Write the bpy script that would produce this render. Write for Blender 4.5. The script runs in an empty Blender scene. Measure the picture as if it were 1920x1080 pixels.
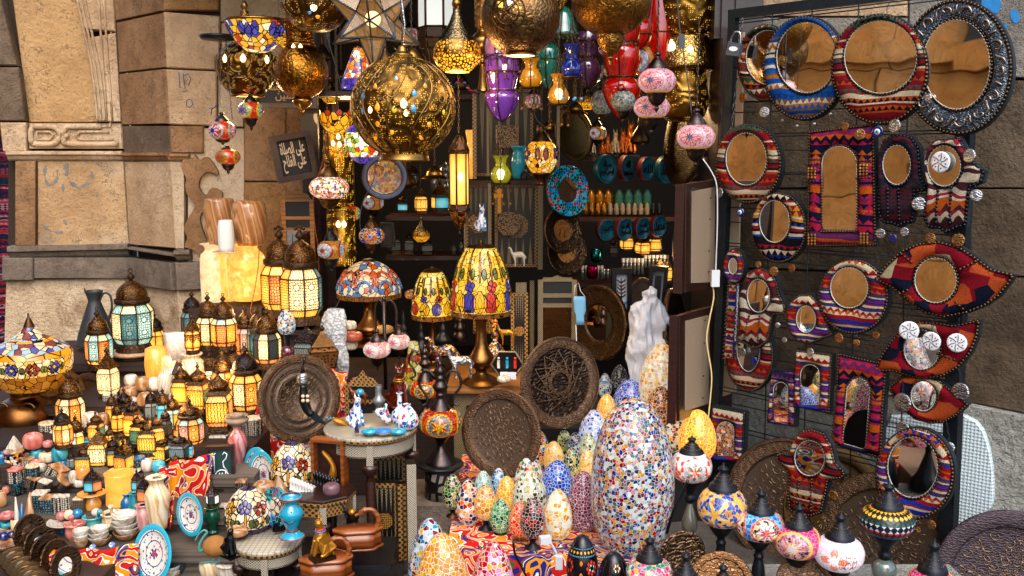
import bpy,math,random
from mathutils import Vector,Matrix
random.seed(7)
PI=math.pi
SC=bpy.context.scene
COL=SC.collection
F=1750.0
PITCH=math.radians(8.1)
EYE=Vector((0,0,1.6))
CP,SP=math.cos(PITCH),math.sin(PITCH)
def ray(px,py):
 x=(px-960)/F;y=-(py-540)/F
 return Vector((x,CP+y*SP,-SP+y*CP))
def W(px,py,Y):
 d=ray(px,py)
 return EYE+d*(Y/d.y)
def mpp(px,py,Y):
 d=ray(px,py)
 return(Y/d.y)/F
def onz(px,py,z):
 d=ray(px,py)
 t=(z-EYE.z)/d.z
 return EYE+d*t
class MB:
 def __init__(s):
  s.v=[];s.f=[];s.m=[];s.uv=[];s.sm=[]
 def add(s,verts,faces,mi=0,uvs=None,smooth=True,M=None):
  b=len(s.v)
  for p in verts:
   p=Vector(p)
   s.v.append(M@p if M is not None else p)
  for i,f in enumerate(faces):
   s.f.append([b+k for k in f]);s.m.append(mi);s.sm.append(smooth)
   s.uv.append(uvs[i]if uvs else[(0,0)]*len(f))
  return s
 def box(s,c,d,mi=0,M=None,rz=0):
  x,y,z=d[0]/2,d[1]/2,d[2]/2
  R=Matrix.Rotation(rz,3,'Z')
  c=Vector(c)
  vs=[c+R@Vector((a*x,b*y,e*z))for e in(-1,1)for b in(-1,1)for a in(-1,1)]
  fs=[(0,2,3,1),(4,5,7,6),(0,1,5,4),(2,6,7,3),(0,4,6,2),(1,3,7,5)]
  q=[(0,0),(1,0),(1,1),(0,1)]
  return s.add(vs,fs,mi,[q,q,q,q,[(0,0),(0,1),(1,1),(1,0)],q],False,M)
 def lathe(s,prof,seg=24,mi=0,c=(0,0,0),M=None,smooth=True,rot=0.0,mids=None,sx=1,sy=1,arc=1.0):
  c=Vector(c);vs=[];fs=[];uvs=[];ms=[]
  L=[0]
  for i in range(1,len(prof)):
   L.append(L[-1]+math.hypot(prof[i][0]-prof[i-1][0],prof[i][1]-prof[i-1][1]))
  T=L[-1]or 1
  n=seg+1
  for i,(r,h)in enumerate(prof):
   for k in range(n):
    a=2*PI*arc*k/seg+rot
    vs.append(c+Vector((math.cos(a)*r*sx,math.sin(a)*r*sy,h)))
  for i in range(len(prof)-1):
   for k in range(seg):
    a,b,e,g=i*n+k,i*n+k+1,(i+1)*n+k+1,(i+1)*n+k
    fs.append((a,g,e,b));ms.append(mids[i]if mids else mi)
    u0,u1=k/seg,(k+1)/seg
    uvs.append([(u0,L[i]/T),(u0,L[i+1]/T),(u1,L[i+1]/T),(u1,L[i]/T)])
  up=prof[-1][1]>prof[0][1]
  if up:
   fs=[f[::-1]for f in fs];uvs=[u[::-1]for u in uvs]
  b=len(s.v)
  for p in vs:s.v.append(M@p if M is not None else p)
  for f,u,m in zip(fs,uvs,ms):
   s.f.append([b+k for k in f]);s.m.append(m);s.sm.append(smooth);s.uv.append(u)
  return s
 def tube(s,pts,r,seg=6,mi=0,M=None,closed=False,cap=True):
  pts=[Vector(p)for p in pts];n=len(pts)
  rs=r if isinstance(r,(list,tuple))else[r]*n
  vs=[];fs=[]
  ref=None
  for i,p in enumerate(pts):
   a=pts[i-1]if(i>0 or closed)else p
   b=pts[(i+1)%n]if(i<n-1 or closed)else p
   t=(b-a)
   t=t.normalized()if t.length>1e-9 else Vector((0,0,1))
   if ref is None:
    ref=Vector((0,0,1))if abs(t.z)<.9 else Vector((1,0,0))
    ref=(ref-t*ref.dot(t)).normalized()
   else:
    ref=(ref-t*ref.dot(t))
    ref=ref.normalized()if ref.length>1e-6 else Vector((1,0,0))
   o=t.cross(ref)
   for k in range(seg):
    an=2*PI*k/seg
    vs.append(p+(ref*math.cos(an)+o*math.sin(an))*rs[i])
  m=n if closed else n-1
  for i in range(m):
   j=(i+1)%n
   for k in range(seg):
    l=(k+1)%seg
    fs.append((i*seg+k,i*seg+l,j*seg+l,j*seg+k))
  if not closed and cap:
   fs.append(tuple(range(seg))[::-1]);fs.append(tuple((n-1)*seg+k for k in range(seg)))
  return s.add(vs,fs,mi,None,True,M)
 def sphere(s,c,r,seg=10,mi=0,M=None,sc=(1,1,1)):
  h=max(4,seg//2);c=Vector(c)
  pr=[(r*math.sin(PI*i/h),r*math.cos(PI*i/h))for i in range(h+1)]
  vs=[];fs=[]
  vs.append(c+Vector((0,0,r*sc[2])))
  for(a,z)in pr[1:-1]:
   for k in range(seg):
    t=2*PI*k/seg
    vs.append(c+Vector((a*math.cos(t)*sc[0],a*math.sin(t)*sc[1],z*sc[2])))
  vs.append(c+Vector((0,0,-r*sc[2])))
  for k in range(seg):fs.append((0,1+k,1+(k+1)%seg))
  for i in range(h-2):
   for k in range(seg):
    a=1+i*seg+k;b=1+i*seg+(k+1)%seg
    fs.append((a,a+seg,b+seg,b))
  e=len(vs)-1;o=1+(h-2)*seg
  for k in range(seg):fs.append((e,o+(k+1)%seg,o+k))
  return s.add(vs,fs,mi,None,True,M)
 def prism(s,pts,d,mi=0,M=None,bev=0,smooth=False):
  n=len(pts)
  A=sum(pts[i][0]*pts[(i+1)%n][1]-pts[(i+1)%n][0]*pts[i][1]for i in range(n))
  if A<0:pts=list(pts)[::-1]
  cx=sum(p[0]for p in pts)/n;cz=sum(p[1]for p in pts)/n
  vs=[];fs=[]
  if bev:
   R=max(math.hypot(p[0]-cx,p[1]-cz)for p in pts);k=1-bev/R
   vs+=[((p[0]-cx)*k+cx,0,(p[1]-cz)*k+cz)for p in pts]
   vs+=[(p[0],bev,p[1])for p in pts]+[(p[0],d,p[1])for p in pts]
   fs.append(tuple(range(n)))
   for i in range(n):
    j=(i+1)%n
    fs.append((i+n,j+n,j,i));fs.append((i+2*n,j+2*n,j+n,i+n))
   fs.append(tuple(range(3*n-1,2*n-1,-1)))
  else:
   vs+=[(p[0],0,p[1])for p in pts]+[(p[0],d,p[1])for p in pts]
   fs.append(tuple(range(n)))
   for i in range(n):
    j=(i+1)%n
    fs.append((i+n,j+n,j,i))
   fs.append(tuple(range(2*n-1,n-1,-1)))
  return s.add(vs,fs,mi,None,smooth,M)
 def build(s,name,mats,parent=None,M=None):
  me=bpy.data.meshes.new(name)
  me.from_pydata([tuple(p)for p in s.v],[],s.f)
  if not isinstance(mats,(list,tuple)):mats=[mats]
  for m in mats:me.materials.append(m)
  me.polygons.foreach_set('material_index',s.m)
  me.polygons.foreach_set('use_smooth',s.sm)
  uvl=me.uv_layers.new(name='UVMap')
  flat=[]
  for u in s.uv:
   for a in u:flat+=[a[0],a[1]]
  uvl.data.foreach_set('uv',flat)
  me.validate();me.update()
  o=bpy.data.objects.new(name,me);COL.objects.link(o)
  if parent is not None:o.parent=parent
  if M is not None:o.matrix_local=M
  return o
def tag(o,label,cat,group=None,kind=None):
 if label:o['label']=label
 if cat:o['category']=cat
 if group:o['group']=group
 if kind:o['kind']=kind
 return o
def thing(name,label,cat,loc,rz=0,group=None,M=None):
 o=bpy.data.objects.new(name,None);COL.objects.link(o)
 o.empty_display_size=.02
 if M is not None:o.matrix_world=M
 else:
  o.location=loc;o.rotation_euler=(0,0,rz)
 return tag(o,label,cat,group)
def struct(o):
 o['kind']='structure';return o
def kids(o):return[c for c in bpy.data.objects if c.parent==o]
CH={}
def dup(root,loc,rz=None,label=None,group=None,scale=None):
 r=root.copy();COL.objects.link(r);r.location=loc
 if rz is not None:r.rotation_euler=(0,0,rz)
 if label:r['label']=label
 if group:r['group']=group
 if scale:r.scale=(scale,)*3 if not isinstance(scale,(tuple,list))else scale
 for ch in root.children:
  c=ch.copy();COL.objects.link(c);c.parent=r
  for g in ch.children:
   d=g.copy();COL.objects.link(d);d.parent=c
 return r
def px(prof,s):return[(r*s,h*s)for r,h in prof]
def face(loc):
 return math.atan2(loc[1],loc[0])-PI/2
def smooth_prof(p,n=3):
 out=[]
 for i in range(len(p)-1):
  p0=p[max(i-1,0)];p1=p[i];p2=p[i+1];p3=p[min(i+2,len(p)-1)]
  for k in range(n):
   t=k/n
   q=[]
   for a in(0,1):
    q.append(.5*(2*p1[a]+(p2[a]-p0[a])*t+(2*p0[a]-5*p1[a]+4*p2[a]-p3[a])*t*t+(3*p1[a]-p0[a]-3*p2[a]+p3[a])*t**3))
   out.append((max(q[0],0),q[1]))
 out.append(p[-1]);return out
def spline(pts,n=4,closed=False):
 out=[];N=len(pts)
 for i in range(N if closed else N-1):
  P=[pts[(i-1)%N]if(closed or i)else pts[0],pts[i],pts[(i+1)%N],pts[(i+2)%N]if(closed or i+2<N)else pts[N-1]]
  for k in range(n):
   t=k/n
   out.append(tuple(.5*(2*P[1][a]+(P[2][a]-P[0][a])*t+(2*P[0][a]-5*P[1][a]+4*P[2][a]-P[3][a])*t*t+(3*P[1][a]-P[0][a]-3*P[2][a]+P[3][a])*t**3)for a in range(len(pts[0]))))
 if not closed:out.append(tuple(pts[-1]))
 return out
def eggp(r,h,n=14,tip=.2,base=.55,z0=0):
 out=[]
 for i in range(n+1):
  t=i/n
  a=PI*t
  z=h*(1-math.cos(a))/2
  rr=r*math.sin(a)**(.88 if tip<.1 else 1)*(1.0+tip*math.cos(a))/1.02
  out.append((rr,z+z0))
 k=1
 while out[k][0]<base*r:k+=1
 out=out[k:]
 zz=out[0][1]-z0
 return[(a,z0+(z-z0-zz)*h/(h-zz))for a,z in out]
def chain(mb,p0,p1,r=.0035,mi=0,step=None):
 p0,p1=Vector(p0),Vector(p1);L=(p1-p0).length
 step=step or r*4.2
 n=max(2,int(L/step));t=(p1-p0)/n
 d=t.normalized();a=d.cross(Vector((.3,1,.1))).normalized();b=d.cross(a)
 for i in range(n):
  c=p0+t*(i+.5);w=a if i%2 else b
  pts=[c+d*(math.cos(q)*step*.66)+w*(math.sin(q)*r)for q in(0,PI/3,2*PI/3,PI,4*PI/3,5*PI/3)]
  mb.tube(pts,r*.33,4,mi,closed=True)
EXPO=1.5
MATS={};EMS=.42;CK=.76
class NT:
 def __init__(s,name):
  s.m=bpy.data.materials.new(name);s.m.use_nodes=True
  s.t=s.m.node_tree;s.t.nodes.clear()
  s.out=s.n('OutputMaterial')
 def n(s,typ,props=None,**ins):
  nd=s.t.nodes.new('ShaderNode'+typ)
  for k,v in(props or{}).items():setattr(nd,k,v)
  for k,v in ins.items():
   k2=int(k[1:])if k[0]=='_' else k.replace('__',' ')
   s.put(nd.inputs[k2],v)
  return nd
 def put(s,sock,v):
  if isinstance(v,bpy.types.NodeSocket):s.t.links.new(v,sock)
  elif isinstance(v,bpy.types.Node):s.t.links.new(v.outputs[0],sock)
  else:
   if isinstance(v,(tuple,list))and len(v)==3 and sock.type=='RGBA':v=(*v,1)
   sock.default_value=v
 def math(s,op,a,b=0.0,c=0.0,clamp=False):
  nd=s.n('Math',{'operation':op,'use_clamp':clamp},_0=a,_1=b)
  if op in('MULTIPLY_ADD','COMPARE','WRAP','SMOOTH_MIN'):s.put(nd.inputs[2],c)
  return nd.outputs[0]
 def mix(s,f,a,b):
  nd=s.t.nodes.new('ShaderNodeMix');nd.data_type='RGBA'
  s.put(nd.inputs[0],f);s.put(nd.inputs[6],a);s.put(nd.inputs[7],b)
  return nd.outputs[2]
 def ramp(s,f,stops,const=True):
  nd=s.t.nodes.new('ShaderNodeValToRGB');cr=nd.color_ramp
  cr.interpolation='CONSTANT' if const else 'LINEAR'
  while len(cr.elements)<len(stops):cr.elements.new(.5)
  for e,(p,c)in zip(cr.elements,stops):
   e.position=p;e.color=(*c,1)if len(c)==3 else c
  s.put(nd.inputs[0],f)
  return nd.outputs[0]
 def pal(s,f,cols):
  n=len(cols);return s.ramp(f,[(i/n,c)for i,c in enumerate(cols)])
 def co(s,kind='Object',scale=None):
  o=s.n('TexCoord').outputs[kind]
  if scale:o=s.n('VectorMath',{'operation':'MULTIPLY'},_0=o,_1=scale).outputs[0]
  return o
 def xyz(s,v):
  nd=s.n('SeparateXYZ',_0=v);return nd.outputs
 def voro(s,vec,scale,feat='F1',rnd=1.0,dim='3D'):
  return s.n('TexVoronoi',{'feature':feat,'voronoi_dimensions':dim},Vector=vec,Scale=scale,Randomness=rnd)
 def noise(s,vec,scale,det=3,rough=.5,dist=0):
  return s.n('TexNoise',None,Vector=vec,Scale=scale,Detail=det,Roughness=rough,Distortion=dist).outputs[0]
 def pbsdf(s,col,rough=.5,metal=0.0,emit=None,es=0.0,bump=None,bs=.5,bd=.002,spec=.5,trans=0.0,coat=0.0,ior=1.45,alpha=None):
  p=s.n('BsdfPrincipled')
  s.put(p.inputs['Base Color'],col);s.put(p.inputs['Roughness'],rough);s.put(p.inputs['Metallic'],metal)
  s.put(p.inputs['Specular IOR Level'],spec);s.put(p.inputs['Transmission Weight'],trans)
  s.put(p.inputs['Coat Weight'],coat);p.inputs['IOR'].default_value=ior
  if alpha is not None:s.put(p.inputs['Alpha'],alpha)
  if emit is not None:
   es=es*EMS if isinstance(es,(int,float))else s.math('MULTIPLY',es,EMS)
   s.put(p.inputs['Emission Color'],emit);s.put(p.inputs['Emission Strength'],es)
  if bump is not None:
   b=s.n('Bump',None,Strength=bs,Distance=bd,Height=bump)
   s.t.links.new(b.outputs[0],p.inputs['Normal'])
  s.t.links.new(p.outputs[0],s.out.inputs[0])
  s.m.cycles.emission_sampling='NONE'
  MATS[s.m.name]=s.m
  return s.m
def C(h):
 h=h.lstrip('#')
 return tuple(CK*((int(h[i:i+2],16)/255)**2.2)for i in(0,2,4))
def CL(s):return[C(x)if isinstance(x,str)else x for x in(s.split()if isinstance(s,str)else s)]
def plain(name,col,rough=.5,metal=0,noise=.25,bump=0,scale=40,**k):
 t=NT(name);c=C(col)if isinstance(col,str)else col
 v=t.noise(t.co(),scale,4,.6)
 cc=t.mix(v,tuple(x*(1-noise)for x in c),tuple(min(1,x*(1+noise))for x in c))
 return t.pbsdf(cc,rough,metal,bump=v if bump else None,bs=bump or 0,**k)
def mosaic(name,cols,scale=70,grout='e8ece8',es=0.0,gw=.042,rnd=.75,rough=.15,tint=None):
 t=NT(name);co=t.co()
 v=t.voro(co,scale,rnd=rnd);e=t.voro(co,scale,'DISTANCE_TO_EDGE',rnd)
 rv=t.n('SeparateColor',_0=v.outputs['Color'])
 c=t.pal(rv.outputs[0],CL(cols))
 hs=t.n('HueSaturation',None,Saturation=1.25,Value=t.math('MULTIPLY_ADD',rv.outputs[1],.5,.7),Color=c);c=hs.outputs[0]
 g=t.math('LESS_THAN',e.outputs[0],gw)
 c=t.mix(g,c,C(grout))
 h=t.math('SMOOTH_MIN',e.outputs[0],.12,.1)
 em=c
 if es:c=t.mix(.45,c,(0,0,0))
 return t.pbsdf(c,t.math('MULTIPLY_ADD',g,.4,rough),0,em,es,h,.5,.004,coat=.2)
def leaded(name,cols,scale=35,es=1.0,lead='15120f',gw=.045,rnd=.9,flat=False,glow='ffb030'):
 t=NT(name);co=t.co()
 v=t.voro(co,scale,rnd=rnd);e=t.voro(co,scale,'DISTANCE_TO_EDGE',rnd)
 rv=t.n('SeparateColor',_0=v.outputs['Color'])
 c=t.pal(rv.outputs[0],CL(cols))
 nz=t.noise(co,scale*1.5,3)
 c=t.mix(t.math('MULTIPLY',nz,.25),c,tuple(x*.55 for x in C(glow)))
 g=t.math('LESS_THAN',e.outputs[0],gw)
 gi=t.math('SUBTRACT',1.0,g)
 c=t.mix(g,c,C(lead))
 cb=t.mix(.5,c,(0,0,0))
 return t.pbsdf(cb,.25,0,c,t.math('MULTIPLY',gi,es),e.outputs[0],.4,.003,coat=.2)
def medal(name,bg,ring,petal,heart,k=4,pn=8,es=.6,asp=.42,bead=220,grain='300c08',field=None,gs=.4,lo=None):
 t=NT(name);co=t.co()
 uv=t.xyz(t.co('UV'));bead=bead*.62
 v=t.voro(co,bead,rnd=.8);rv=t.n('SeparateColor',_0=v.outputs['Color'])
 uk=t.math('MULTIPLY',uv[0],float(k))
 a=t.math('SUBTRACT',t.math('FRACT',t.math('ADD',uk,.5)),.5)
 b=t.math('MULTIPLY',t.math('SUBTRACT',uv[1],.5),asp*2)
 r=t.math('SQRT',t.math('ADD',t.math('MULTIPLY',a,a),t.math('MULTIPLY',b,b)))
 th=t.math('ARCTAN2',a,b)
 cs=t.math('COSINE',t.math('MULTIPLY',th,float(pn)))
 pr=t.math('MULTIPLY_ADD',cs,.07,.20)
 c=t.pal(rv.outputs[0],CL(bg))
 if field:
  inm=t.math('LESS_THAN',r,.37)
  c=t.mix(inm,c,t.pal(rv.outputs[1],CL(field)))
 rg=t.math('COMPARE',r,.385,.035);
 c=t.mix(rg,c,t.pal(rv.outputs[2],CL(ring)))
 c=t.mix(t.math('LESS_THAN',r,pr),c,t.pal(t.math('FRACT',t.math('MULTIPLY',th,pn/(2*PI))),CL(petal)))
 c=t.mix(t.math('LESS_THAN',r,t.math('MULTIPLY',pr,.45)),c,C(heart))
 e=t.voro(co,bead,'DISTANCE_TO_EDGE',.8)
 g=t.math('LESS_THAN',e.outputs[0],.08)
 c=t.mix(t.math('MULTIPLY',g,gs),c,C(grain))
 if lo:
  c=t.mix(t.math('GREATER_THAN',uv[1],.86),c,C(lo))
 cb=t.mix(.6 if es>.45 else .15,c,(0,0,0))
 return t.pbsdf(cb,.2,0,c,es,e.outputs[0],.4,.002,coat=.3)
def metalm(name,col,dark=None,rough=.35,scale=60,bs=.7,emb='voronoi',worn=.5,metal=1.0,bd=.003,glint=None):
 t=NT(name);co=t.co();c=C(col);d=C(dark)if dark else tuple(x*.25 for x in c)
 n1=t.noise(co,9,5,.65)
 if emb=='voronoi':
  h=t.voro(co,scale,'SMOOTH_F1',1).outputs[0]
  w=t.n('TexWave',{'wave_type':'RINGS'},Vector=co,Scale=scale*.3,Distortion=14,Detail=2).outputs[1]
  h=t.math('ADD',h,t.math('MULTIPLY',w,.6))
 elif emb=='scroll':
  w=t.n('TexWave',{'wave_type':'RINGS'},Vector=co,Scale=scale*.55,Distortion=9,Detail=2.5,Detail__Scale=2.2)
  vv=t.voro(co,scale*1.1,'SMOOTH_F1',1).outputs[0]
  h=t.math('MULTIPLY',w.outputs[1],t.math('ADD',vv,.35))
 else:
  h=t.noise(co,scale,3,.6)
 k=t.math('ADD',t.math('MULTIPLY',n1,worn),t.math('MULTIPLY',h,1-worn*.6),clamp=True)
 cc=t.mix(k,d,c)
 return t.pbsdf(cc,t.math('MULTIPLY_ADD',n1,.25,rough-.1),metal,bump=h,bs=bs,bd=bd)
def pierced(name,col,holes='ffb040',scale=120,es=3.0,thr=.24,rough=.35,metal=1.0,dark=.3,region=None,rnd=.35,bump=.6,wv=.06):
 t=NT(name);co=t.co();c=C(col)
 v=t.voro(co,scale,rnd=rnd)
 big=t.n('TexWave',{'wave_type':'RINGS'},Vector=co,Scale=scale*wv,Distortion=16,Detail=2).outputs[1]
 n1=t.noise(co,10,4)
 hole=t.math('LESS_THAN',v.outputs['Distance'],thr)
 if region is None:region=.5
 hole=t.math('MULTIPLY',hole,t.math('GREATER_THAN',big,region))
 cc=t.mix(t.math('MULTIPLY',t.math('ADD',n1,big),.55,clamp=True),tuple(x*dark for x in c),c)
 cc=t.mix(hole,cc,C(holes))
 br=t.math('MULTIPLY',hole,t.math('MULTIPLY',es,t.noise(co,14,1)))
 return t.pbsdf(cc,rough,t.math('MULTIPLY',metal,t.math('SUBTRACT',1.0,hole)),C(holes),br,big,bump,.004)
def pane(name,col,es=1.6,pat='star',metal='2a1b12',k=3.0,gw=.13,hot='ffe098',glass=.5):
 t=NT(name);co=t.co('UV')
 sc=t.n('VectorMath',{'operation':'MULTIPLY'},_0=co,_1=(k,k*1.7,1)).outputs[0]
 v=t.voro(sc,2.1,'DISTANCE_TO_EDGE',0.0 if pat=='grid' else .55,'2D').outputs[0]
 uv=t.xyz(co)
 c=C(col)
 if pat=='star':
  y2=t.math('SUBTRACT',t.math('FRACT',t.math('MULTIPLY',uv[1],2.0)),.5)
  x2=t.math('SUBTRACT',uv[0],.5)
  r=t.math('SQRT',t.math('ADD',t.math('MULTIPLY',x2,x2),t.math('MULTIPLY',y2,y2)))
  solid=t.math('LESS_THAN',r,.13)
  g=t.math('MULTIPLY',t.math('LESS_THAN',v,gw),t.math('SUBTRACT',1.0,solid))
  g=t.math('MAXIMUM',g,t.math('COMPARE',r,.2,.025))
 elif pat=='arch':
  x2=t.math('ABSOLUTE',t.math('SUBTRACT',uv[0],.5))
  lim=t.math('SUBTRACT',.40,t.math('MULTIPLY',t.math('MAXIMUM',t.math('SUBTRACT',uv[1],.35),0.0),1.2))
  inside=t.math('LESS_THAN',x2,lim)
  g=t.math('MULTIPLY',t.math('SUBTRACT',1.0,inside),t.math('LESS_THAN',v,gw*2))
 elif pat=='plain':
  g=t.math('LESS_THAN',v,-1.0)
 else:
  g=t.math('LESS_THAN',v,gw)
 dx=t.math('SUBTRACT',uv[0],.5);dy=t.math('SUBTRACT',uv[1],.45)
 rr=t.math('ADD',t.math('MULTIPLY',dx,dx),t.math('MULTIPLY',dy,dy))
 nz=t.noise(t.co(),30,2)
 hotf=t.math('MULTIPLY',t.math('SUBTRACT',.7,t.math('MULTIPLY',rr,1.6)),nz,clamp=True)
 cc=t.mix(g,c,C(metal))
 em=t.mix(t.math('MULTIPLY',hotf,.55,clamp=True),c,C(hot));cc=t.mix(.45 if es>.3 else .1,cc,(0,0,0))
 ig=t.math('SUBTRACT',1.0,g)
 fo=t.math('SUBTRACT',2.7,t.math('MULTIPLY',rr,4.0))
 return t.pbsdf(cc,t.math('MULTIPLY_ADD',g,.3,.15),0,em,t.math('MULTIPLY',t.math('MULTIPLY',ig,fo),es),v,.3,.002,spec=.6)
def kilim(name,cols,freq=9.0,zig=.35,zf=18.0,rot=0.0,weave=260.0,diag=0.0,big=False):
 t=NT(name);co=t.co()
 x,y,z=t.xyz(co)[:3]
 ns=t.noise(co,11,1)
 f=t.math('ADD',t.math('MULTIPLY',z,freq*5.6),t.math('MULTIPLY',ns,1.3+diag*2))
 if big:f=t.math('ADD',f,t.math('MULTIPLY',x,freq*1.5))
 bid=t.math('FLOOR',f);loc=t.math('FRACT',f)
 r1=t.n('TexWhiteNoise',{'noise_dimensions':'1D'},W=bid).outputs[0]
 r2=t.n('TexWhiteNoise',{'noise_dimensions':'1D'},W=t.math('ADD',bid,31.7)).outputs[0]
 tri=t.math('MULTIPLY',t.math('PINGPONG',t.math('MULTIPLY',x,zf*1.6),.5),2.0)
 tooth=t.math('MULTIPLY',t.math('GREATER_THAN',r1,.45),t.math('LESS_THAN',tri,loc))
 st=t.math('MULTIPLY',t.math('LESS_THAN',r1,.3),t.math('GREATER_THAN',loc,.6))
 k=t.math('ADD',tooth,t.math('MULTIPLY',st,.55))
 q=t.math('FRACT',t.math('ADD',r2,t.math('MULTIPLY',k,.43)))
 if big:
  cell=t.voro(t.n('VectorMath',{'operation':'MULTIPLY'},_0=co,_1=(1.0,.2,1.25)).outputs[0],zf*1.7,rnd=.55)
  cr=t.n('SeparateColor',_0=cell.outputs['Color']).outputs[0]
  q=t.math('FRACT',t.math('ADD',cr,t.math('MULTIPLY',k,.0)))
 c=t.pal(q,CL(cols))
 wv=t.math('SINE',t.math('MULTIPLY',x,weave*5));wz=t.math('SINE',t.math('MULTIPLY',z,weave*3))
 w=t.math('MULTIPLY',wv,wz)
 fl=t.noise(co,160,2)
 c=t.mix(t.math('MULTIPLY_ADD',fl,.75,.12),c,t.mix(.8,c,(0,0,0)))
 return t.pbsdf(c,.95,0,bump=t.math('ADD',w,fl),bs=.6,bd=.002,spec=.1)
def stone(name,cols,sc=6.0,rough=.92,bs=.9,stain='3c3026',st=.5,bd=.012,patch=None,pf=.5):
 t=NT(name);co=t.co();cols=[tuple(x*1.55 for x in C(q))for q in cols]
 n1=t.noise(co,sc*.35,5,.6);n2=t.noise(co,sc*2.2,6,.68);n3=t.noise(co,sc*14,4,.7)
 cs=CL(cols)
 c=t.ramp(n1,[(.3+.4*i/max(1,len(cs)-1),x)for i,x in enumerate(cs)],False)
 c=t.mix(t.math('MULTIPLY',t.math('SUBTRACT',n2,.45,clamp=True),3.2*st,clamp=True),c,C(stain))
 if patch:
  pm=t.ramp(t.noise(co,sc*.8+.7,5,.62,.8),[(pf-.05,(0,0,0)),(pf+.10,(.8,.8,.8))],False)
  c=t.mix(pm,c,C(patch))
 c=t.mix(t.math('MULTIPLY',n3,.55),c,t.mix(.55,c,(0,0,0)))
 pits=t.voro(co,sc*12).outputs[0]
 cr=t.math('MULTIPLY',t.math('LESS_THAN',t.voro(t.n('VectorMath',{'operation':'ADD'},_0=co,_1=t.n('TexNoise',None,Vector=co,Scale=sc*2.5,Detail=5).outputs[1]).outputs[0],sc*.55,'DISTANCE_TO_EDGE').outputs[0],.012),t.math('GREATER_THAN',n1,.5))
 c=t.mix(t.math('MULTIPLY',t.math('MAXIMUM',cr,t.math('LESS_THAN',pits,.14)),.6),c,t.mix(.75,c,(0,0,0)))
 h=t.math('ADD',t.math('ADD',t.math('MULTIPLY',n2,1.2),n3),t.math('MULTIPLY',t.math('LESS_THAN',pits,.18),-.4))
 return t.pbsdf(c,rough,0,bump=h,bs=bs,bd=bd,spec=.2)
def wood(name,a,b,sc=14,rough=.4,coat=.3,ax=(1,1,12)):
 t=NT(name);co=t.co('Object',ax)
 w=t.n('TexWave',{'wave_type':'RINGS'},Vector=co,Scale=sc*.12,Distortion=7,Detail=3,Detail__Scale=1.5).outputs[1]
 n=t.noise(co,sc*3,4)
 c=t.mix(t.math('MULTIPLY_ADD',n,.4,t.math('MULTIPLY',w,.6)),C(a),C(b))
 return t.pbsdf(c,rough,0,bump=n,bs=.15,bd=.002,coat=coat)
def onyx(name,cols,sc=9,es=0.0,dist=4,rough=.18,axis=(1,1,.35)):
 t=NT(name);co=t.co('Object',axis)
 w=t.n('TexWave',{'wave_type':'BANDS','bands_direction':'DIAGONAL'},Vector=co,Scale=sc,Distortion=dist*1.6,Detail=4,Detail__Scale=1.0).outputs[1]
 n=t.noise(co,sc*4,5,.6)
 cs=CL(cols)
 c=t.ramp(t.math('MULTIPLY_ADD',n,.35,t.math('MULTIPLY',w,.65)),[(.15+.7*i/max(1,len(cs)-1),x)for i,x in enumerate(cs)],False)
 if es:
  n2=t.noise(t.co(),14,4,.6)
  c=t.ramp(n2,[(.3+.4*i/max(1,len(cs)-1),x)for i,x in enumerate(cs)],False)
 if es:return t.pbsdf(t.mix(.5,c,(0,0,0)),rough,0,c,t.math('MULTIPLY',es,t.math('MULTIPLY_ADD',n,1.0,.4)),coat=.3)
 return t.pbsdf(c,rough,0,coat=.3)
def inlay(name,a='caa878',b='2a1a12',k=26,kind='dots',scale=None,es=0,rough=.35):
 t=NT(name);co=t.co();s_=scale or 160.0
 x,y,z=t.xyz(co)[:3]
 u=t.math('ADD',x,t.math('MULTIPLY',y,.9))
 if kind=='dots':
  fu=t.math('SUBTRACT',t.math('FRACT',t.math('MULTIPLY',t.math('ADD',u,z),s_)),.5)
  fv=t.math('SUBTRACT',t.math('FRACT',t.math('MULTIPLY',t.math('SUBTRACT',u,z),s_)),.5)
  m=t.math('LESS_THAN',t.math('MAXIMUM',t.math('ABSOLUTE',fu),t.math('ABSOLUTE',fv)),.27)
 elif kind=='bars':
  m=t.math('GREATER_THAN',t.math('MULTIPLY',t.math('SINE',t.math('MULTIPLY',u,s_*4)),t.math('SINE',t.math('MULTIPLY',z,s_*4))),.15)
 else:
  v=t.voro(co,s_,rnd=.1).outputs[0];m=t.math('LESS_THAN',v,.38)
 n=t.noise(co,90,3)
 c=t.mix(m,C(a),C(b));c=t.mix(t.math('MULTIPLY',n,.5),c,t.mix(.5,c,(0,0,0)))
 return t.pbsdf(c,rough,0,bump=m,bs=.2,bd=.001)
def glassy(name,col,es=0.0,rough=.08,dark=.3,alpha=1.0):
 t=NT(name);c=C(col)
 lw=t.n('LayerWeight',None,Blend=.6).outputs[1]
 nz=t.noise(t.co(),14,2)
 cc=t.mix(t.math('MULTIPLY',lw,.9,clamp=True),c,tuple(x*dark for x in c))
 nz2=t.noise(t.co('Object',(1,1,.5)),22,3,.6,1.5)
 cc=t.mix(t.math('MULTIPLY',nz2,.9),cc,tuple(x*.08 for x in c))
 return t.pbsdf(cc,rough,0,tuple(x*.9 for x in c),t.math('MULTIPLY',es*1.4,t.math('MULTIPLY',nz,t.math('SUBTRACT',1.1,nz2))),coat=.6,spec=.8,alpha=alpha)
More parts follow.
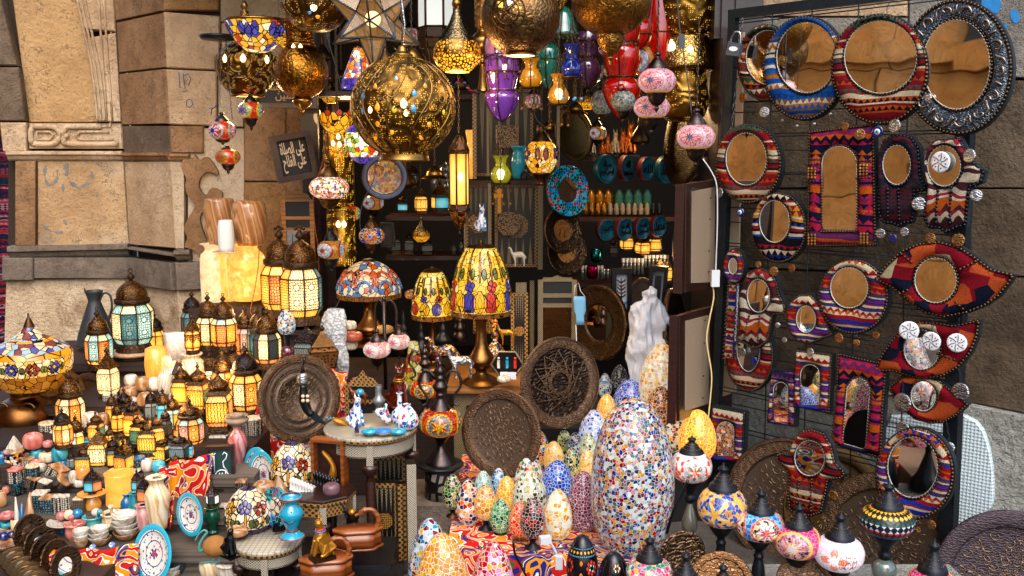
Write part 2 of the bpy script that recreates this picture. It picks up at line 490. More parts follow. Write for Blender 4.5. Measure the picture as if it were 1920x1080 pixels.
def ceramic_plate(name,rim='2fb0cc',field='e6e2d6',blue='23408f',red='b03434',k=8,seed=0):
 t=NT(name);co=t.co('UV');uv=t.xyz(co)
 r=uv[1];u=uv[0]
 ob=t.co()
 v=t.voro(ob,85+seed,rnd=.8);rv=t.n('SeparateColor',_0=v.outputs['Color'])
 fl=t.pal(rv.outputs[0],[C(field),C(field),C(blue),C(field),C(red),C('3f9fc0'),C(field),C('2c5a3a'),C(blue),C(field)])
 fl=t.mix(t.math('GREATER_THAN',v.outputs['Distance'],.42),fl,C(field))
 pet=t.math('MULTIPLY_ADD',t.math('COSINE',t.math('MULTIPLY',u,2*PI*k)),.5,.5)
 c=fl
 c=t.mix(t.math('COMPARE',r,.42,.018),c,C(blue))
 c=t.mix(t.math('COMPARE',r,.74,.018),c,C(blue))
 c=t.mix(t.math('LESS_THAN',r,t.math('MULTIPLY_ADD',pet,.1,.10)),c,C(blue))
 c=t.mix(t.math('LESS_THAN',r,t.math('MULTIPLY_ADD',pet,.06,.05)),c,C(red))
 c=t.mix(t.math('GREATER_THAN',r,.80),c,C(rim))
 return t.pbsdf(c,.15,0,coat=.5)
def lattice(name,a,b,sc=120,thr=.12,rough=.4,metal=.6,rnd=.6,es=0,flat=False):
 t=NT(name);co=t.co()
 e=t.voro(co,sc,'DISTANCE_TO_EDGE',rnd).outputs[0]
 g=t.math('LESS_THAN',e,thr)
 c=t.mix(g,C(b),C(a))
 return t.pbsdf(c,t.math('MULTIPLY_ADD',g,.2,rough-.1),t.math('MULTIPLY',g,metal),C(b),t.math('MULTIPLY',t.math('SUBTRACT',1.0,g),es),g,.4,.002)
def applique(name):
 t=NT(name);co=t.co()
 a=t.noise(co,9,.6,.4,1.6);b=t.noise(t.n('VectorMath',{'operation':'ADD'},_0=co,_1=(3,7,1)).outputs[0],7,0,.5,1)
 w=t.math('FRACT',t.math('MULTIPLY',a,4.6))
 c=t.ramp(w,[(0,C('c02420')),(.34,C('f0ece4')),(.42,C('e8921c')),(.76,C('f0ece4')),(.84,C('c02420'))])
 c2=t.ramp(w,[(0,C('202f78')),(.3,C('e8921c')),(.46,C('202f78')),(.66,C('f0ece4')),(.74,C('44603a')),(.9,C('c02420'))])
 c=t.mix(t.math('GREATER_THAN',b,.53),c,c2)
 f=t.noise(co,120,2)
 c=t.mix(t.math('MULTIPLY',f,.35),c,t.mix(.5,c,(0,0,0)))
 return t.pbsdf(c,.9,0,bump=t.noise(co,12,3),bs=.4,bd=.01,spec=.1)
class Plane:
 def __init__(s,a,b):
  s.o=Vector(a);u=Vector(b)-s.o;u.z=0;s.u=u.normalized()
  s.n=Vector((s.u.y,-s.u.x,0))
  s.rz=math.atan2(s.u.y,s.u.x)
 def hit(s,px,py,off=0.0):
  d=ray(px,py);o=s.o+s.n*off
  t=(o-EYE).dot(s.n)/d.dot(s.n)
  return EYE+d*t
 def loc(s,p,c):
  q=p-c
  return(q.dot(s.u),q.z)
 def poly(s,pts,c,off=0.0):
  return[s.loc(s.hit(x,y,off),c)for x,y in pts]
 def depth(s,px,py):return s.hit(px,py).y
PA=Plane(W(20,290,5.28),W(232,290,5.42))
PB=Plane(W(232,290,5.42),W(320,290,5.02))
PC=Plane(W(320,290,5.02),W(545,290,5.08))
PM=Plane(W(1370,290,3.9),W(1800,290,3.2))
PR=Plane(W(1340,290,4.30),W(1920,290,3.42))
m_tan=stone('tan plaster stone',['94744e','ac8a60','bc9c74'],3.2,stain='5a4028',st=.35,patch='d0b08a',pf=.60)
m_tan2=stone('amber sandstone',['6e5032','8c6a44','a48458'],4,stain='44301f',st=.5)
m_ash=stone('brown ashlar',['6c5038','8a6a4c','a08060'],4,stain='332519',st=.6)
m_ash2=stone('pale ashlar',['96795c','b49878','ccb698'],4,stain='5d452f',st=.45)
m_lime=stone('flaking limestone',['a58d70','c2ab8c','d8c7ab'],4,stain='7c5c3a',st=.4,bs=.9,bd=.02,patch='9a7450',pf=.58)
m_plinth=stone('grey plinth stone',['5a5048','75695d','8d7f70'],5,stain='30302f',st=.7)
m_plas=stone('white lime plaster',['98866c','b4a288','c8b89e'],5,stain='8f7a60',st=.35,bs=.8)
m_graf=stone('painted sandstone',['8c6a48','b0936e','bfae94'],3.4,stain='6e4a2a',st=.5,patch='8a8c86',pf=.60)
m_grayb=stone('brown grey stone',['4f4338','665748','7a6957'],5,stain='2e2824',st=.6)
m_rw=stone('weathered grey stone',['6a655c','8a8478','a29c90'],4.5,stain='3a332c',st=.6,bs=.9)
m_rw2=stone('dark weathered stone',['3f352b','564a3c','6b5f50'],4.5,stain='241e19',st=.7,bs=.9)
m_rw3=stone('pale rough stone',['77766e','96968e','b0b0a8'],4,stain='57544c',st=.5,bs=1,bd=.03)
m_joint=plain('lime mortar','3a2e24',.95,scale=30)
m_pave=stone('grey paving stone',['3c3a38','504d49','5f5b56'],3,stain='232322',st=.6)
m_blue=plain('faded blue paint','3f6f8c',.9,scale=60,noise=.5)
def blocks(name,pl,polys,label,cat,th=.16,off=0.0,bev=.008):
 c=pl.hit(*polys[0][0][0]);c=Vector((c.x,c.y,0))
 mats=[];mb=MB()
 for pts,m,pr in polys:
  if m not in mats:mats.append(m)
  mi=mats.index(m)
  M=Matrix.Translation((0,-pr,0))
  mb.prism([(x,z)for x,z in pl.poly(pts,c)],th+pr,mi,M,bev=bev)
 o=mb.build(name,mats)
 o.matrix_world=Matrix.Translation(c)@Matrix.Rotation(pl.rz,4,'Z')
 tag(o,label,cat)
 return o,c
def R4(x0,y0,x1,y1):return[(x0,y0),(x1,y0),(x1,y1),(x0,y1)]
g=MB();
N=60
g.add([(-40,-30,0),(40,-30,0),(40,40,0),(-40,40,0)],[(0,1,2,3)],0,None,False)
struct(g.build('ground',m_pave))
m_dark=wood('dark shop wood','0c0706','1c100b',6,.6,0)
m_darkred=wood('dark red door wood','1d0b09','34140f',8,.45,.3)
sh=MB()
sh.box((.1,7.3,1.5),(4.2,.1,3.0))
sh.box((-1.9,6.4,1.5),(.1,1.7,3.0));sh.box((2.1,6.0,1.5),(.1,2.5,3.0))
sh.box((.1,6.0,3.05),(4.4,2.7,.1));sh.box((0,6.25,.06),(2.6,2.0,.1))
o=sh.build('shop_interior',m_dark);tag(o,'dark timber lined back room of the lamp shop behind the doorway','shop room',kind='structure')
e1=lambda y:232-(290-y)*.0595
e2=lambda y:320-(290-y)*.052
sp=spline([(140,-30),(158,55),(172,120),(180,180),(184,228)],4)
def bl(f,g,y0,y1,y2=None,y3=None):
 y2=y1 if y2 is None else y2;y3=y0 if y3 is None else y3
 F_=f if callable(f)else(lambda y:f);G_=g if callable(g)else(lambda y:g)
 return[(F_(y0),y0),(G_(y3),y3),(G_(y2),y2),(F_(y1),y1)]
polyA=[([(14,-40),(150,-40)]+[(x,y)for x,y in sp if y>-30]+[(184,229),(50,229)],m_tan,-.05),([(-60,-40),(-5,-40),(35,124),(-60,124)],m_grayb,.03),([(-60,127),(38,127),(50,227),(-60,227)],m_grayb,.03),([(2,230),(52,230),(52,284),(8,284)],m_ash2,.03),([(150,-40),(e1(-40),-40),(e1(60),60)]+[(x,y)for x,y in reversed(sp)if y<60],m_ash2,.02),([(e1(62),62),(e1(229),229)]+[(x,y)for x,y in reversed(sp)if y>62],m_ash2,.02),(bl(54,e1,231,279),m_ash2,.0),(R4(30,302,68,462),m_ash,.02),(bl(70,e1,302,462),m_graf,.0),(R4(8,482,66,524),m_plinth,.05),(bl(67,e1,482,520),m_plinth,.045),([(12,526),(e1(521),521),(e1(900),900),(0,900)],m_lime,.01)]
o,cA=blocks('stone_wall',PA,polyA,'left tan plastered wall bay with pointed blind arch, carved knot panel and grey plinth','wall')
ba=MB();ba.prism(PA.poly(bl(8,e1,-60,900),cA),.2,0,Matrix.Translation((0,.08,0)))
ba.build('mortar_core',m_joint,o)
def ledge(par,pl,c,x0,x1,y0,y1,d,m,name='ledge'):
 mb=MB();a=pl.loc(pl.hit(x0,y0),c);b=pl.loc(pl.hit(x1,y1),c)
 h=a[1]-b[1]
 pr=[(-d,0),(-d,-h*.35),(-d*.55,-h*.5),(-d*.35,-h*.8),(0,-h),(.05,-h),(.05,0)]
 vs=[(a[0],y,a[1]+z)for y,z in pr]+[(b[0],y,a[1]+z)for y,z in pr];n=len(pr)
 fs=[(i,(i+1)%n,n+(i+1)%n,n+i)for i in range(n)]+[tuple(range(n))[::-1],tuple(range(n,2*n))]
 mb.add(vs,fs,0,None,False);return mb.build(name,m,par)
ledge(o,PA,cA,14,232,283,301,.04,m_ash2,'moulding')
ledge(o,PA,cA,18,243,461,481,.06,m_plinth,'moulding')
mb=MB()
def on_pl(pl,c,pts,off):
 out=[]
 for x,y in pts:
  a=pl.loc(pl.hit(x,y),c);out.append((a[0],-off,a[1]))
 return out
for dx in(0,7,14):
 mb.tube(on_pl(PA,cA,[(x+dx,y)for x,y in sp],.022),.007,6)
for xx in(206,216):mb.tube(on_pl(PA,cA,[(xx-22,-40),(xx-16,60),(xx-8,170),(xx-4,228)],.022),.006,6)
mb.build('arch_rib',m_ash2,o)
mb=MB()
kn=[(62,238),(98,238),(110,246),(120,262),(130,270),(222,270)]
kn2=[(62,270),(98,270),(110,262),(120,246),(130,238),(190,238)]
for k in(kn,kn2):mb.tube(on_pl(PA,cA,spline(k,4),.004),.017,6)
mb.tube(on_pl(PA,cA,[(62,238),(58,246),(58,262),(62,270)],.004),.017,6)
mb.tube(on_pl(PA,cA,[(70,247),(94,247),(100,254),(94,262),(70,262)],.004),.009,6,closed=True)
mb.tube(on_pl(PA,cA,[(214,262),(150,262),(142,255),(150,247),(205,247)],.004),.009,6)
mb.tube(on_pl(PA,cA,[(190,238),(207,238),(209,0),],.004),.006,6)
mb.sphere((on_pl(PA,cA,[(125,255)],.004)[0]),.016,8)
mb.build('carved_knot',m_ash2,o)
mb=MB()
for st,w in(([(86,310),(84,330),(92,348),(106,338),(108,318)],.02),([(120,318),(128,306),(124,330)],.018),([(118,345),(119,360)],.018),([(130,340),(146,352),(166,344)],.02),([(172,322),(173,336)],.018),([(78,420),(96,434),(118,436)],.018),([(120,412),(124,422)],.02),([(138,342),(142,348)],.01)):
 p=on_pl(PA,cA,spline(st,3),.001)
 for i in range(len(p)-1):
  a,b=Vector(p[i]),Vector(p[i+1]);d=(b-a).normalized();q=Vector((-d.z,0,d.x))*w*(.3+.2*math.sin(i*1.7))
  mb.add([a+q,a-q,b-q,b+q],[(0,1,2,3)],0,None,False)
m_bluef=plain('faded blue graffiti paint','7c7c78',.9,scale=25,noise=.5)
mb.build('blue_graffiti',m_bluef,o)
polyB=[(bl(e1,e2,-60,39,20),m_ash,.004),(bl(e1,e2,42,136,126,23),m_ash,.0),(bl(e1,e2,139,234,232,129),m_ash,.004),(bl(e1,e2,236,286),m_grayb,.0),(bl(e1,e2,303,459,466,302),m_ash2,.0),(bl(e1,e2,482,530,543,492),m_plinth,.035),(bl(e1,e2,532,900,900,546),m_lime,.0)]
o,cB=blocks('stone_pillar',PB,polyB,'brown ashlar pillar with a moulded ledge and grey plinth beside the carved bay','pillar')
ba=MB();ba.prism(PB.poly(bl(e1,e2,-60,900),cB),.2,0,Matrix.Translation((0,.05,0)));ba.build('mortar_core',m_joint,o)
ledge(o,PB,cB,232,320,286,302,.03,m_ash,'moulding');ledge(o,PB,cB,242,330,462,482,.05,m_plinth,'moulding')
polyC=[(bl(e2,410,-60,19),m_tan2,.0),(R4(412,-60,560,40),m_plas,-.01),(bl(e2,411,22,127,131,30),m_ash2,.0),(bl(e2,406,130,233,236,134),m_ash2,.004),(R4(409,134,456,238),m_plas,.0),(R4(414,42,560,132),m_ash2,-.01),(bl(e2,381,236,287),m_ash,.0),(bl(e2,345,303,468),m_plas,.0),(bl(e2,392,492,544,541,490),m_plinth,.035),(bl(e2,460,546,900,900,540),m_lime,.0),(R4(458,136,536,340),m_ash,.0),(R4(458,342,536,900),m_tan2,-.006),(R4(350,240,457,539),m_plas,-.02),(R4(536,136,575,900),m_ash,-.01)]
o,cC=blocks('stone_pier',PC,polyC,'pale ashlar pier with blue scribble and curly grey inlay left of the doorway','pillar')
ba=MB();ba.prism(PC.poly(bl(e2,560,-60,900),cC),.3,0,Matrix.Translation((0,.05,0)));ba.build('mortar_core',m_joint,o)
ledge(o,PC,cC,320,356,288,302,.03,m_ash,'moulding');ledge(o,PC,cC,330,360,468,488,.05,m_plinth,'moulding')
ara=[[(344,300),(362,296),(366,290),(374,300),(388,294),(400,306),(410,326),(390,322),(376,334),(374,352),(386,366),(398,352),(416,360),(414,372),(396,374),(388,392),(378,400),(376,416),(386,446),(400,470),(404,484),(392,492),(376,480),(364,468),(346,462),(352,446),(346,430),(352,412),(362,396),(366,384),(354,368),(348,350),(350,335),(342,316)]]
mb=MB()
for a in ara:mb.prism(PC.poly(spline(a,3,True),cC),.05,0,Matrix.Translation((0,-.012,0)))
mb.prism(PC.poly([(390,470),(402,480),(404,540),(392,540)],cC),.05,0,Matrix.Translation((0,-.009,0)))
mb.build('curly_inlay',m_ash,o)
mb=MB()
m_scr=plain('blue marker','2f5a86',.8)
for st in([(336,136),(338,165)],[(344,138),(346,158),(354,160),(358,148),(352,138),(346,142)],[(346,158),(348,166)],[(344,172),(352,170)],[(350,190),(354,186),(360,188),(362,196),(356,202),(350,198),(350,190)],[(392,204),(398,202),(396,216)],[(398,204),(410,196)]):
 mb=MB();mb.tube(on_pl(PC,cC,st,.003),.0035,4);mb.build('blue_scribble',m_scr,o)
polyR=[(R4(1345,-60,1700,30),m_ash2,.0),(R4(1703,-60,2000,146),m_rw,.0),(R4(1345,33,1700,190),m_rw,.0),([(1345,193),(1840,186),(1840,150),(2000,152),(2000,352),(1345,352)],m_rw2,.0),([(1345,355),(2000,355),(2000,520),(1345,500)],m_rw2,.004),([(1345,503),(2000,523),(2000,790),(1790,748),(1345,690)],m_rw2,.0),([(1345,693),(1800,752),(2000,794),(2000,1300),(1345,1300)],m_rw3,.03)]
o,cR=blocks('stone_wall',PR,polyR,'grey weathered ashlar wall behind the mirror stand, chalky at its foot','wall')
ba=MB();ba.prism(PR.poly(R4(1348,-60,2100,1300),cR),.3,0,Matrix.Translation((0,.05,0)));ba.build('mortar_core',m_joint,o)
mb=MB()
for a in([(1836,0),(1850,-6),(1876,0),(1872,24),(1858,22),(1842,14)],[(1894,22),(1906,18),(1912,36),(1904,44),(1896,34)],[(1880,46),(1890,46),(1886,54)]):
 mb.prism(PR.poly(spline(a,3,True),cR),.01,0,Matrix.Translation((0,-.002,0)))
mb.build('blue_graffiti',plain('bright blue spray paint','2a86c8',.8,noise=.4),o)
mb=MB()
a=W(1322,290,4.5);b=W(1372,290,4.2)
mb.box(((a.x+b.x)/2,4.38,1.5),(.10,.5,3.0));mb.box((b.x-.005,4.14,1.5),(.035,.05,3.0));mb.box((b.x-.06,4.12,1.1),(.03,.03,2.0))
mb.box((b.x+.02,4.2,2.5),(.25,.1,.8))
o=mb.build('door_jamb',m_darkred);tag(o,'dark red timber door jamb between brass lamps and mirror stand','door frame')
mb=MB();a=W(585,290,5.1)
mb.box((a.x,5.2,1.5),(.09,.3,3.0));mb.box((a.x+.07,5.3,1.5),(.05,.2,3.0));mb.box((a.x-.1,5.15,2.0),(.14,.08,.05))
o=mb.build('door_jamb',m_darkred);tag(o,'dark timber door jamb on the left beside the tilted calligraphy frame','door frame')
m_opp=stone('sunlit ochre stone',['a06632','b87c40','c8925c'],2.5,stain='4e2f16',st=.5)
mb=MB()
for r in range(8):
 y=-8+(r%2)*.5
 while y<5:
  w=random.uniform(.8,1.3);mb.box((-4.6+random.uniform(-.01,.01),y+w/2,.3+r*.6),(.3,w-.014,.586));y+=w
mb.box((-4.42,-1.5,2.55),(.14,13,.12));mb.box((-4.4,1.4,2.0),(.12,.5,.12));mb.box((-4.42,-.9,1.7),(.1,1.5,.1))
for y in(-4.4,-.2,3.4):mb.box((-4.43,y,1.2),(.1,.16,2.6))
for y,z,h in((-6,2.6,1.2),(-2.6,2.5,1.3),(.9,3.0,1.0),(-.6,1.2,1.0),(3.9,2.7,.9)):mb.box((-4.44,y,z),(.03,.7,h),1);mb.box((-4.40,y,z-h/2-.05),(.16,.9,.08))
o=mb.build('stone_house',[m_opp,m_dark]);tag(o,'ochre ashlar house front along the lane, seen in the mirrors','house')
mb=MB();mb.box((-4.74,-1.5,2.4),(.1,13,4.9));mb.build('mortar_core',m_joint,o)
mb=MB();mb.box((0,0,0),(3.3,1.5,.03));mb.box((0,-.74,-.06),(3.3,.02,.12))
for x in(-1.5,-.75,0,.75,1.5):mb.box((x,0,-.045),(.05,1.5,.05))
o=mb.build('awning',m_dark);o.location=(-.1,4.5,2.82);tag(o,'dark timber awning over the shop doorway from which the lamps hang','awning')  # slab added above the view to keep daylight out of the shop
m_iron=metalm('dark iron','4a545c','1c2126',.45,90,.2,'noise')
m_wire=plain('painted wire','2c3238',.5,.6)
m_back=plain('black leather backing','101a20',.6)
m_stud=metalm('brass stud','6a5644','15110f',.3,300,.1,'noise',glint=1)
m_studd=metalm('black stud','3c4048','0c0d10',.3,300,.1,'noise')
m_mir=(lambda t:t.pbsdf(t.mix(t.noise(t.co(),9,4),(.94,.9,.82),(.74,.68,.6)),t.math('MULTIPLY',t.noise(t.co(),12,4),.045),1.0,bump=t.noise(t.co(),6,1),bs=.06,bd=.02))(NT('mirror glass'))
m_rim=NT('bright mirror edge').pbsdf((.5,.55,.56),.3,0)
m_silver=metalm('worn silver','c4c6c8','5a5c5e',.35,120,.6,'voronoi')
m_coin=metalm('bronze coin','a87a4c','3c2614',.4,160,.6,'voronoi')
m_evil=NT('cobalt glass').pbsdf(C('12205e'),.1,coat=.8)
m_white=plain('white enamel','e8ecf0',.3,noise=.05);m_sky=plain('light blue enamel','58a8d8',.3,noise=.05);m_blk=plain('black enamel','08090c',.3)
K={}
K['red']=kilim('red striped kilim','8c1c26 8c1c26 d8c8a8 b8501c 8c1c26 3c5c4c d8c8a8 7a1620 8c1c26 2c1620',11,.5,26)
K['blue']=kilim('blue zigzag kilim','1450a0 1450a0 e0d0a8 b8702c 1450a0 12407c 7c6048 e8dcc0 1450a0 2060b4',9,.45,24)
K['brown']=kilim('russet kilim','7a3428 7a3428 c86a20 1e1812 e0d8c0 7a3428 1e4a3c 7a3428',10,.3,22)
K['pink']=kilim('pink and orange kilim','b82048 b82048 d0601c 1a1c38 6c3060 1a1c38 d0601c c02850',10,1.1,17)
K['dark']=kilim('dark wine kilim','34202c 34202c 3c3038 5c2430 2a2830 402030',14,.8,14)
K['ikat']=kilim('ikat kilim','d8cbb0 4a2830 4a2830 a02838 d8cbb0 4a2830 c05c1c d8cbb0',8,1.6,15,diag=1.2)
K['yell']=kilim('navy and mustard kilim','15141c 15141c c8902c 15141c d8c8a8 203c98 8c1c28 15141c d8c8a8',9,.5,22)
K['eye']=kilim('carmine kilim','8c1628 941a2c 1a1e34 8c1628 c8582c 941a2c d0c098 8c1628 1a1e34 7c1424',7,.2,9,big=True)
K['multi']=kilim('red blue and white kilim','a01c24 e0d0b0 a01c24 2038a0 e0d0b0 c85c1c a01c24 584030 e0d0b0 2038a0',13,.5,24)
K['purple']=kilim('purple kilim','6c3c74 6c3c74 d0602c 2c2440 8c5c90 e0d8c0 2c2440',14,.8,30)
def ray_poly(c,ang,poly):
 dx,dz=math.cos(ang),math.sin(ang);best=0
 n=len(poly)
 for i in range(n):
  x1,z1=poly[i][0]-c[0],poly[i][1]-c[1];x2,z2=poly[(i+1)%n][0]-c[0],poly[(i+1)%n][1]-c[1]
  ex,ez=x2-x1,z2-z1;den=dx*ez-dz*ex
  if abs(den)<1e-12:continue
  t=(x1*ez-z1*ex)/den;s=(x1*dz-z1*dx)/den
  if t>best and-1e-6<=s<=1+1e-6:best=t
 return best
def ell(cx,cy,rx,ry,n=28,rot=0):
 return[(cx+rx*math.cos(t)*math.cos(rot)-ry*math.sin(t)*math.sin(rot),cy+rx*math.cos(t)*math.sin(rot)+ry*math.sin(t)*math.cos(rot))for t in[2*PI*i/n for i in range(n)]]
def kmirror(name,label,cat,outer,hole,cloth,off=.03,stud=None,pl=None,puff=.018,th=.022,group=None,seams=(),hm=None,br=.0052,hooks=(),N=72):
 pl=pl or PM
 hc=(sum(p[0]for p in hole)/len(hole),sum(p[1]for p in hole)/len(hole))
 c=pl.hit(hc[0],hc[1],off)
 root=thing(name,label,cat,c,pl.rz,group)
 ho=pl.poly(hole,c,off);ou=pl.poly(outer,c,off)
 angs=[2*PI*i/N for i in range(N)]
 for p in ou:
  a=math.atan2(p[1],p[0])%(2*PI)
  k=min(range(len(angs)),key=lambda i:abs((angs[i]-a+PI)%(2*PI)-PI))
  angs[k]=a
 angs.sort()
 R0=[ray_poly((0,0),a,ho)for a in angs];R1=[ray_poly((0,0),a,ou)for a in angs]
 R1=[max(b,a+.012)for a,b in zip(R0,R1)]
 N=len(angs)
 mb=MB();S=5;vs=[];fs=[]
 for j in range(S+1):
  t=j/S
  for a,r0,r1 in zip(angs,R0,R1):
   r=r0+(r1-r0)*(.06+.88*t);y=-puff*math.sin(PI*t)**.6 if 0<t<1 else 0
   vs.append((math.cos(a)*r,y,math.sin(a)*r))
 for j in range(S):
  for i in range(N):
   k=(i+1)%N;fs.append((j*N+i,j*N+k,(j+1)*N+k,(j+1)*N+i)[::-1])
 mb.add(vs,fs);mb.build('wool_cover',K[cloth]if isinstance(cloth,str)else cloth,root)
 mb=MB();oo=[(math.cos(a)*(r+.002),math.sin(a)*(r+.002))for a,r in zip(angs,R1)]
 mb.prism(oo,th,0,Matrix.Translation((0,.001,0)));mb.build('backing',m_back,root)
 mb=MB();mb.prism([(x*1.01,z*1.01)for x,z in ho],.003,0,Matrix.Translation((0,-.006,0)))
 mb.build('mirror_glass',hm or m_mir,root)
 mb=MB();mb.tube([(x,-.007,z)for x,z in ho],.0011,5,closed=True);mb.build('mirror_rim',m_rim,root)
 mb=MB()
 def row(rs,kk,r_):
  P=[(math.cos(a)*r*kk[0]+math.cos(a)*kk[1],math.sin(a)*r*kk[0]+math.sin(a)*kk[1])for a,r in zip(angs,rs)]
  L=0;nxt=0
  for i in range(N):
   a,b=P[i],P[(i+1)%N];d=math.hypot(b[0]-a[0],b[1]-a[1])
   while nxt<L+d:
    t=(nxt-L)/d;mb.sphere((a[0]+(b[0]-a[0])*t,-.005,a[1]+(b[1]-a[1])*t),r_,8);nxt+=r_*2.05
   L+=d
 row(R0,(1,br*.75),br);row(R1,(1,-br*.8),br*1.05)
 for s_ in seams:
  q=[pl.loc(pl.hit(x,y,off),c)for x,y in s_]
  for i in range(len(q)-1):
   a,b=q[i],q[i+1];d=math.hypot(b[0]-a[0],b[1]-a[1]);n=max(1,int(d/(br*2.1)))
   for k in range(n):mb.sphere((a[0]+(b[0]-a[0])*k/n,-puff*.8,a[1]+(b[1]-a[1])*k/n),br,8)
 mb.build('stud_trim',stud or m_stud,root)
 if hooks:
  for(hx,hy,hx2,hy2)in hooks:
   mb=MB();a=pl.loc(pl.hit(hx,hy,off),c);b=pl.loc(pl.hit(hx2,hy2,off),c)
   mb.tube([(a[0],.004,a[1]),((a[0]+b[0])/2-.004,.0,(a[1]+b[1])/2),(b[0],.008,b[1]),(b[0]+.006,.02,b[1]-.003)],.0013,4);mb.build('hook',m_wire,root)
 return root,c
def coin(root,c,x,y,x2,y2,r,m,off=.05,pl=None,kind='disc'):
 pl=pl or PM
 a=pl.loc(pl.hit(x,y,off),c);b=pl.loc(pl.hit(x2,y2,off),c);s=mpp(x,y,pl.depth(x,y));r*=s
 mb=MB();oy=-.02;
 M=Matrix.Translation((b[0],oy,b[1]))@Matrix.Rotation(random.uniform(-.25,.25),4,'Z')@Matrix.Rotation(PI/2,4,'X')
 mb.lathe([(0,.0025),(r*.35,.003),(r*.8,.0022),(r,.0022),(r,-.0015),(0,-.0015)],18,0,M=M)
 mats=[m,m_wire]
 if kind=='evil':
  mats=[m_evil,m_wire,m_white,m_sky,m_blk]
  for k,(q,h)in enumerate(((.5,.0042),(.33,.0052),(.16,.006))):mb.lathe([(0,h),(r*q,h),(r*q,0)],16,2+k,M=M)
 if kind=='flower':
  mats=[m,m_wire,m_back]
  for k in range(6):
   t=k*PI/3;mb.tube([M@Vector((math.cos(t+e*.5)*r*e,math.sin(t+e*.5)*r*e,.004))for e in(.12,.5,.88)],r*.035,4,2)
   mb.sphere(M@Vector((math.cos(t+.75)*r*.6,math.sin(t+.75)*r*.6,.003)),r*.07,6,2)
 L=math.hypot(a[0]-b[0],a[1]-b[1])-r
 if L>6*.004:chain(mb,(a[0],oy,a[1]),(b[0],oy,b[1]+r),.0032,1)
 else:mb.tube([(a[0],oy,a[1]),(b[0],oy,b[1]+r)],.0012,4,1)
 mb.build('charm' if kind=='disc' else('evil_eye_bead' if kind=='evil' else 'flower_charm'),mats,root)
c=PM.hit(1362,700);c=Vector((c.x,c.y,0))
st=thing('mirror_stand','dark iron grid stand carrying the kilim mirrors, padlocked at its top left','display stand',c,PM.rz)
def q(x,y,off=0.0):
 a=PM.loc(PM.hit(x,y,off),c);return Vector((a[0],-off,a[1]))
def bar(a,b,w,name,m):
 mb=MB();d=(b-a);L=d.length;M=Matrix.Translation(a)@d.to_track_quat('X','Z').to_matrix().to_4x4()
 mb.box((L/2,0,0),(L+w*.98,w*.9,w),M=M);return mb.build(name,m,st)
tl,tr,bl,br_=q(1376,27),q(1822,-28),q(1344,760),q(1778,1000)
bl=tl+(bl-tl)*1.55;br_=tr+(br_-tr)*1.0
bar(tl,tr,.036,'rail',m_iron);bar(tl,bl,.034,'post',m_iron);bar(tr,br_,.05,'post',m_iron)
mb=MB()
for y0,y1 in((40,22),(46,29),(128,118),(212,206),(252,249),(257,255),(282,282),(322,323),(325,328),(352,354),(388,391),(415,420),(454,476),(460,482),(480,508),(530,545),(536,552),(546,580),(588,622),(596,630),(616,650),(655,695),(680,730),(722,786),(729,793),(749,818),(790,856),(798,864),(830,900)):
 y1=y0+(y1-y0)*(430/300.0)
 f0=(y0-27)/733.0;x0=1376-32*f0;x1=1822-44*f0
 a=q(x0-6,y0,.006);b=q(x1,290+(y0-290)*1.215,.006)
 mb.tube([a,b],.0026,5)
for x in(1449,1523,1610,1705):
 a=q(x,8,.012);b=q(x-18,1000,.012);mb.tube([a,b],.0026,5)
mb.build('wire_grid',m_wire,st)
m_stc=metalm('steel chain','9a9894','3c3a38',.35,200,.2,'noise')
for q1,q2,w_ in((q(1392,35,.03),q(1386,78,.03),.022),(q(1384,138,.012),q(1370,250,.012),.02)):mb=MB();chain(mb,q1,q2,.006,0,w_);mb.build('security_chain',m_stc,st)
mb=MB();a=PM.hit(1388,165,-.12);b=PM.hit(1400,165,-.12)
p0=[PM.hit(x,y,-.1)for x,y in((1374,60),(1394,60),(1378,735),(1350,745))];cc=p0[0]
mb.add([(Vector((PM.loc(p,cc)[0],0,PM.loc(p,cc)[1])))for p in p0],[(3,2,1,0)],0,None,False)
mb2=MB();mb2.prism([(v.x,v.z)for v in mb.v],.012)
o=mb2.build('hardboard_strip',plain('tan hardboard','b09a80',.8,scale=120));o.matrix_world=Matrix.Translation(cc)@Matrix.Rotation(PM.rz,4,'Z');tag(o,'narrow strip of tan hardboard standing behind the left post of the grid stand','board')
def pad():
 mb=MB();c=PM.hit(1376,88,.08);r=thing('padlock','grey padlock with oval badge hanging from the top left of the grid stand','padlock',c,PM.rz+.15)
 s=mpp(1376,88,3.8)
 mb.prism([(-15*s,-15*s),(12*s,-19*s),(18*s,3*s),(-10*s,11*s)],.022,0,Matrix.Translation((0,-.011,0)),bev=.003);mb.build('lock_body',metalm('grey lock case','62707c','3c464e',.4,50,.1,'noise',worn=.2,metal=.5),r)
 mb=MB();mb.tube([Vector((x*s,0,z*s))for x,z in spline([(-7,6),(-5,18),(2,27),(10,26),(13,18),(12,2)],3)],2.2*s,7);mb.build('shackle',metalm('bright steel','c8ccd0','80848a',.25,50,.1,'noise',worn=.2),r)
 mb=MB();mb.prism([(x*s,z*s)for x,z in ell(2,-4,9,4.5,16,-.12)],.002,0,Matrix.Translation((0,-.0135,0)));mb.build('badge',m_white,r)
pad()
CR='kilim mirrors on the grid stand'
a,c1=kmirror('kilim_mirror','russet crescent mirror with yellow and black bands, leftmost of the top row','mirror',ell(1436,118,53,72,36),ell(1443,108,42,51),'brown',.022,group=CR)
coin(a,c1,1391,175,1391,183,9,m_coin,.05);coin(a,c1,1431,196,1431,210,10,m_silver,.05)
a,c1=kmirror('kilim_mirror','round mirror framed in bright blue wool with brown zigzags','mirror',ell(1508,128,77,98,40,.05),ell(1514,108,56,66),'blue',.045,group=CR,br=.0062)
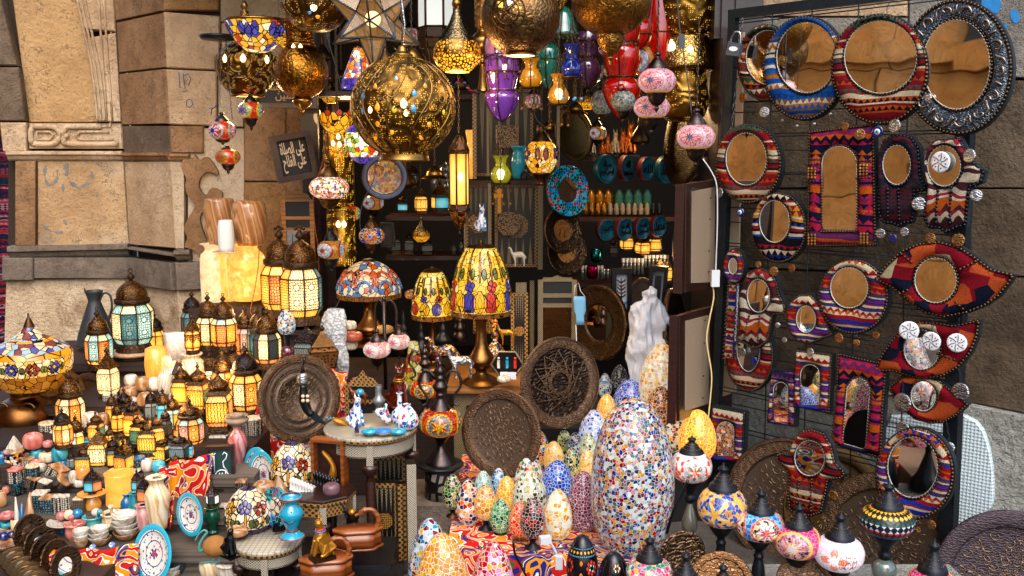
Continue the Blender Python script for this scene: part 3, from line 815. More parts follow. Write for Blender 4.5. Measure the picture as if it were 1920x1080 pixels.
for x,y in((1471,222),(1498,232),(1531,228),(1561,210)):coin(a,c1,x,y-4,x,y+4,2.5,m_silver,.05)
a,c1=kmirror('kilim_mirror','large round red and cream striped mirror between the blue and the pewter ones','mirror',ell(1650,130,91,104,44,-.04),ell(1653,107,68,68),'red',.06,m_stud,group=CR,br=.0062,hooks=((1662,28,1668,0),))
coin(a,c1,1586,222,1587,237,8,m_coin,.07);coin(a,c1,1616,232,1615,252,10,m_coin,.07);coin(a,c1,1649,232,1648,247,10.5,m_evil,.07,kind='evil');coin(a,c1,1681,220,1680,236,12.5,m_silver,.07)
m_emb=metalm('hammered pewter','6a747c','14181c',.35,170,.9,'voronoi')
a,c1=kmirror('pewter_mirror','round mirror in hammered pewter frame with raised script, top right corner','mirror',ell(1796,126,103,127,44),ell(1795,121,63,84),m_emb,.05,m_stud,puff=.010,group=CR,br=.006,hooks=((1800,2,1803,-20),))
mb=MB();sc_=[]
for t in range(26):
 th=PI*.95-t*.235;th2=th+.12;R=1.0
 rx,ry=83,106
 cx,cy=1796+rx*math.cos(th),124-ry*math.sin(th)
 k=t%4;ux,uy=math.cos(th),-math.sin(th);vx,vy=-uy,ux
 pts={0:[(-9,-6),(-2,0),(6,4),(9,12)],1:[(-8,8),(0,10),(6,3),(3,-6),(-3,-2)],2:[(-10,-2),(9,2)],3:[(-6,-9),(4,-6),(8,2),(0,10),(-7,6)]}[k]
 L=[PM.loc(PM.hit(cx+ux*p+vx*w_,cy+uy*p+vy*w_,.05),c1)for p,w_ in pts]
 mb.tube([(p[0],-.0125,p[1])for p in spline(L,3)],[.0025+.0018*math.sin(PI*i/(3*(len(L)-1)))for i in range(3*(len(L)-1)+1)],5)
mb.build('raised_script',m_coin if 0 else metalm('rubbed nickel','b0a498','6a5c50',.3,100,.1,'noise'),a)
coin(a,c1,1739,172,1739,183,7.5,m_silver,.075)
a,c1=kmirror('kilim_mirror','oval mirror in red cream and green striped wool, left of the second row','mirror',ell(1404,307,62,75,40),ell(1401,298,38,49),'red',.035,group=CR,br=.006,hooks=((1404,236,1405,212),))
coin(a,c1,1349,352,1350,361,9.5,m_silver,.05)
a,c1=kmirror('kilim_mirror','round mirror in black, mustard and blue wool below the oval red one','mirror',ell(1461,427,52,66,36),ell(1454,415,28,48*.82),'yell',.05,group=CR,br=.0052)
coin(a,c1,1428,486,1427,495,6,m_coin,.05);coin(a,c1,1456,492,1456,508,9,m_coin,.05);coin(a,c1,1490,489,1490,502,8,m_coin,.05)
arch=lambda x0,x1,yt,yb,n=9:[((x0+x1)/2+(x1-x0)/2*math.cos(PI*i/n),yt+(x1-x0)*.5*(1-math.sin(PI*i/n)))for i in range(n+1)][::-1]+[(x1,yb),(x0,yb)]
a,c1=kmirror('kilim_mirror','tall arched mirror in pink and orange kilim with gold embroidered corners, centre of the stand','mirror',[(1517,247),(1640,232),(1643,461),(1515,463)],arch(1543,1608,274,430),'pink',.05,group=CR,N=96,seams=(([(1517,308),(1543,306)]),([(1517,340),(1541,340)]),([(1610,302),(1640,300)]),([(1610,334),(1640,332)]),([(1543,434),(1610,434)])))
m_gold=metalm('gold thread','c8924c','5a3818',.4,400,.6,'voronoi')
for gx,gy in((1527,324),(1624,318),(1527,448),(1625,446)):
 mb=MB()
 for k in range(3):
  for j in range(4):
   p=PM.loc(PM.hit(gx-6+k*6,gy-8+j*5.5,.05),c1);mb.sphere((p[0],-.019,p[1]),.0052,6)
 mb.build('gold_embroidery',m_gold,a)
coin(a,c1,1587,226,1587,226,1,m_coin,.05)
def hamsa(x,y,w,h,tipl=None,tipr=None,fy=.62,fing=3,thumb=.16):
 P=[(x,y-h/2)]
 for t in(.25,.5,.75):P.append((x+w*.34*math.sin(PI*t*.62),y-h/2+h*.2*t*t*1.6))
 P+=[(x+w*.36,y-h*.12),(x+w*.52,y+h*.06),(x+w*.5,y+h*.12),(x+w*.36,y+h*.13),(x+w*.35,y+h*.4),(x+w*.26,y+h*.46),(x+w*.13,y+h*.44),(x,y+h*.5),(x-w*.13,y+h*.44),(x-w*.26,y+h*.46),(x-w*.35,y+h*.4),(x-w*.36,y+h*.13),(x-w*.5,y+h*.12),(x-w*.52,y+h*.06),(x-w*.36,y-h*.12)]
 for t in(.75,.5,.25):P.append((x-w*.34*math.sin(PI*t*.62),y-h/2+h*.2*t*t*1.6))
 return P
a,c1=kmirror('hand_mirror','dark wine coloured hand shaped mirror with a silvery oval glass','mirror',[(1687,251),(1710,256),(1724,276),(1727,310),(1729,338),(1738,350),(1735,358),(1716,360),(1717,392),(1710,418),(1695,420),(1687,426),(1672,420),(1655,418),(1648,400),(1648,360),(1646,330),(1648,290),(1658,262),(1672,254)],ell(1683,309,26,37),'dark',.05,m_studd,group=CR,br=.0062,seams=([(1668,355),(1668,412)],[(1688,355),(1690,418)]),hooks=((1687,252,1690,236),))
coin(a,c1,1730,364,1728,382,12.5,m_silver,.05);coin(a,c1,1656,426,1656,437,9,m_silver,.05);coin(a,c1,1678,430,1679,446,8,m_evil,.05);coin(a,c1,1700,424,1701,434,8,m_silver,.05)
a,c1=kmirror('hand_mirror','ikat patterned hand shaped mirror below the pewter one, white flower charm on it','mirror',[(1775,262),(1800,256),(1812,280),(1826,305),(1848,320),(1842,342),(1820,352),(1817,370),(1814,400),(1812,424),(1795,428),(1775,438),(1760,428),(1742,428),(1734,410),(1737,380),(1741,350),(1736,320),(1740,280),(1755,262)],ell(1772,311,31,38),'ikat',.06,m_studd,group=CR,br=.0062,seams=([(1762,358),(1758,424)],[(1787,352),(1784,425)]))
coin(a,c1,1764,262,1761,304,19.5,m_white,.09,kind='flower');coin(a,c1,1826,282,1827,292,13,m_silver,.04);coin(a,c1,1838,346,1840,366,11,m_silver,.04);coin(a,c1,1805,434,1804,449,12,m_coin,.05);coin(a,c1,1750,436,1752,446,10,m_coin,.05)
eyeo=[(1640,524),(1662,496),(1690,470),(1722,456),(1762,452),(1800,462),(1830,482),(1862,506),(1885,514),(1903,516),(1893,532),(1874,556),(1848,574),(1812,588),(1772,596),(1736,588),(1706,568),(1684,548),(1664,534)]
a,c1=kmirror('eye_mirror','big carmine eye shaped mirror pointing right over the wall','mirror',eyeo,ell(1756,525,39,42),'eye',.07,group=CR,br=.006,seams=([(1694,476),(1718,496)],[(1832,490),(1797,508)],[(1690,550),(1712,540)],[(1815,585),(1790,560)]))
for x,y,x2,y2 in((1698,578,1697,622),(1741,600,1739,642),(1791,598,1787,645)):coin(a,c1,x,y,x2,y2,17.5,m_white,.12,kind='flower')
a,c1=kmirror('kilim_mirror','small oval hand mirror in red and cream wool on a long studded handle','mirror',ell(1377,499,19,33,28),ell(1376,499,8,15,20),'multi',.05,group=CR,br=.0042)
mb=MB();P0=[PM.loc(PM.hit(x,y,.05),c1)for x,y in((1368,535),(1382,533),(1376,670),(1358,672))]
mb.prism(P0,.015);mb.build('handle',K['multi'],a)
for(x0,y0,x1,y1)in((1366,536,1357,672),(1383,534,1377,670)):
 mb=MB()
 for k in range(20):
  p=PM.loc(PM.hit(x0+(x1-x0)*k/19,y0+(y1-y0)*k/19,.05),c1);mb.sphere((p[0],-.004,p[1]),.0055,8)
 mb.build('handle_studs',m_stud,a)
a,c1=kmirror('hand_mirror','hand shaped mirror in cream and maroon ikat hanging beside the long handled mirror','mirror',[(1424,500),(1448,512),(1458,530),(1462,552),(1474,576),(1472,588),(1450,590),(1446,610),(1440,640),(1424,652),(1410,654),(1396,644),(1382,640),(1386,610),(1386,580),(1384,560),(1392,540),(1402,512)],ell(1424,554,21,31),'ikat',.055,m_stud,group=CR,br=.005,seams=([(1408,592),(1398,640)],[(1428,592),(1424,646)]))
coin(a,c1,1463,594,1465,608,5,m_silver,.05)
a,c1=kmirror('kilim_mirror','round mirror in deep red wool partly behind the cream hand, blue beads showing','mirror',ell(1406,668,45,66,36),ell(1405,650,22,46),'red',.03,group=CR,br=.0048)
coin(a,c1,1392,652,1392,660,8,m_silver,.05);coin(a,c1,1413,668,1413,676,8,m_evil,.05)
a,c1=kmirror('eye_mirror','small almond shaped mirror in blue cream and ochre wool, its point to the right','mirror',[(1472,590),(1482,566),(1500,552),(1520,552),(1536,568),(1548,592),(1556,618),(1562,628),(1545,634),(1518,646),(1496,640),(1480,622)],ell(1513,598,18,25),'multi',.055,group=CR,br=.0046)
coin(a,c1,1478,640,1478,636,5,m_silver,.05)
a,c1=kmirror('kilim_mirror','round mirror in orange blue and red lozenge wool left of the eye mirror','mirror',ell(1601,556,66,70,36),ell(1594,539,35,38),'multi',.06,group=CR,br=.0055,hooks=((1606,488,1609,468),))
coin(a,c1,1577,620,1578,633,9.5,m_coin,.06);coin(a,c1,1611,624,1611,642,7,m_coin,.06);coin(a,c1,1648,614,1648,627,7,m_coin,.06)
a,c1=kmirror('fish_mirror','carmine and navy swallow tailed mirror below the big eye shaped one','mirror',[(1640,695),(1652,668),(1670,640),(1694,616),(1724,602),(1760,604),(1790,610),(1822,606),(1838,600),(1834,630),(1822,660),(1800,688),(1770,706),(1730,712),(1700,704),(1672,696)],ell(1730,655,33,37),'eye',.05,group=CR,br=.0058,seams=([(1762,662),(1800,676)],))
coin(a,c1,1802,688,1806,732,16,m_silver,.05,kind='flower');coin(a,c1,1693,710,1692,755,18,m_silver,.07,kind='flower')
a,c1=kmirror('fish_mirror','small carmine pointed mirror under the swallow tailed one','mirror',[(1666,726),(1690,706),(1722,702),(1764,714),(1790,736),(1816,758),(1796,778),(1772,792),(1744,794),(1716,786),(1694,768),(1676,744)],ell(1733,742,23,28),'eye',.035,group=CR,br=.005)
coin(a,c1,1776,792,1781,838,10,m_silver,.05);coin(a,c1,1695,790,1694,803,13,m_silver,.05)
a,c1=kmirror('kilim_mirror','small arched mirror in purple and white wool, lowest left of three arched ones','mirror',[(1448,692),(1495,694),(1492,800),(1440,792)],arch(1452,1479,716,790),'purple',.04,m_studd,group=CR,br=.0048,N=80)
a,c1=kmirror('kilim_mirror','arched mirror in orange zigzag wool, middle of the three arched ones','mirror',[(1492,655),(1561,664),(1556,774),(1490,762)],arch(1503,1538,683,758),'multi',.05,group=CR,br=.005,N=80)
coin(a,c1,1521,652,1522,659,7,m_silver,.06)
a,c1=kmirror('kilim_mirror','tall arched mirror in pink and navy kilim, rightmost of three arched ones below','mirror',[(1573,662),(1663,682),(1652,860),(1560,832)],[(1581,830),(1590,726),(1600,712),(1614,708),(1626,714),(1633,730),(1624,842)],'pink',.045,group=CR,br=.0055,N=90)
m_mosm=mosaic('mirror chips','c86a20 4c5c60 a03030 8c8078 28486c c8c0b0 583c2c',95,'a09888')
a,c1=kmirror('kilim_mirror','small arched frame around coloured mosaic chips at the foot of the left post','mirror',[(1336,760),(1398,772),(1394,868),(1330,862)],arch(1346,1378,790,854),'multi',.06,m_studd,group=CR,hm=m_mosm,br=.0052,N=80)
a,c1=kmirror('hand_mirror','striped hand shaped mirror with a golden reflection in front of the leaning copper trays','mirror',[(1522,804),(1546,812),(1560,836),(1566,866),(1586,888),(1580,896),(1554,900),(1548,930),(1540,962),(1520,968),(1496,964),(1482,958),(1478,930),(1480,896),(1476,880),(1455,862),(1458,852),(1480,848),(1488,824),(1504,808)],ell(1520,858,28,33),'red',.26,m_stud,group=CR,br=.0055,seams=([(1502,900),(1496,958)],[(1526,898),(1524,962)]))
coin(a,c1,1576,902,1573,924,9,m_coin,.24)
a,c1=kmirror('kilim_mirror','large round mirror reflecting lit amber and teal lanterns, low on the right post','mirror',ell(1716,888,74,86,40),ell(1713,875,47,57),'multi',.17,group=CR,br=.0062)
coin(a,c1,1732,974,1731,988,5,m_coin,.15);coin(a,c1,1755,966,1756,978,8.5,m_coin,.15)
o=bpy.data.objects
a=thing('evil_eye_bead','cobalt evil eye bead hanging under the oval red and green mirror','bead',PM.hit(1388,398,.06),PM.rz)
s_=mpp(1388,398,3.85);mb=MB();M=Matrix.Rotation(PI/2,4,'X');r=8.5*s_
mb.lathe([(0,.004),(r*.8,.003),(r,0),(r,-.002),(0,-.002)],18,0,M=M)
for k,(q_,h)in enumerate(((.5,.005),(.33,.006),(.16,.007))):mb.lathe([(0,h),(r*q_,h),(r*q_,0)],14,1+k,M=M)
mb.build('glass_disc',[m_evil,m_white,m_sky,m_blk],a)
mb=MB();mb.tube([(0,0,r),(0,.01,r+10*s_)],.0013,4);mb.build('wire_loop',m_wire,a)
mb=MB();cc=PM.hit(1384,560,.075)
mb.tube([Vector((PM.loc(PM.hit(x,y,.075),cc)[0],0,PM.loc(PM.hit(x,y,.075),cc)[1]))for x,y in((1383,536),(1380,600),(1374,672))],.006,6)
o=mb.build('leather_strap',m_evil);o.matrix_world=Matrix.Translation(cc)@Matrix.Rotation(PM.rz,4,'Z');tag(o,'dark blue leather strap hanging between the long handled mirror and the cream hand mirror','strap')
mb=MB();cc=PM.hit(1384,560,.08)
a_=[Vector((PM.loc(PM.hit(x,y,.08),cc)[0],0,PM.loc(PM.hit(x,y,.08),cc)[1]))for x,y in((1384,538),(1378,640))]
chain(mb,a_[0],a_[1],.004,0,.011);o=mb.build('steel_chain',m_silver);o.matrix_world=Matrix.Translation(cc)@Matrix.Rotation(PM.rz,4,'Z');tag(o,'thin bright steel chain hanging beside the leather strap on the grid stand','chain')
mb=MB();cc=PR.hit(1780,950,.05)
P0=PR.poly(spline([(1660,800),(1700,780),(1760,770),(1830,790),(1856,850),(1862,930),(1850,962),(1800,985),(1780,1010),(1660,1010)],3,True),cc,.05)
mb.prism(P0,.03,bev=.01);o=mb.build('bubble_wrap',(lambda t:t.pbsdf(t.mix(t.voro(t.co(),75,rnd=.1).outputs[0],C('e4eef2'),C('9cc0cc')),.2,0,bump=t.voro(t.co(),75,rnd=.1).outputs[0],bs=.8,bd=.006,coat=.4))(NT('bubble wrap')))
o.matrix_world=Matrix.Translation(cc)@Matrix.Rotation(PR.rz,4,'Z');tag(o,'sheet of pale blue bubble wrap leaning on the wall behind the right post','bubble wrap')
m_brass=metalm('engraved old brass','a8783a','5a3c1c',.3,130,.7,'voronoi')
m_brassp=metalm('rubbed brass','b88a48','4a3014',.28,60,.25,'noise')
m_brassd=metalm('dark bronze','6e5236','1c130b',.4,90,.4,'noise')
m_cap=metalm('gunmetal cap','5c5250','141012',.32,80,.3,'noise')
m_capb=metalm('black spun metal','2e3238','07080a',.38,60,.25,'noise',metal=.7)
m_chain=metalm('old chain metal','8a7a68','2c241c',.4,200,.2,'noise')
m_glow=NT('lit bulb').pbsdf(C('fff2cc'),.5,0,C('ffd890'),4.0)
m_amberlit=NT('lit amber opening').pbsdf(C('ffb040'),.5,0,C('ffa838'),2.6)
m_whitelit=NT('lit white opening').pbsdf(C('ffffff'),.5,0,C('f4f8ff'),2.0)
m_blueg=glassy('blue gem','4aa0d8',1.2);m_oraeg=glassy('orange gem','ff9c18',2.2);m_yelg=glassy('yellow gem','f0d020',1.6);m_whig=glassy('opal gem','c8ccd8',1.0);m_navg=glassy('navy gem','101c5c',.1)
m_cable=plain('grey plastic cable','38424a',.5,noise=.05);m_wcable=plain('white cable','c8ccd0',.5,noise=.05)
def hang(name,label,cat,x,y,Y,group=None,rz=0):
 c=W(x,y,Y);s=mpp(x,y,Y)
 return thing(name,label,cat,c,rz,group),s,c
def upchain(root,s,x0,z0,top=2.75,wx=0,r=.0035,m=None,cable=False,name='chain'):
 z1=top-root.location.z
 mb=MB()
 if cable:mb.tube([(x0,0,z0),(x0+.004,0,(z0+z1)/2),(x0+wx,0,z1)],.0028,5)
 else:chain(mb,(x0,0,z0),(x0+wx,0,z1),r)
 mb.build(name,m or(m_cable if cable else m_chain),root)
def lath(name,root,prof,s,m,seg=28,sm=3,**k):
 mb=MB();p=px(prof,s)
 mb.lathe(smooth_prof(p,sm)if sm else p,seg,**k)
 return mb.build(name,m,root)
def gems(root,prof,s,spec,name='glass_gem'):
 for(a,h,sz,m)in spec:
  r=0
  for i in range(len(prof)-1):
   (r0,h0),(r1,h1)=prof[i],prof[i+1]
   if min(h0,h1)<=h<=max(h0,h1)and h0!=h1:r=r0+(r1-r0)*(h-h0)/(h1-h0);nz=(r0-r1)/(h1-h0 if h1!=h0 else 1)
  t=math.radians(a)-PI/2
  p=Vector((math.cos(t)*r*s,math.sin(t)*r*s,h*s));n=Vector((math.cos(t),math.sin(t),0))
  mb=MB();M=Matrix.Translation(p)@n.to_track_quat('-Y','Z').to_matrix().to_4x4()
  mb.sphere((0,0,0),sz*s,10,0,M,(.8,.25,1));mb.sphere((0,0,sz*s*.75),sz*s*.5,8,0,M,(.7,.3,1.1))
  mb.build(name,m,root)
p1=pierced('pierced brass, lattice','96682e','ffcf70',210,2.6,.27,region=.62,rnd=.1)
r,s,c=hang('brass_lamp','squat dark brass pendant with blue gems, leftmost of the big hanging lamps','hanging lamp',462,120,4.2)
pr=[(8,96),(8,80),(12,66),(20,50),(38,30),(53,17),(57,10),(58,-4),(53,-24),(42,-44),(28,-56)]
lath('shade',r,pr,s,p1,36)
lath('rim',r,[(28,-55),(31,-58),(30,-61),(26,-61)],s,m_brassp,30,0)
mb=MB();mb.lathe(px([(0,-58),(27,-58)],s),24);mb.build('lit_opening',m_amberlit,r)
gems(r,pr,s,[(a,-24,4,m_navg)for a in(-70,-35,0,35,70)])
gems(r,pr,s,[(a,4,7,m_glow)for a in(-25,10,55)],'light_spot')
lath('finial',r,[(0,116),(5,112),(7,104),(4,98),(8,94)],s,m_brassp,16)
upchain(r,s,0,114*s)
lg1=leaded('amber lily stained glass','f0a828 f4c860 f8e0a8 e89818 f0b438 f8e8c0 e8a020 b02030 20389c f4d080',38,1.2,gw=.06)
lgb=leaded('cobalt petal glass','1a38a8 2048c0 16309c',30,.9,gw=.05)
r,s,c=hang('stained_glass_bowl','stained glass bowl pendant with cobalt lilies, hanging above the squat brass lamp','hanging lamp',482,40,3.95)
pr=[(60,0),(54,-14),(44,-32),(30,-48),(16,-56),(0,-58)]
lath('bowl',r,pr,s,lg1,36)
lath('rim',r,[(58,-1),(61,2),(62,-1),(60,-3)],s,m_brassp,36,0)
def petal(root,pr,s,a,h0,h1,wd,m,name='glass_petal',lead=True):
 t0=math.radians(a)-PI/2;n=6;L=[];Rr=[]
 def rad(h):
  for i in range(len(pr)-1):
   (ra,ha),(rb,hb)=pr[i],pr[i+1]
   if min(ha,hb)<=h<=max(ha,hb)and ha!=hb:return ra+(rb-ra)*(h-ha)/(hb-ha)
  return pr[0][0]
 vs=[]
 for i in range(n+1):
  f=i/n;h=h0+(h1-h0)*f;w_=wd*math.sin(PI*(.08+.84*f))**.8;rr=rad(h)+1.0
  for e in(-1,0,1):
   t=t0+e*w_/max(rr,8);q=rr+(.5 if e==0 else 0)
   vs.append((math.cos(t)*q*s,math.sin(t)*q*s,h*s))
 fs=[]
 for i in range(n):
  for e in(0,1):
   a_,b_=i*3+e,i*3+e+1;fs.append((a_,b_,b_+3,a_+3)if h1>h0 else(a_,a_+3,b_+3,b_))
 mb=MB();mb.add(vs,fs,0)
 ed=[vs[i*3]for i in range(n+1)]+[vs[i*3+2]for i in range(n,-1,-1)]
 mb.tube(ed,.8*s,4,1,closed=True)
 return mb.build(name,[m,m_lead],root)
m_lead=plain('lead came','1a1613',.5,.6)
for a in(-4,60,-70):
 for d_ in(-14,0,14):petal(r,pr,s,a+d_,-34+abs(d_)*.3,-6-(4 if d_==0 else 0),7,lgb)
upchain(r,s,-.06,0,wx=.05);
m_pot=metalm('hammered brass pot','b47c30','5c3814',.25,42,.8,'scroll',bd=.002)
r,s,c=hang('brass_lamp','round hammered brass pot lamp with flared neck and drop finial','hanging lamp',565,135,3.9)
lath('body',r,[(40,92),(36,86),(28,76),(26,64),(27,56),(25,50),(28,46),(37,36),(46,20),(50,0),(47,-20),(36,-36),(22,-45),(15,-47)],s,m_pot,36)
lath('finial',r,[(15,-47),(18,-52),(17,-57),(12,-64),(4,-70),(4,-75),(1,-82)],s,m_brassp,20)
lath('neck_ring',r,[(27,52),(30,49),(27,46)],s,m_brassp,30,0)
gems(r,[(28,46),(37,36)],s,[(a,42,5,m_glow)for a in(-12,12)],'light_spot');upchain(r,s,-38*s,90*s);upchain(r,s,38*s,90*s,wx=-.02)
r,s,c=hang('brass_bowl_lamp','wide shallow brass bowl lamp with lacy gallery, cut by the top edge','hanging lamp',592,10,3.75)
pr=[(66,2),(65,-4),(60,-16),(47,-32),(28,-45),(0,-49)]
m_pb2=pierced('pierced brass scroll','8a6434','ffd27a',150,2.0,.22,region=.6)
lath('bowl',r,pr,s,m_pb2,36);lath('gallery',r,[(63,2),(66,14),(70,26)],s,m_brass,40,0)
gems(r,pr,s,[(15,-26,6,m_oraeg),(0,-20,5,m_blueg),(-30,-34,4,m_yelg),(8,-12,8,m_glow)])
upchain(r,s,-.12,.05);upchain(r,s,.12,.05)
r,s,c=hang('star_lantern','large glass star lantern with dark metal edges and a lit bulb','star lantern',699,36,3.65)
m_stg=NT('frosted amber glass');t_=m_stg;fr=t_.n('BsdfPrincipled');
m_stg=t_.pbsdf(t_.mix(t_.noise(t_.co(),8,2),C('5c5040'),C('94805c')),.2,0,C('ffa848'),.3,coat=.4,alpha=.5)
phi=math.atan(.5);ico=[Vector((0,0,1)),Vector((0,0,-1))]
for k in range(5):
 a=math.radians(18+72*k);ico.append(Vector((math.cos(a)*math.cos(phi),math.sin(a)*math.cos(phi),-math.sin(phi))))
 a=math.radians(54+72*k);ico.append(Vector((math.cos(a)*math.cos(phi),math.sin(a)*math.cos(phi),math.sin(phi))))
tips=[v*95*s for v in ico]
fc=[]
for i in range(12):
 for j in range(i+1,12):
  for k in range(j+1,12):
   if all((ico[p]-ico[q_]).length<1.2 for p,q_ in((i,j),(j,k),(i,k))):fc.append((i,j,k))
inner={f:(ico[f[0]]+ico[f[1]]+ico[f[2]]).normalized()*44*s for f in fc}
for i in range(12):
 fs_=[f for f in fc if i in f]
 ax=ico[i];e1=ax.cross(Vector((.31,.52,.8))).normalized();e2=ax.cross(e1)
 fs_.sort(key=lambda f:math.atan2(inner[f].dot(e2),inner[f].dot(e1)))
 ps=[inner[f]for f in fs_]
 mb=MB();mb.add([tips[i]]+ps,[(0,1+k,1+(k+1)%5)for k in range(5)],0,None,False)
 for k in range(5):mb.tube([tips[i],ps[k]],1.9*s,4,1);mb.tube([ps[k],ps[(k+1)%5]],1.8*s,4,1)
 mb.build('star_point',[m_stg,m_cable],r)
mb=MB();mb.sphere((0,0,0),15*s,16);mb.build('bulb',m_glow,r)
upchain(r,s,0,95*s)
m_frost=NT('frosted white pane').pbsdf(C('ccd2cc'),.4,0,C('dfe6e0'),.8)
m_flig=lattice('bronze filigree','4a3628','140e0a',160,.16)
def hexl(root,s,n,tiers,mats,rot=0,name='pane',fr=1.6,frm=None,seg_gap=.06,rows=None):
 frm=frm or m_brassd
 bars=MB()
 for(r0,h0,r1,h1,m)in tiers:
  for k in range(n):
   a,b=rot+2*PI*k/n,rot+2*PI*(k+1)/n
   P=[Vector((math.cos(a)*r0,math.sin(a)*r0,h0))*s,Vector((math.cos(b)*r0,math.sin(b)*r0,h0))*s,Vector((math.cos(b)*r1,math.sin(b)*r1,h1))*s,Vector((math.cos(a)*r1,math.sin(a)*r1,h1))*s]
   mb=MB();mb.add(P,[(3,2,1,0)if h1>h0 else(0,1,2,3)][:1],0,[[(0,1),(1,1),(1,0),(0,0)]if h1>h0 else[(0,1),(1,1),(1,0),(0,0)]],False)
   mm=m[k%len(m)]if isinstance(m,(list,tuple))else m
   if rows is None:mb.build(name,mm,root)
   else:rows.append((P,mm))
   bars.tube([P[0],P[3]],fr*s,4);bars.tube([P[0],P[1]],fr*s*.9,4)
   if(r1,h1)==(tiers[-1][2],tiers[-1][3]):bars.tube([P[3],P[2]],fr*s*.9,4)
 return bars.build('frame',frm,root)
r,s,c=hang('hexagonal_lantern','hexagonal bronze lantern with frosted white arched panes, behind the star','lantern',817,40,4.5)
hexl(r,s,6,[(33,60,33,52,m_flig),(33,52,33,-12,m_frost),(33,-12,33,-32,m_flig),(33,-32,28,-50,m_flig),(28,-50,10,-92,m_flig)],None,0,fr=2.2)
lath('tip',r,[(10,-90),(11,-96),(5,-102),(0,-106)],s,m_brassd,12);upchain(r,s,0,60*s)
m_on=(lambda t:(lambda co,uv:t.pbsdf(t.mix(t.math('LESS_THAN',t.voro(co,75,'DISTANCE_TO_EDGE',.9).outputs[0],.16),C('ffb030'),C('7a5a30')),.3,t.math('LESS_THAN',t.voro(co,75,'DISTANCE_TO_EDGE',.9).outputs[0],.16),C('ffae28'),t.math('MULTIPLY',t.math('GREATER_THAN',t.voro(co,75,'DISTANCE_TO_EDGE',.9).outputs[0],.16),t.math('MULTIPLY',t.math('GREATER_THAN',uv,.46),t.math('MULTIPLY',t.noise(co,9,1),3.2)))))(t.co(),t.xyz(t.co('UV'))[1]))(NT('pierced brass, tracery'))
r,s,c=hang('onion_lamp','onion shaped pierced brass lamp with a ball finial, glowing through tracery','hanging lamp',857,98,3.7)
pr=[(0,98),(7,94),(9,87),(6,80)]
lath('finial',r,pr,s,m_brassp,18)
lath('neck',r,[(6,80),(7,74),(10,66),(15,53),(25,36),(36,20)],s,metalm('smoked brass','94805e','3a2c1a',.25,50,.4,'scroll'),32)
lath('shade',r,[(36,20),(43,8),(45,0),(43,-16),(31,-30),(23,-36)],s,m_on,36)
lath('rim',r,[(42,-9),(44.5,-10),(42,-12)],s,m_brassd,36,0)
mb=MB();mb.lathe(px([(0,-36.5),(23,-36.5)],s),24);mb.build('lit_opening',m_amberlit,r);upchain(r,s,0,96*s)
r,s,c=hang('brass_lamp','tall slim brass tube lamp on a goblet stem, between onion lamp and rosette globe','hanging lamp',905,50,4.15)
lath('tube',r,[(15,110),(15,0),(13,-2)],s,pierced('embossed light brass','c89a5c','ffd890',160,.8,.2),28,0)
lath('goblet',r,[(13,-2),(10,-8),(16,-14),(24,-26),(20,-42),(8,-50),(7,-56),(10,-60),(10,-66),(6,-70),(8,-100),(12,-118),(14,-120),(0,-121)],s,m_brassp,24);upchain(r,s,0,108*s)
p2=metalm('chased brass','a07c50','4a3420',.36,48,.8,'scroll',bd=.002)
r,s,c=hang('brass_globe','big chased brass globe with an amber flower rosette, cut by the top edge','hanging lamp',976,30,3.55)
pr=[(6,76),(20,72),(40,61),(58,44),(70,22),(74,0),(71,-22),(60,-44),(45,-60),(30,-70)]
lath('globe',r,pr,s,p2,40);lath('rim',r,[(30,-69),(33,-72),(31,-74),(27,-73)],s,m_brassp,32,0)
mb=MB();mb.lathe(px([(0,-72),(28,-72)],s),24);mb.build('lit_opening',m_whitelit,r)
def onsph(R,ax,az):
 return Vector((math.sin(ax)*math.cos(az)*R,-math.cos(ax)*math.cos(az)*R,math.sin(az)*R))
cx_,cz_=math.radians(-20),math.radians(-2)
for k in range(6):
 a=k*PI/3+.25;p=onsph(73.6*s,cx_+math.cos(a)*.26,cz_+math.sin(a)*.26)
 n=p.normalized();M=Matrix.Translation(p)@n.to_track_quat('-Y','Z').to_matrix().to_4x4()@Matrix.Rotation(-a,4,'Y')
 mb=MB();mb.prism([(-8*s,0),(0,-6*s),(9*s,0),(0,6*s)],2*s,0,M);mb.build('amber_petal',m_amberlit if k!=1 else m_whitelit,r)
mb=MB()
for R in(.45,.30):mb.tube([onsph(74.5*s,cx_+math.cos(2*PI*i/24)*R,cz_+math.sin(2*PI*i/24)*R)for i in range(24)],1.6*s,5,closed=True)
for k in range(6):
 a0=k*PI/3+.25+PI/6
 mb.tube([onsph(74.4*s,cx_+math.cos(a0)*q_,cz_+math.sin(a0)*q_)for q_ in(0,.12,.26,.44)],1.3*s,5)
mb.build('rosette',m_brassd,r);upchain(r,s,0,75*s)
r,s,c=hang('cone_lantern','small brass hexagonal cone lantern with glowing sides above the amber bottle lamps','hanging lamp',1037,0,3.6)
hexl(r,s,6,[(27,10,27,0,m_whitelit),(27,0,6,-30,pierced('pierced cone brass','a87838','ffb848',190,3,.3,region=.35))],None,.1)
lath('finial',r,[(6,-30),(4,-33),(6,-37),(4,-41),(0,-43)],s,m_brassp,14);upchain(r,s,0,10*s)
r,s,c=hang('brass_globe','big chased brass bowl lamp with hanging cup and ball tip, top right of doorway','hanging lamp',1146,0,3.6)
lath('globe',r,[(40,60),(55,48),(68,26),(74,6),(73,-14),(62,-38),(42,-56),(26,-63)],s,metalm('chased gold brass','b8823a','6a4418',.36,55,.8,'scroll',bd=.002),40)
lath('cup',r,[(26,-63),(25,-66),(26,-72),(22,-84),(12,-98),(5,-102)],s,m_brass,26)
lath('finial',r,[(3,-102),(6,-106),(3,-110),(2,-118)],s,m_brassp,12);upchain(r,s,0,60*s)
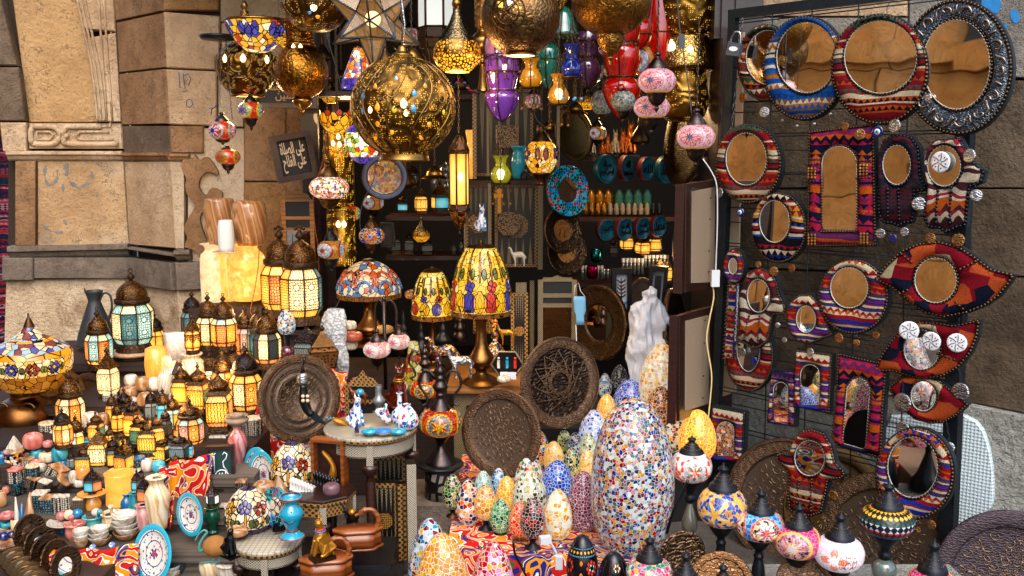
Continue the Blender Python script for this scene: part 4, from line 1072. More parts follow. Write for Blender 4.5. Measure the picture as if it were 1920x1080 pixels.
p3=pierced('pierced brass with gold dots','8a6634','ffb028',150,2.8,.26,region=.52,rnd=.5,dark=.34,bump=.8,rough=.42)
r,s,c=hang('brass_globe','largest pierced brass globe, studded with blue and orange drop gems','hanging lamp',756,200,3.4)
pr=[(13,96)]+[(math.sin(a)*97,math.cos(a)*94)for a in[math.radians(8+144*i/14)for i in range(15)]]+[(45,-91)]
pr.sort(key=lambda q_:-q_[1])
lath('globe',r,pr,s,p3,56,0)
lath('cap',r,[(4,112),(8,108),(11,100),(19,96),(20,93)],s,m_brassp,24)
lath('rim',r,[(47,-88),(47,-97),(49,-99),(47,-101),(44,-100)],s,m_brassp,48,0)
mb=MB();mb.lathe(px([(0,-99),(45,-99)],s),32);mb.build('lit_opening',NT('dim amber opening').pbsdf(C('c07020'),.5,0,C('e89030'),.5),r)
def gm(x,y,sz,m):
 dx,dy=(x-756)/97,(200-y)/95;dd=min(.97,math.hypot(dx,dy));return(math.degrees(math.atan2(dx,math.sqrt(max(.02,1-dx*dx-dy*dy)))),(200-y),sz,m)
G=[gm(*a)for a in((754,156,5,m_whig),(716,169,5,m_oraeg),(692,186,6,m_blueg),(787,182,6,m_blueg),(690,211,5,m_blueg),(720,206,7,m_oraeg),(751,210,6,m_yelg),(785,208,7,m_blueg),(815,205,6,m_oraeg),(836,213,5,m_yelg),(719,234,6,m_oraeg),(811,234,6,m_oraeg),(744,248,6,m_oraeg),(711,258,6,m_oraeg),(796,257,6,m_oraeg),(805,168,5,m_oraeg),(825,249,5,m_yelg),(680,160,4,m_oraeg),(671,215,5,m_yelg),(828,160,4,m_oraeg))]
gems(r,pr,s,G);gems(r,pr,s,[gm(*a)for a in((768,200,8,m_glow),(706,210,6,m_glow),(772,216,6,m_glow))],'light_spot')
mb=MB();random.seed(3)
def gs(th,z_):
 z_=max(-.93,min(.93,z_));q_=math.sqrt(1-z_*z_);return Vector((math.sin(th)*q_*97.6,-math.cos(th)*q_*97.6,z_*95.5))*s
for k in range(64):
 th0=random.uniform(-1.9,1.9);z0=random.uniform(-.78,.8);a=random.uniform(0,6.3);sg=random.choice((-1,1));R_=random.uniform(.07,.15)
 pts=[]
 for i in range(13):
  f=i/12;rr=R_*(1-f*.82);b=a+sg*f*5.2;pts.append(gs(th0+math.cos(b)*rr*1.1,z0+math.sin(b)*rr))
 mb.tube(pts,[1.5*s*(1-.5*i/12)for i in range(13)],5)
for k in range(7):
 th0=-1.5+k*.5;mb.tube([gs(th0+.22*math.sin(f*5+k),-.9+1.75*f)for f in[i/14 for i in range(15)]],1.6*s,5)
mb.build('scroll_relief',metalm('polished brass relief','b08a54','5c4422',.4,60,.2,'noise'),r)
upchain(r,s,0,112*s,wx=-.01);
mb=MB();mb.tube([(0,0,118*s),(.01,0,150*s),(-.01,0,240*s)],.004,5);mb.build('hook',m_silver,r)
pm2=pierced('pierced brass, far lamp','b08238','ffc050',110,2.4,.24,region=.55,dark=.25)
r,s,c=hang('brass_lamp','tall brass tower lamp in three flaring tiers beside the red door jamb','hanging lamp',1284,100,4.35)
lath('upper_tier',r,[(66,130),(62,60),(48,34),(42,30)],s,pm2,36)
lath('middle_tier',r,[(42,29),(46,18),(56,-10),(60,-30),(40,-34)],s,metalm('bright chased brass','d0a860','5c4018',.22,50,.6,'scroll'),36)
lath('lower_tier',r,[(40,-34),(44,-60),(46,-96),(38,-118),(26,-126)],s,pm2,36)
gems(r,[(46,18),(56,-10)],s,[(-40,6,12,m_glow),(0,0,8,m_glow)],'light_spot');upchain(r,s,0,130*s)
r,s,c=hang('brass_bell_lamp','small plain brass bell shade just behind the largest globe','hanging lamp',772,100,3.85)
lath('bell',r,[(3,10),(9,6),(16,-2),(19,-10),(26,-14),(29,-17)],s,m_brassp,26);upchain(r,s,0,10*s)
r,s,c=hang('metal_lamp','small dark pierced metal bell lamp below the star, left of the largest globe','hanging lamp',722,105,4.1)
lath('bell',r,[(2,30),(4,18),(4,12),(9,4),(15,-6),(16,-14),(12,-18)],s,m_brassd,20);upchain(r,s,0,28*s)
MG={}
MG['gy']=medal('red orange green globe','d83018 e05818 c02818','f0a018 e8b020','e84018 2858a8','2858a8',3,6,.55,.5,260,field='a8c880 60a868 c8d8a0 58905c')
MG['dbl']=medal('red silver globe','e04018 c83018 e86a20 d03820','b0b8b8 8c9898','f0f0f0 1830a0 e84018','1830a0',3,8,.55,.5,260,field='b03010 d05818 a8b0b0')
MG['dbl2']=medal('red green globe','e02818 d83020 f0481c','c88018 d89820','e02820 108040','e02820',3,8,.55,.5,260,field='c87818 b86018 206838')
MG['pink']=medal('pink bead globe','e890a0 f0b8c0 d84860 e8a0b0 c82840 f0c8d0','f4d0d0 f0b0b8','e02838 f8c8c8 c82030 f0a0a0','203868',3,8,.5,.5,330,'f4dce0','d86878 f0c0c8 c83048 e8a0b0',.35,lo='f0a850')
MG['pinkw']=medal('white pink bead globe','f0d0c8 e08878 e8b0a4 c84050','e88878 f0a090','c02040 e84860 f0e0e0','c01838',3,8,.55,.5,300,'f8f0ec','f8e8e4 f0d0cc',.4,lo='f0a050')
MG['fan']=medal('amber fan globe','c88828 d89838 b87420','b02028 c03028','d8d4cc 5880a8 c8c4bc','c02028',3,5,.5,.5,300,field='a8b0b8 6888a8 d0ccc4')
MG['star']=medal('navy amber star globe','1828a0 2038b0 f0c860','f0d070 1c28a0','c02830 f0f0f0 c02830','2060c8',4,8,.55,.5,260,field='d88820 b86818 e09830')
MG['red']=medal('red orange disc globe','d02818 e05018 e86820 c02018','f0c018 e8b010','d02020 f0c020','f0b818',4,6,.55,.5,150,field='8c8880 a8a49c 6c6860',grain='401008',gs=.8)
MG['org']=medal('white orange globe','e8e0d8 d8d0c8 e04818 f0e8e0','e04818 e8e0d8','e04818 e8e4e0 207048','e85018',4,6,.25,.5,110,'f0ece8','b8bcc4 a8acb8')
MG['bluy']=medal('blue gold triangle globe','2048a0 e8a840 1c3890 f0b850 c88020','2850a8 e8b050','3060b8 f0c060','e0a030',3,5,.22,.5,130,'f0e0c0',None,.15)
MG['cyan']=medal('cyan orange star globe','28a0d8 1878b8 48b8e0 1860a8','e85018 d04010','e84818 1858a8 f0ece8','e84010',4,8,.25,.5,120,'f4e8d8','e0b070 f0d8b0 201410',.3)
MG['mag']=medal('magenta star globe','c01860 a81050 d02070','f0b018 e8a818','e84818 f0b818 a8a8b0','c8c8d0',3,8,.22,.5,150,'f0d0d8','9c5868 d8a0a8 382028',.3)
MG['wht']=medal('pale lilac bead globe','e8d4dc d0b8c8 c8b8cc f0e4e8','e8d4dc d8c4d0','e86018 f8e8e0 e86018','f0e8e8',3,4,.3,.5,380,'f8f0f4',None,.5)
MG['grn']=medal('pink green globe','c02060 d84080 18805c f0d0c0 f0b030','18805c e82c60','28b090 188060','f0c8c0',4,8,.22,.5,120,'f0e0d8',None,.3)
MG['sil']=mosaic('mirror squares globe','a8b0a8 c8ccc4 70787c 889088 d8d8c8',130,'504a44',.1)
MG['conf']=mosaic('confetti glass globe','f8e8d8 e8a030 b02020 f8f0e8 d88020 203880 f8e8d8 c03830 286038',110,'f4e4cc',.9,gw=.03)
MG['rings']=None
CAPP=[(0,34),(5,33),(7,28),(5,24),(6,22),(10,18),(15,11),(18,5),(19,0)]
def turk(kind,label,x,y,R,H,Y,cap=None,low=None,capm=None,group='Turkish mosaic hanging globes',top=2.75,wx=0,ch=True,name='mosaic_pendant',seg=32):
 r,s,c=hang(name,label,'hanging lamp',x,y,Y,group)
 capr=R*.52;capm=capm or m_cap
 g_=[(capr,H),(R*.8,H*.72),(R*.97,H*.3),(R,0),(R*.95,-H*.4),(R*.74,-H*.8),(capr*.95,-H)]
 lath('glass_globe',r,g_,s,MG[kind],seg)
 k=capr/19.0
 cp=[(a*k,h*k*(cap or 1)+H)for a,h in CAPP]
 lath('cap',r,[cp[0]]+cp[1:]+[(capr*1.08,H-1),(capr*.9,H-2)],s,capm,24,2)
 low=low or 1
 lp=[(capr*1.0,-H+1),(capr*1.05,-H-1),(capr*.9,-H-6*k*low),(capr*.8,-H-14*k*low),(capr*.5,-H-22*k*low),(capr*.2,-H-26*k*low),(capr*.26,-H-31*k*low),(capr*.1,-H-36*k*low),(0,-H-40*k*low)]
 lath('lower_cup',r,lp,s,capm,24,2)
 if ch:upchain(r,s,0,cp[0][1]*s,top,wx)
 return r,s
turk('gy','small red and green mosaic globe with gold medallions under the squat brass lamp',470,207,24,15,4.1,.8,.9,top=1.6+4.1*.12)
r,s=turk('dbl','upper globe of the double pendant, orange with a white and blue star',417,245,25,17,4.05,.75,.35,ch=False)
mb=MB();chain(mb,(-2*s,0,44*s),(2*s,0,170*s),.0035);chain(mb,(18*s,.01,22*s),(12*s,.01,170*s),.0035);mb.build('chain',m_chain,r)
lath('canopy',r,[(0,176),(33,174),(34,170),(30,166),(0,166)],s,m_capb,30,0)
turk('dbl2','lower globe of the double pendant, red with a green and red star',427,294,23.5,14,4.0,.3,.75,ch=False)
turk('conf','glowing white confetti globe with red and orange chips, left of the largest brass globe',617,352,37,20,4.1,.95,.75,m_brassd,top=1.6+4.1*.05)
turk('fan','amber globe with grey and red fans over the bubble wrap',621,468,26,17,4.3,1.1,1,m_capb,top=2.0)
turk('pink','pink beaded globe on a silver chain, upper of two before the red lamp',1232,152,36,22,3.6,.95,.95,top=2.75)
turk('pink','pink beaded globe tucked behind and below the upper pink globe',1222,201,34,20,3.75,.6,.9,ch=False)
turk('pink','pink beaded globe nearest the red door jamb, low on a long chain',1305,257,36,22,3.55,.95,.95)
turk('sil','silvery mirror chip globe hanging before the red glass lamp',1169,190,23,18,3.95,.3,.9)
turk('sil','dim mirror chip globe deep behind the silvery one',1130,192,22,22,4.4,.4,.3,m_brassd)
turk('grn','dim green and pink mosaic globe behind the blue bottle lamp',1108,135,24,18,4.3,.9,.6)
turk('fan','yellow and magenta mosaic globe half behind the red caged lamp',1208,115,22,26,4.3,.9,.3,m_capb)
bpy.data.materials['gunmetal cap']
def cage(label,prof,m,x,y,Y,rings,n=6,curl=True,top=2.75,name='caged_glass_lamp',tip=True):
 r,s,c=hang(name,label,'hanging lamp',x,y,Y,'caged blown glass lamps')
 lath('glass',r,prof,s,m,30)
 sp=smooth_prof(px(prof,s),3);mb=MB()
 for k in range(n):
  a=2*PI*k/n+.26
  mb.tube([(math.cos(a)*(q_[0]+.002),math.sin(a)*(q_[0]+.002),q_[1])for q_ in sp],1.3*s,4)
  if curl:
   for hz,rad in rings[:2]:
    for e in(-1,1):
     pts=[]
     for i in range(9):
      f=i/8;b=a+e*(PI/n)*(1-math.cos(f*4.2))*.45;z=hz-12+9*math.sin(f*4.2)+12*f*.3
      pts.append((math.cos(b)*(rad+1)*s,math.sin(b)*(rad+1)*s,z*s))
     mb.tube(pts,.9*s,4)
 for hz,rad in rings:mb.tube([(math.cos(2*PI*i/24)*(rad+.8)*s,math.sin(2*PI*i/24)*(rad+.8)*s,hz*s)for i in range(24)],1.5*s,4,closed=True)
 mb.build('wire_cage',m_brassd,r)
 upchain(r,s,0,prof[0][1]*s,top)
 return r
PC_=[(26,62),(31,56),(31,30),(27,8),(25,-4),(30,-10),(31,-20),(24,-38),(12,-54),(2,-60),(0,-62)]
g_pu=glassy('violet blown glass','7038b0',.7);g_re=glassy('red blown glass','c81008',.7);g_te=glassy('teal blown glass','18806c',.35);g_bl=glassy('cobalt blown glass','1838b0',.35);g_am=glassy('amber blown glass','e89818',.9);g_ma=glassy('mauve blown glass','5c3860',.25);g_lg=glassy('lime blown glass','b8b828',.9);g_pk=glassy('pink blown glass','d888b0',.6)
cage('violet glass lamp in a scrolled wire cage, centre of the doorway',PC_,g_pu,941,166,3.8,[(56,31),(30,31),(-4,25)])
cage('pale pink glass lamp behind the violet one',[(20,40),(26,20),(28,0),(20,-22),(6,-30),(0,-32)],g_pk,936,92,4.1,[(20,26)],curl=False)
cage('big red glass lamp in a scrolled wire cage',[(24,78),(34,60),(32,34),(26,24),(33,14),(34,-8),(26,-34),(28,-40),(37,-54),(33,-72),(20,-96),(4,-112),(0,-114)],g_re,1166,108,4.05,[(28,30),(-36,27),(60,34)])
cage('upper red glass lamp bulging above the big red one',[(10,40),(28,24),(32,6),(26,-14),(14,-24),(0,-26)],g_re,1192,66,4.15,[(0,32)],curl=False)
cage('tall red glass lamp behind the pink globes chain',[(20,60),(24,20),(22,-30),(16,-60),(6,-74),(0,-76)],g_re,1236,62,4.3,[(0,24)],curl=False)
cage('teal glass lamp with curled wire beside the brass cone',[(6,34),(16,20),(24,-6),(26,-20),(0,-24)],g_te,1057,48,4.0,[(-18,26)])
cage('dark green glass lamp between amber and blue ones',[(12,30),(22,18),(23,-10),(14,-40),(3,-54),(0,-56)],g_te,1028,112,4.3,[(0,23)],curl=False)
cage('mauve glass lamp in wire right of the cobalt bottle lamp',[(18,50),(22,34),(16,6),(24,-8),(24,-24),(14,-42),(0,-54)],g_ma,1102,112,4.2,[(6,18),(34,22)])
def jug(label,m,x,y,Y,R,neckh,lit=None,top=2.75,tassels=5,name='bottle_lamp'):
 r,s,c=hang(name,label,'hanging lamp',x,y,Y,'bottle shaped glass lamps on three chains')
 lath('glass',r,[(R*.85,R+neckh),(R*.6,R+neckh*.6),(R*.5,R*.95),(R*.75,R*.6),(R,0),(R*.9,-R*.5),(R*.6,-R*.85)],s,m,26)
 if lit:mb=MB();mb.sphere((0,-R*.85*s,0),R*.42*s,12,0,None,(1,.4,1.3));mb.build('flame_glow',m_glow,r)
 mb=MB();mb.lathe(px([(R*1.0,-R*.8),(R*1.02,-R*.95),(0,-R*.98)],s),24)
 for k in range(3):
  a=k*2.094+.5;q_=[(math.cos(a)*f*s,math.sin(a)*f*s,z*s)for f,z in((R*.98,-R*.9),(R*1.12,0),(R*.7,R))];mb.tube(q_,1.0*s,4)
 for k in range(tassels):
  a=2*PI*k/tassels;x0,y0=math.cos(a)*R*.95*s,math.sin(a)*R*.95*s
  chain(mb,(x0,y0,-R*.95*s),(x0,y0,(-R*.95-34)*s),2.2*s,0,8*s)
 mb.build('wire_dish',m_brassd,r)
 mb=MB()
 for k in range(tassels):
  a=2*PI*k/tassels;mb.sphere((math.cos(a)*R*.95*s,math.sin(a)*R*.95*s,(-R*.95-37)*s),3.2*s,8)
 mb.build('bead_tassel',m_blueg if m is g_bl else m_coin,r)
 mb=MB();z1=2.75-c.z
 for k in range(3):
  a=k*2.094+.5;chain(mb,(math.cos(a)*R*1.0*s,math.sin(a)*R*s,R*.6*s),(0,0,(R+neckh+40)*s),2.4*s,0,9*s)
 chain(mb,(0,0,(R+neckh+40)*s),(0,0,z1),.0035);mb.build('chain',m_chain,r)
 return r
jug('amber bottle lamp with black filigree, right of the violet glass lamp',g_am,995,146,4.1,21,14)
jug('cobalt blue bottle lamp with dangling bead tassels',g_bl,1072,128,3.8,20,24)
jug('lit amber bottle lamp below the cobalt one',g_am,1047,178,3.85,20,18,lit=True)
jug('lime green bottle lamp lit from within, low beside the stained glass egg lamp',g_lg,939,327,4.3,19,16,lit=True)
def shade(label,m,prof,x,y,Y,name='stained_glass_pendant',top=None,group='stained glass hanging lamps',bits=(),capp=None,lowp=None,rz=0):
 r,s,c=hang(name,label,'hanging lamp',x,y,Y,group,rz)
 lath('glass_shade',r,prof,s,m,36)
 if capp:lath('cap',r,capp,s,m_brassd,22)
 if lowp:lath('base',r,lowp,s,m_brassd,22)
 for b in bits:petal(r,prof,s,*b)
 if top is not None:upchain(r,s,0,prof[0][1]*s,top,cable=True,name='cable')
 return r,s
lg2=leaded('multicolour chip glass','f0a020 f8f0e0 e86818 d8e8e8 f0c040 2030b0 f0f0e8 e88020 c03020',55,1.1)
cob=leaded('cobalt band glass','1828b8 2030c8',45,.8)
r,s=shade('stained glass cone shade with a cobalt border between brass pot and largest globe',lg2,[(7,30),(12,20),(20,0),(28,-22),(31,-30)],672,120,4.2,top=2.75,capp=[(0,36),(7,32),(8,29)])
lath('border',r,[(31.4,-28),(33,-40),(32,-46)],s,cob,32,0)
lg3=leaded('amber lotus glass','f0a818 f4b828 e89010 f8c848 f0a818 e07818',45,1.2)
r,s=shade('amber lotus stained glass bowl with red scalloped rim, under the brass pot lamp',lg3,[(31,12),(31,4),(27,-10),(18,-22),(4,-26),(0,-26)],631,224,4.0,top=2.75)
for a in(-80,-40,0,40,80):
 petal(r,[(31,20),(31,4),(27,-10),(18,-22)],s,a,-12,12,9,leaded('amber petal glass %d'%a,'f09810 f8a818',20,1.1)if a==-80 else bpy.data.materials['amber petal glass -80'])
 petal(r,[(31,20),(31,4),(27,-10)],s,a+20,6,17,6,leaded('ruby glass','b81820 c82028',20,.7)if a==-80 else bpy.data.materials['ruby glass'])
lg4=leaded('white yellow green chip glass','f0f4e8 f0d020 e8f0e0 80a830 f8f8f0 c82020 f0c018 e8ece0 486828',58,1.2)
r,s=shade('white and yellow stained glass ball with blue band, peeping from behind the largest globe',lg4,[(30,20),(34,6),(33,-10),(24,-26),(10,-34)],680,268,3.95,top=2.0)
lath('border',r,[(16,34),(26,28),(31,19)],s,cob,30);lath('lower_border',r,[(24,-26),(16,-33),(6,-38),(0,-38)],s,cob,30)
lg5=leaded('amber mosaic egg glass','f0a020 f8c860 e88818 f8d898 f0b030 e8a020',48,1.1)
r,s=shade('egg shaped amber stained glass lamp with purple flowers under a black cap',lg5,[(17,24),(26,14),(31,0),(30,-14),(22,-30),(15,-36)],1015,288,4.5,top=2.3,capp=[(0,52),(6,50),(6,42),(12,34),(19,24),(20,22)],lowp=[(16,-35),(18,-38),(10,-46),(8,-56),(14,-60),(0,-60)])
gp=leaded('purple glass','402890 5030a0',30,.5);gr=leaded('wine glass','781828 8c2030',30,.5)
for a in(-62,62):
 for k in range(5):petal(r,[(31,24),(31,-30)],s,a+14*math.cos(k*1.257),9*math.sin(k*1.257)-4,9*math.sin(k*1.257)+5,4,gp)
for a in(-14,14):petal(r,[(31.5,24),(31.5,-30)],s,a,-12,10,5,gr)
r,s,c=hang('tube_lantern','long slim hexagonal lantern with amber glass, pointed filigree base','lantern',861,340,3.9)
m_amt=pane('amber tube glass','c88820',1.2,'plain',hot='fff0b0')
hexl(r,s,6,[(5,84,19,58,m_flig),(19,58,18,52,m_flig),(18,52,18,-44,m_amt),(18,-44,19,-56,m_flig),(19,-56,4,-88,pierced('pierced rust metal','7a5028','d87818',200,1.2,.3,region=.3))],None,.3,fr=1.7)
lath('finial',r,[(4,-88),(2,-92),(2,-98),(0,-100)],s,m_brassd,10);lath('ring',r,[(4,88),(2,84),(5,82)],s,m_brassd,10)
mb=MB();mb.sphere((3*s,-15*s,8*s),5*s,10,0,None,(1,.6,1.9));mb.build('bulb',m_glow,r);upchain(r,s,0,88*s)
def cable(label,pts,Y,r=.0025,m=None,name='cable'):
 P=[W(x,y,Y if not isinstance(Y,(list,tuple))else Y[i])for i,(x,y)in enumerate(pts)];c=P[0]
 mb=MB();mb.tube([Vector(p)-c for p in spline([tuple(q_)for q_ in P],4)],r,5);o=mb.build(name,m or m_cable);o.location=c;return tag(o,label,'cable')
o=cable('thin grey cable with inline switch dropping in front of the brass tower lamp',[(1269,-20),(1272,30),(1276,64),(1283,110),(1292,170),(1297,216)],3.6)
mb=MB();p=W(1278,78,3.58)-o.location;s=mpp(1278,78,3.58);mb.box(p,(11*s,.012,26*s));mb.build('switch',m_cable,o)
cable('grey flex hanging beside the red caged lamps',[(1212,60),(1220,30),(1224,-20)],4.0,.002)
src={k:[o for o in bpy.data.objects if k in o.get('label','')][0]for k in('small dark pierced metal bell','small plain brass bell','small red and green mosaic','dim green and pink','amber globe with grey','pale pink glass','dark green glass','onion shaped')}
for k,x,y,Y,sc_,lb in(('small dark pierced metal bell',604,96,4.9,1.2,'dim pierced metal bell lamp behind the round pot lamp'),('small plain brass bell',640,140,5.0,1.1,'dim brass bell shade above the lotus bowl'),('dim green and pink',770,70,4.9,1.0,'dim coloured globe under the white paned lantern'),('small red and green mosaic',800,148,4.7,1.1,'orange mosaic globe right of the largest brass globe, above'),('amber globe with grey',745,62,5.0,1.0,'dim amber globe behind the star lantern'),('dark green glass',1010,60,4.8,.9,'dim green glass lamp behind the rosette globe'),('pale pink glass',1136,84,4.9,.8,'dim pink glass lamp behind the red caged lamp'),('small plain brass bell',1080,200,4.9,1.0,'dim brass bell shade over the big dim plate'),('dim green and pink',1150,130,4.8,.9,'dim dotted globe deep behind the red caged lamp'),('onion shaped',540,70,4.7,.6,'small onion lamp far behind the stained glass bowl'),('small dark pierced metal bell',864,150,4.9,1.2,'dim metal bell lamp behind the onion lamp'),('small dark pierced metal bell',960,120,5.0,1.3,'dim metal bell lamp behind the amber bottle lamp'),('onion shaped',1100,190,5.0,.55,'small onion lamp deep behind the cobalt bottle lamp'),('small dark pierced metal bell',760,330,5.0,1.5,'dim metal bell lamp under the rim of the largest globe'),('small plain brass bell',815,320,5.1,1.2,'dim brass bell left of the long tube lantern'),('amber globe with grey',700,380,5.1,.9,'dim fan globe below the gilded plate'),('onion shaped',790,440,5.1,.5,'small onion lamp over the lower left shelf'),('dim green and pink',1000,190,4.9,.8,'dim globe between violet and lit amber lamps'),('pale pink glass',820,190,5.0,.7,'dim pink glass right of the largest globe'),('small dark pierced metal bell',1200,250,5.0,1.4,'dim metal bell lamp behind the pink globes'),('small plain brass bell',1030,235,5.0,1.1,'dim brass bell beside the egg shaped lamp'),('dark green glass',690,60,5.0,.8,'dim green glass lamp behind the star'),('onion shaped',620,180,5.0,.5,'small onion lamp over the brass cylinder'),('small red and green mosaic',655,400,4.9,1.1,'red mosaic globe below the confetti one'),('amber globe with grey',1120,250,5.1,.8,'dim fan globe above the cat statuettes')):
 r=dup(src[k],W(x,y,Y),None,lb,'dim lamps at the back of the canopy',sc_)
m_tent=applique('printed tent cloth')
m_tent2=m_tent
m_step=wood('worn dark plank','1c120c','3a261a',10,.7,0)
def cloth_box(name,label,x0,x1,y0,y1,z0,z1,m,top=None,cat='display step',wob=.012,kind=None):
 mb=MB();nx=26;per=[]
 def side(ax,ay,bx,by):
  L=math.hypot(bx-ax,by-ay);n=max(4,int(L/.05));return[(ax+(bx-ax)*i/n,ay+(by-ay)*i/n)for i in range(n)]
 per=side(x0,y0,x1,y0)+side(x1,y0,x1,y1)+side(x1,y1,x0,y1)+side(x0,y1,x0,y0)
 n=len(per);cx,cy=(x0+x1)/2,(y0+y1)/2;vs=[];fs=[]
 R=5
 for j in range(R+1):
  z=z1+(z0-z1)*j/R
  for i,(x,y)in enumerate(per):
   a=math.sin(i*1.3)*wob*j/R+(.012 if j else 0);dx,dy=x-cx,y-cy;L=math.hypot(dx,dy)
   vs.append((x+dx/L*a-cx,y+dy/L*a-cy,z-z0))
 for j in range(R):
  for i in range(n):k=(i+1)%n;fs.append((j*n+i,(j+1)*n+i,(j+1)*n+k,j*n+k))
 mb.add(vs,fs,0);mb.add([(x-cx,y-cy,z1-z0)for x,y in per],[tuple(range(n))],1,None,False)
 o=mb.build(name,[m,top or m]);o.location=(cx,cy,z0);return tag(o,label,cat,kind=kind)
ZB=[(680,.60),(760,.53),(835,.46),(890,.40),(960,.33),(1030,.26),(1400,.19)]
FR=[]
for lim,z in ZB:FR.append(onz(960,lim,z).y)
def lpos(x,y):
 for k,(lim,z)in enumerate(ZB):
  if y<=lim:break
 p=onz(x,y,z)
 if k and p.y>FR[k-1]-.03:p=W(x,y,FR[k-1]-.03)
 if p.y>5.0:p=W(x,y,5.0)
 return p
m_gpl=wood('weathered grey plank','3c342c','6c6054',10,.8,0)
for k,(lim,z)in enumerate(ZB[:-1]):
 y0=FR[k];y1=(FR[k-1]if k else 5.0);xr=(460-960)/F*y0;xl=-980/F*y0-.15
 if k in(5,):xr=(430-960)/F*y0
 mb=MB();mb.box((0,0,z/2),(xr-xl,y1-y0-.004,z));mb.box((0,-(y1-y0)/2-.011,z-.02),(xr-xl,.02,.04))
 o=mb.build('display_step',m_step if k<3 else m_gpl);o.location=((xl+xr)/2,(y0+y1)/2,0)
 tag(o,['back step of worn dark planks under the tall lanterns at the wall','second plank step, under the large lit lanterns','third plank step, under the small lit lanterns','fourth plank step, under the pierced stone boxes','fifth plank step, under the mortars and marble bowls','front plank step, under the round metal frames and plates'][k],'display step','plank steps of the left display')
def stand(name,label,cat,p,group=None,rz=0):return thing(name,label,cat,p,rz,group),(EYE-Vector(p)).length*0+(Vector(p).y/ray(960,290).y)/F
def S(p):
 v=Vector(p)-EYE;return(v.y*CP-v.z*SP)/F
def egg(label,x,yb,R,H,m,z=None,Y=None,base=0,group='lit mosaic eggs',pos=None,tilt=0,name='mosaic_egg_lamp',basem=None):
 if pos is None and Y and x>840 and yb<1040:z=.31 if yb>=838 else .42
 p=pos or(onz(x,yb,z)if z is not None else W(x,yb,Y));s=S(p)
 r=thing(name,label,'egg lamp',p,0,group)
 k=1.05
 lath('mosaic_shell',r,eggp(R,(H-base)*k,20,.07 if H>250 else .2,.45,base*k),s,m,36,0)
 bp=[(R*.46,base+2),(R*.3,base*.8),(R*.22,base*.5),(R*.3,base*.3),(R*.62,base*.12),(R*.66,0)]if base>6 else[(R*.5,base+2),(R*.56,base*.6),(R*.6,0)]
 lath('foot',r,bp,s,basem or m_capb,24,1)
 return r
E={}
E['multi']=mosaic('white chip egg','e0e8e4 b01828 e0e8e4 f09818 1838a0 5c8088 801828 e4ece8 202858 c898b0 f0a828 506060',90,'d8e0e0',.18)
E['cream']=mosaic('cream and orange chips','f0e0c0 f0a040 f0e4cc f0d090 f0b060 f4e8d4',73,'f8f4e8',.42)
E['blue']=mosaic('blue violet chips','4858b8 7888d0 3848a8 a0a8d8 6870c0',85,'dce4f4',.35)
E['brown']=mosaic('brown and amber chips','803818 c87020 a04820 e09030 601c10',75,'f4dcb8',.35)
E['redmix']=mosaic('red white chips','f8e8c8 c02820 f0b040 681818 f8f0e0 2c6040',75,'f8f0d8',.42)
E['amber']=mosaic('amber yellow chips','f8a810 f09808 f8b428 f8a018 f8c040',85,'fce8b8',.5)
E['bw']=mosaic('blue white chips','a8b8e8 3858b0 c8d0f0 e0e4f4 6878c8 d8dcec',80,'eef2fa',.5)
E['gy']=mosaic('green yellow chips','586820 e8c840 283818 90a048 c8c050 183018',87,'eaf0d8',.3)
E['om']=mosaic('orange multi chips','f08828 e8ece8 c83018 f8b040 4888c8 f0a030 401818',80,'f8ecd8',.4)
E['peach']=mosaic('peach chips','f8c880 f8d498 f0b868 f8d090',85,'e4d8cc',.42)
E['dkb']=mosaic('dark blue multi chips','205888 102030 c8d8e0 882020 3888a8 181c30',87,'e8eef0',.2)
E['pgr']=mosaic('pale green chips','a8b890 c8d0b0 6c5838 b8c8a8 d8dcc0',87,'eef2e4',.35)
E['gr']=mosaic('green chips','2c6040 4c8858 205030 78a878 80a060',90,'d8ecdc',.35)
E['blu']=mosaic('royal blue chips','2848a8 3858b8 1c3890 4868c8 5070c0',80,'e0e8f4',.45)
E['mau']=mosaic('mauve chips','885060 784050 986070 6c3848',90,'e8d8dc',.3)
E['dkgr']=mosaic('dark green gold chips','203818 487030 b89828 101c10 e0c048',87,'eef0e0',.2)
E['red']=mosaic('red orange chips','e03018 f05820 d82818 f07838 e84820',87,'f8d0b8',.45)
E['dbr']=mosaic('dark brown chips','281410 40180f 58201a 180c0c c83018',90,'ece4e0',.15)
E['wb']=mosaic('white and grey chips','c8ccb0 586038 dcdcc8 c0a070 383828 d0d8c0',80,'f4f6ee',.4)
E['bm']=mosaic('blue yellow multi chips','a8c0d8 2858a0 f0c040 e8ecf0 902020 58a0b8 181c28',75,'eef4f8',.2)
E['pinkr']=mosaic('red pink chips','d03830 e8a0c0 b82028 f0b050 e0c0d8 c82838',73,'f4ecec',.3)
E['yel']=mosaic('golden chips','e88c10 f09c18 d88008 f0a020 f4b840',73,'f8f0e0',.35)
E['orl']=mosaic('glowing orange chips','ff9810 ff8808 ffb030 ffa418',70,'ffd890',1.1)
E['sml']=mosaic('little blue white chips','f0f0ec 2858a8 6ca8c8 f0ece0 e8a838 381c28',110,'f0f4f4',.2)
m_pblk=plain('black lacquer','0b0d14',.25,noise=.2)
zt=.31
cloth_box('egg_table','low table under red and orange printed tent cloth, carrying the mosaic eggs',W(835,900,3.3).x+.03,W(1210,900,3.0).x,2.88,3.92,0,zt,m_tent,cat='display table',wob=.03)
cloth_box('egg_table','dark cloth covered back bench for the farther mosaic eggs',W(1010,900,3.8).x,.98,3.94,4.5,0,.42,plain('black cloth','141214',.95),cat='display table')
egg('giant white mosaic egg lamp with coloured chips, largest of the eggs',1183,1052,79,298,E['multi'],z=.25,base=14)
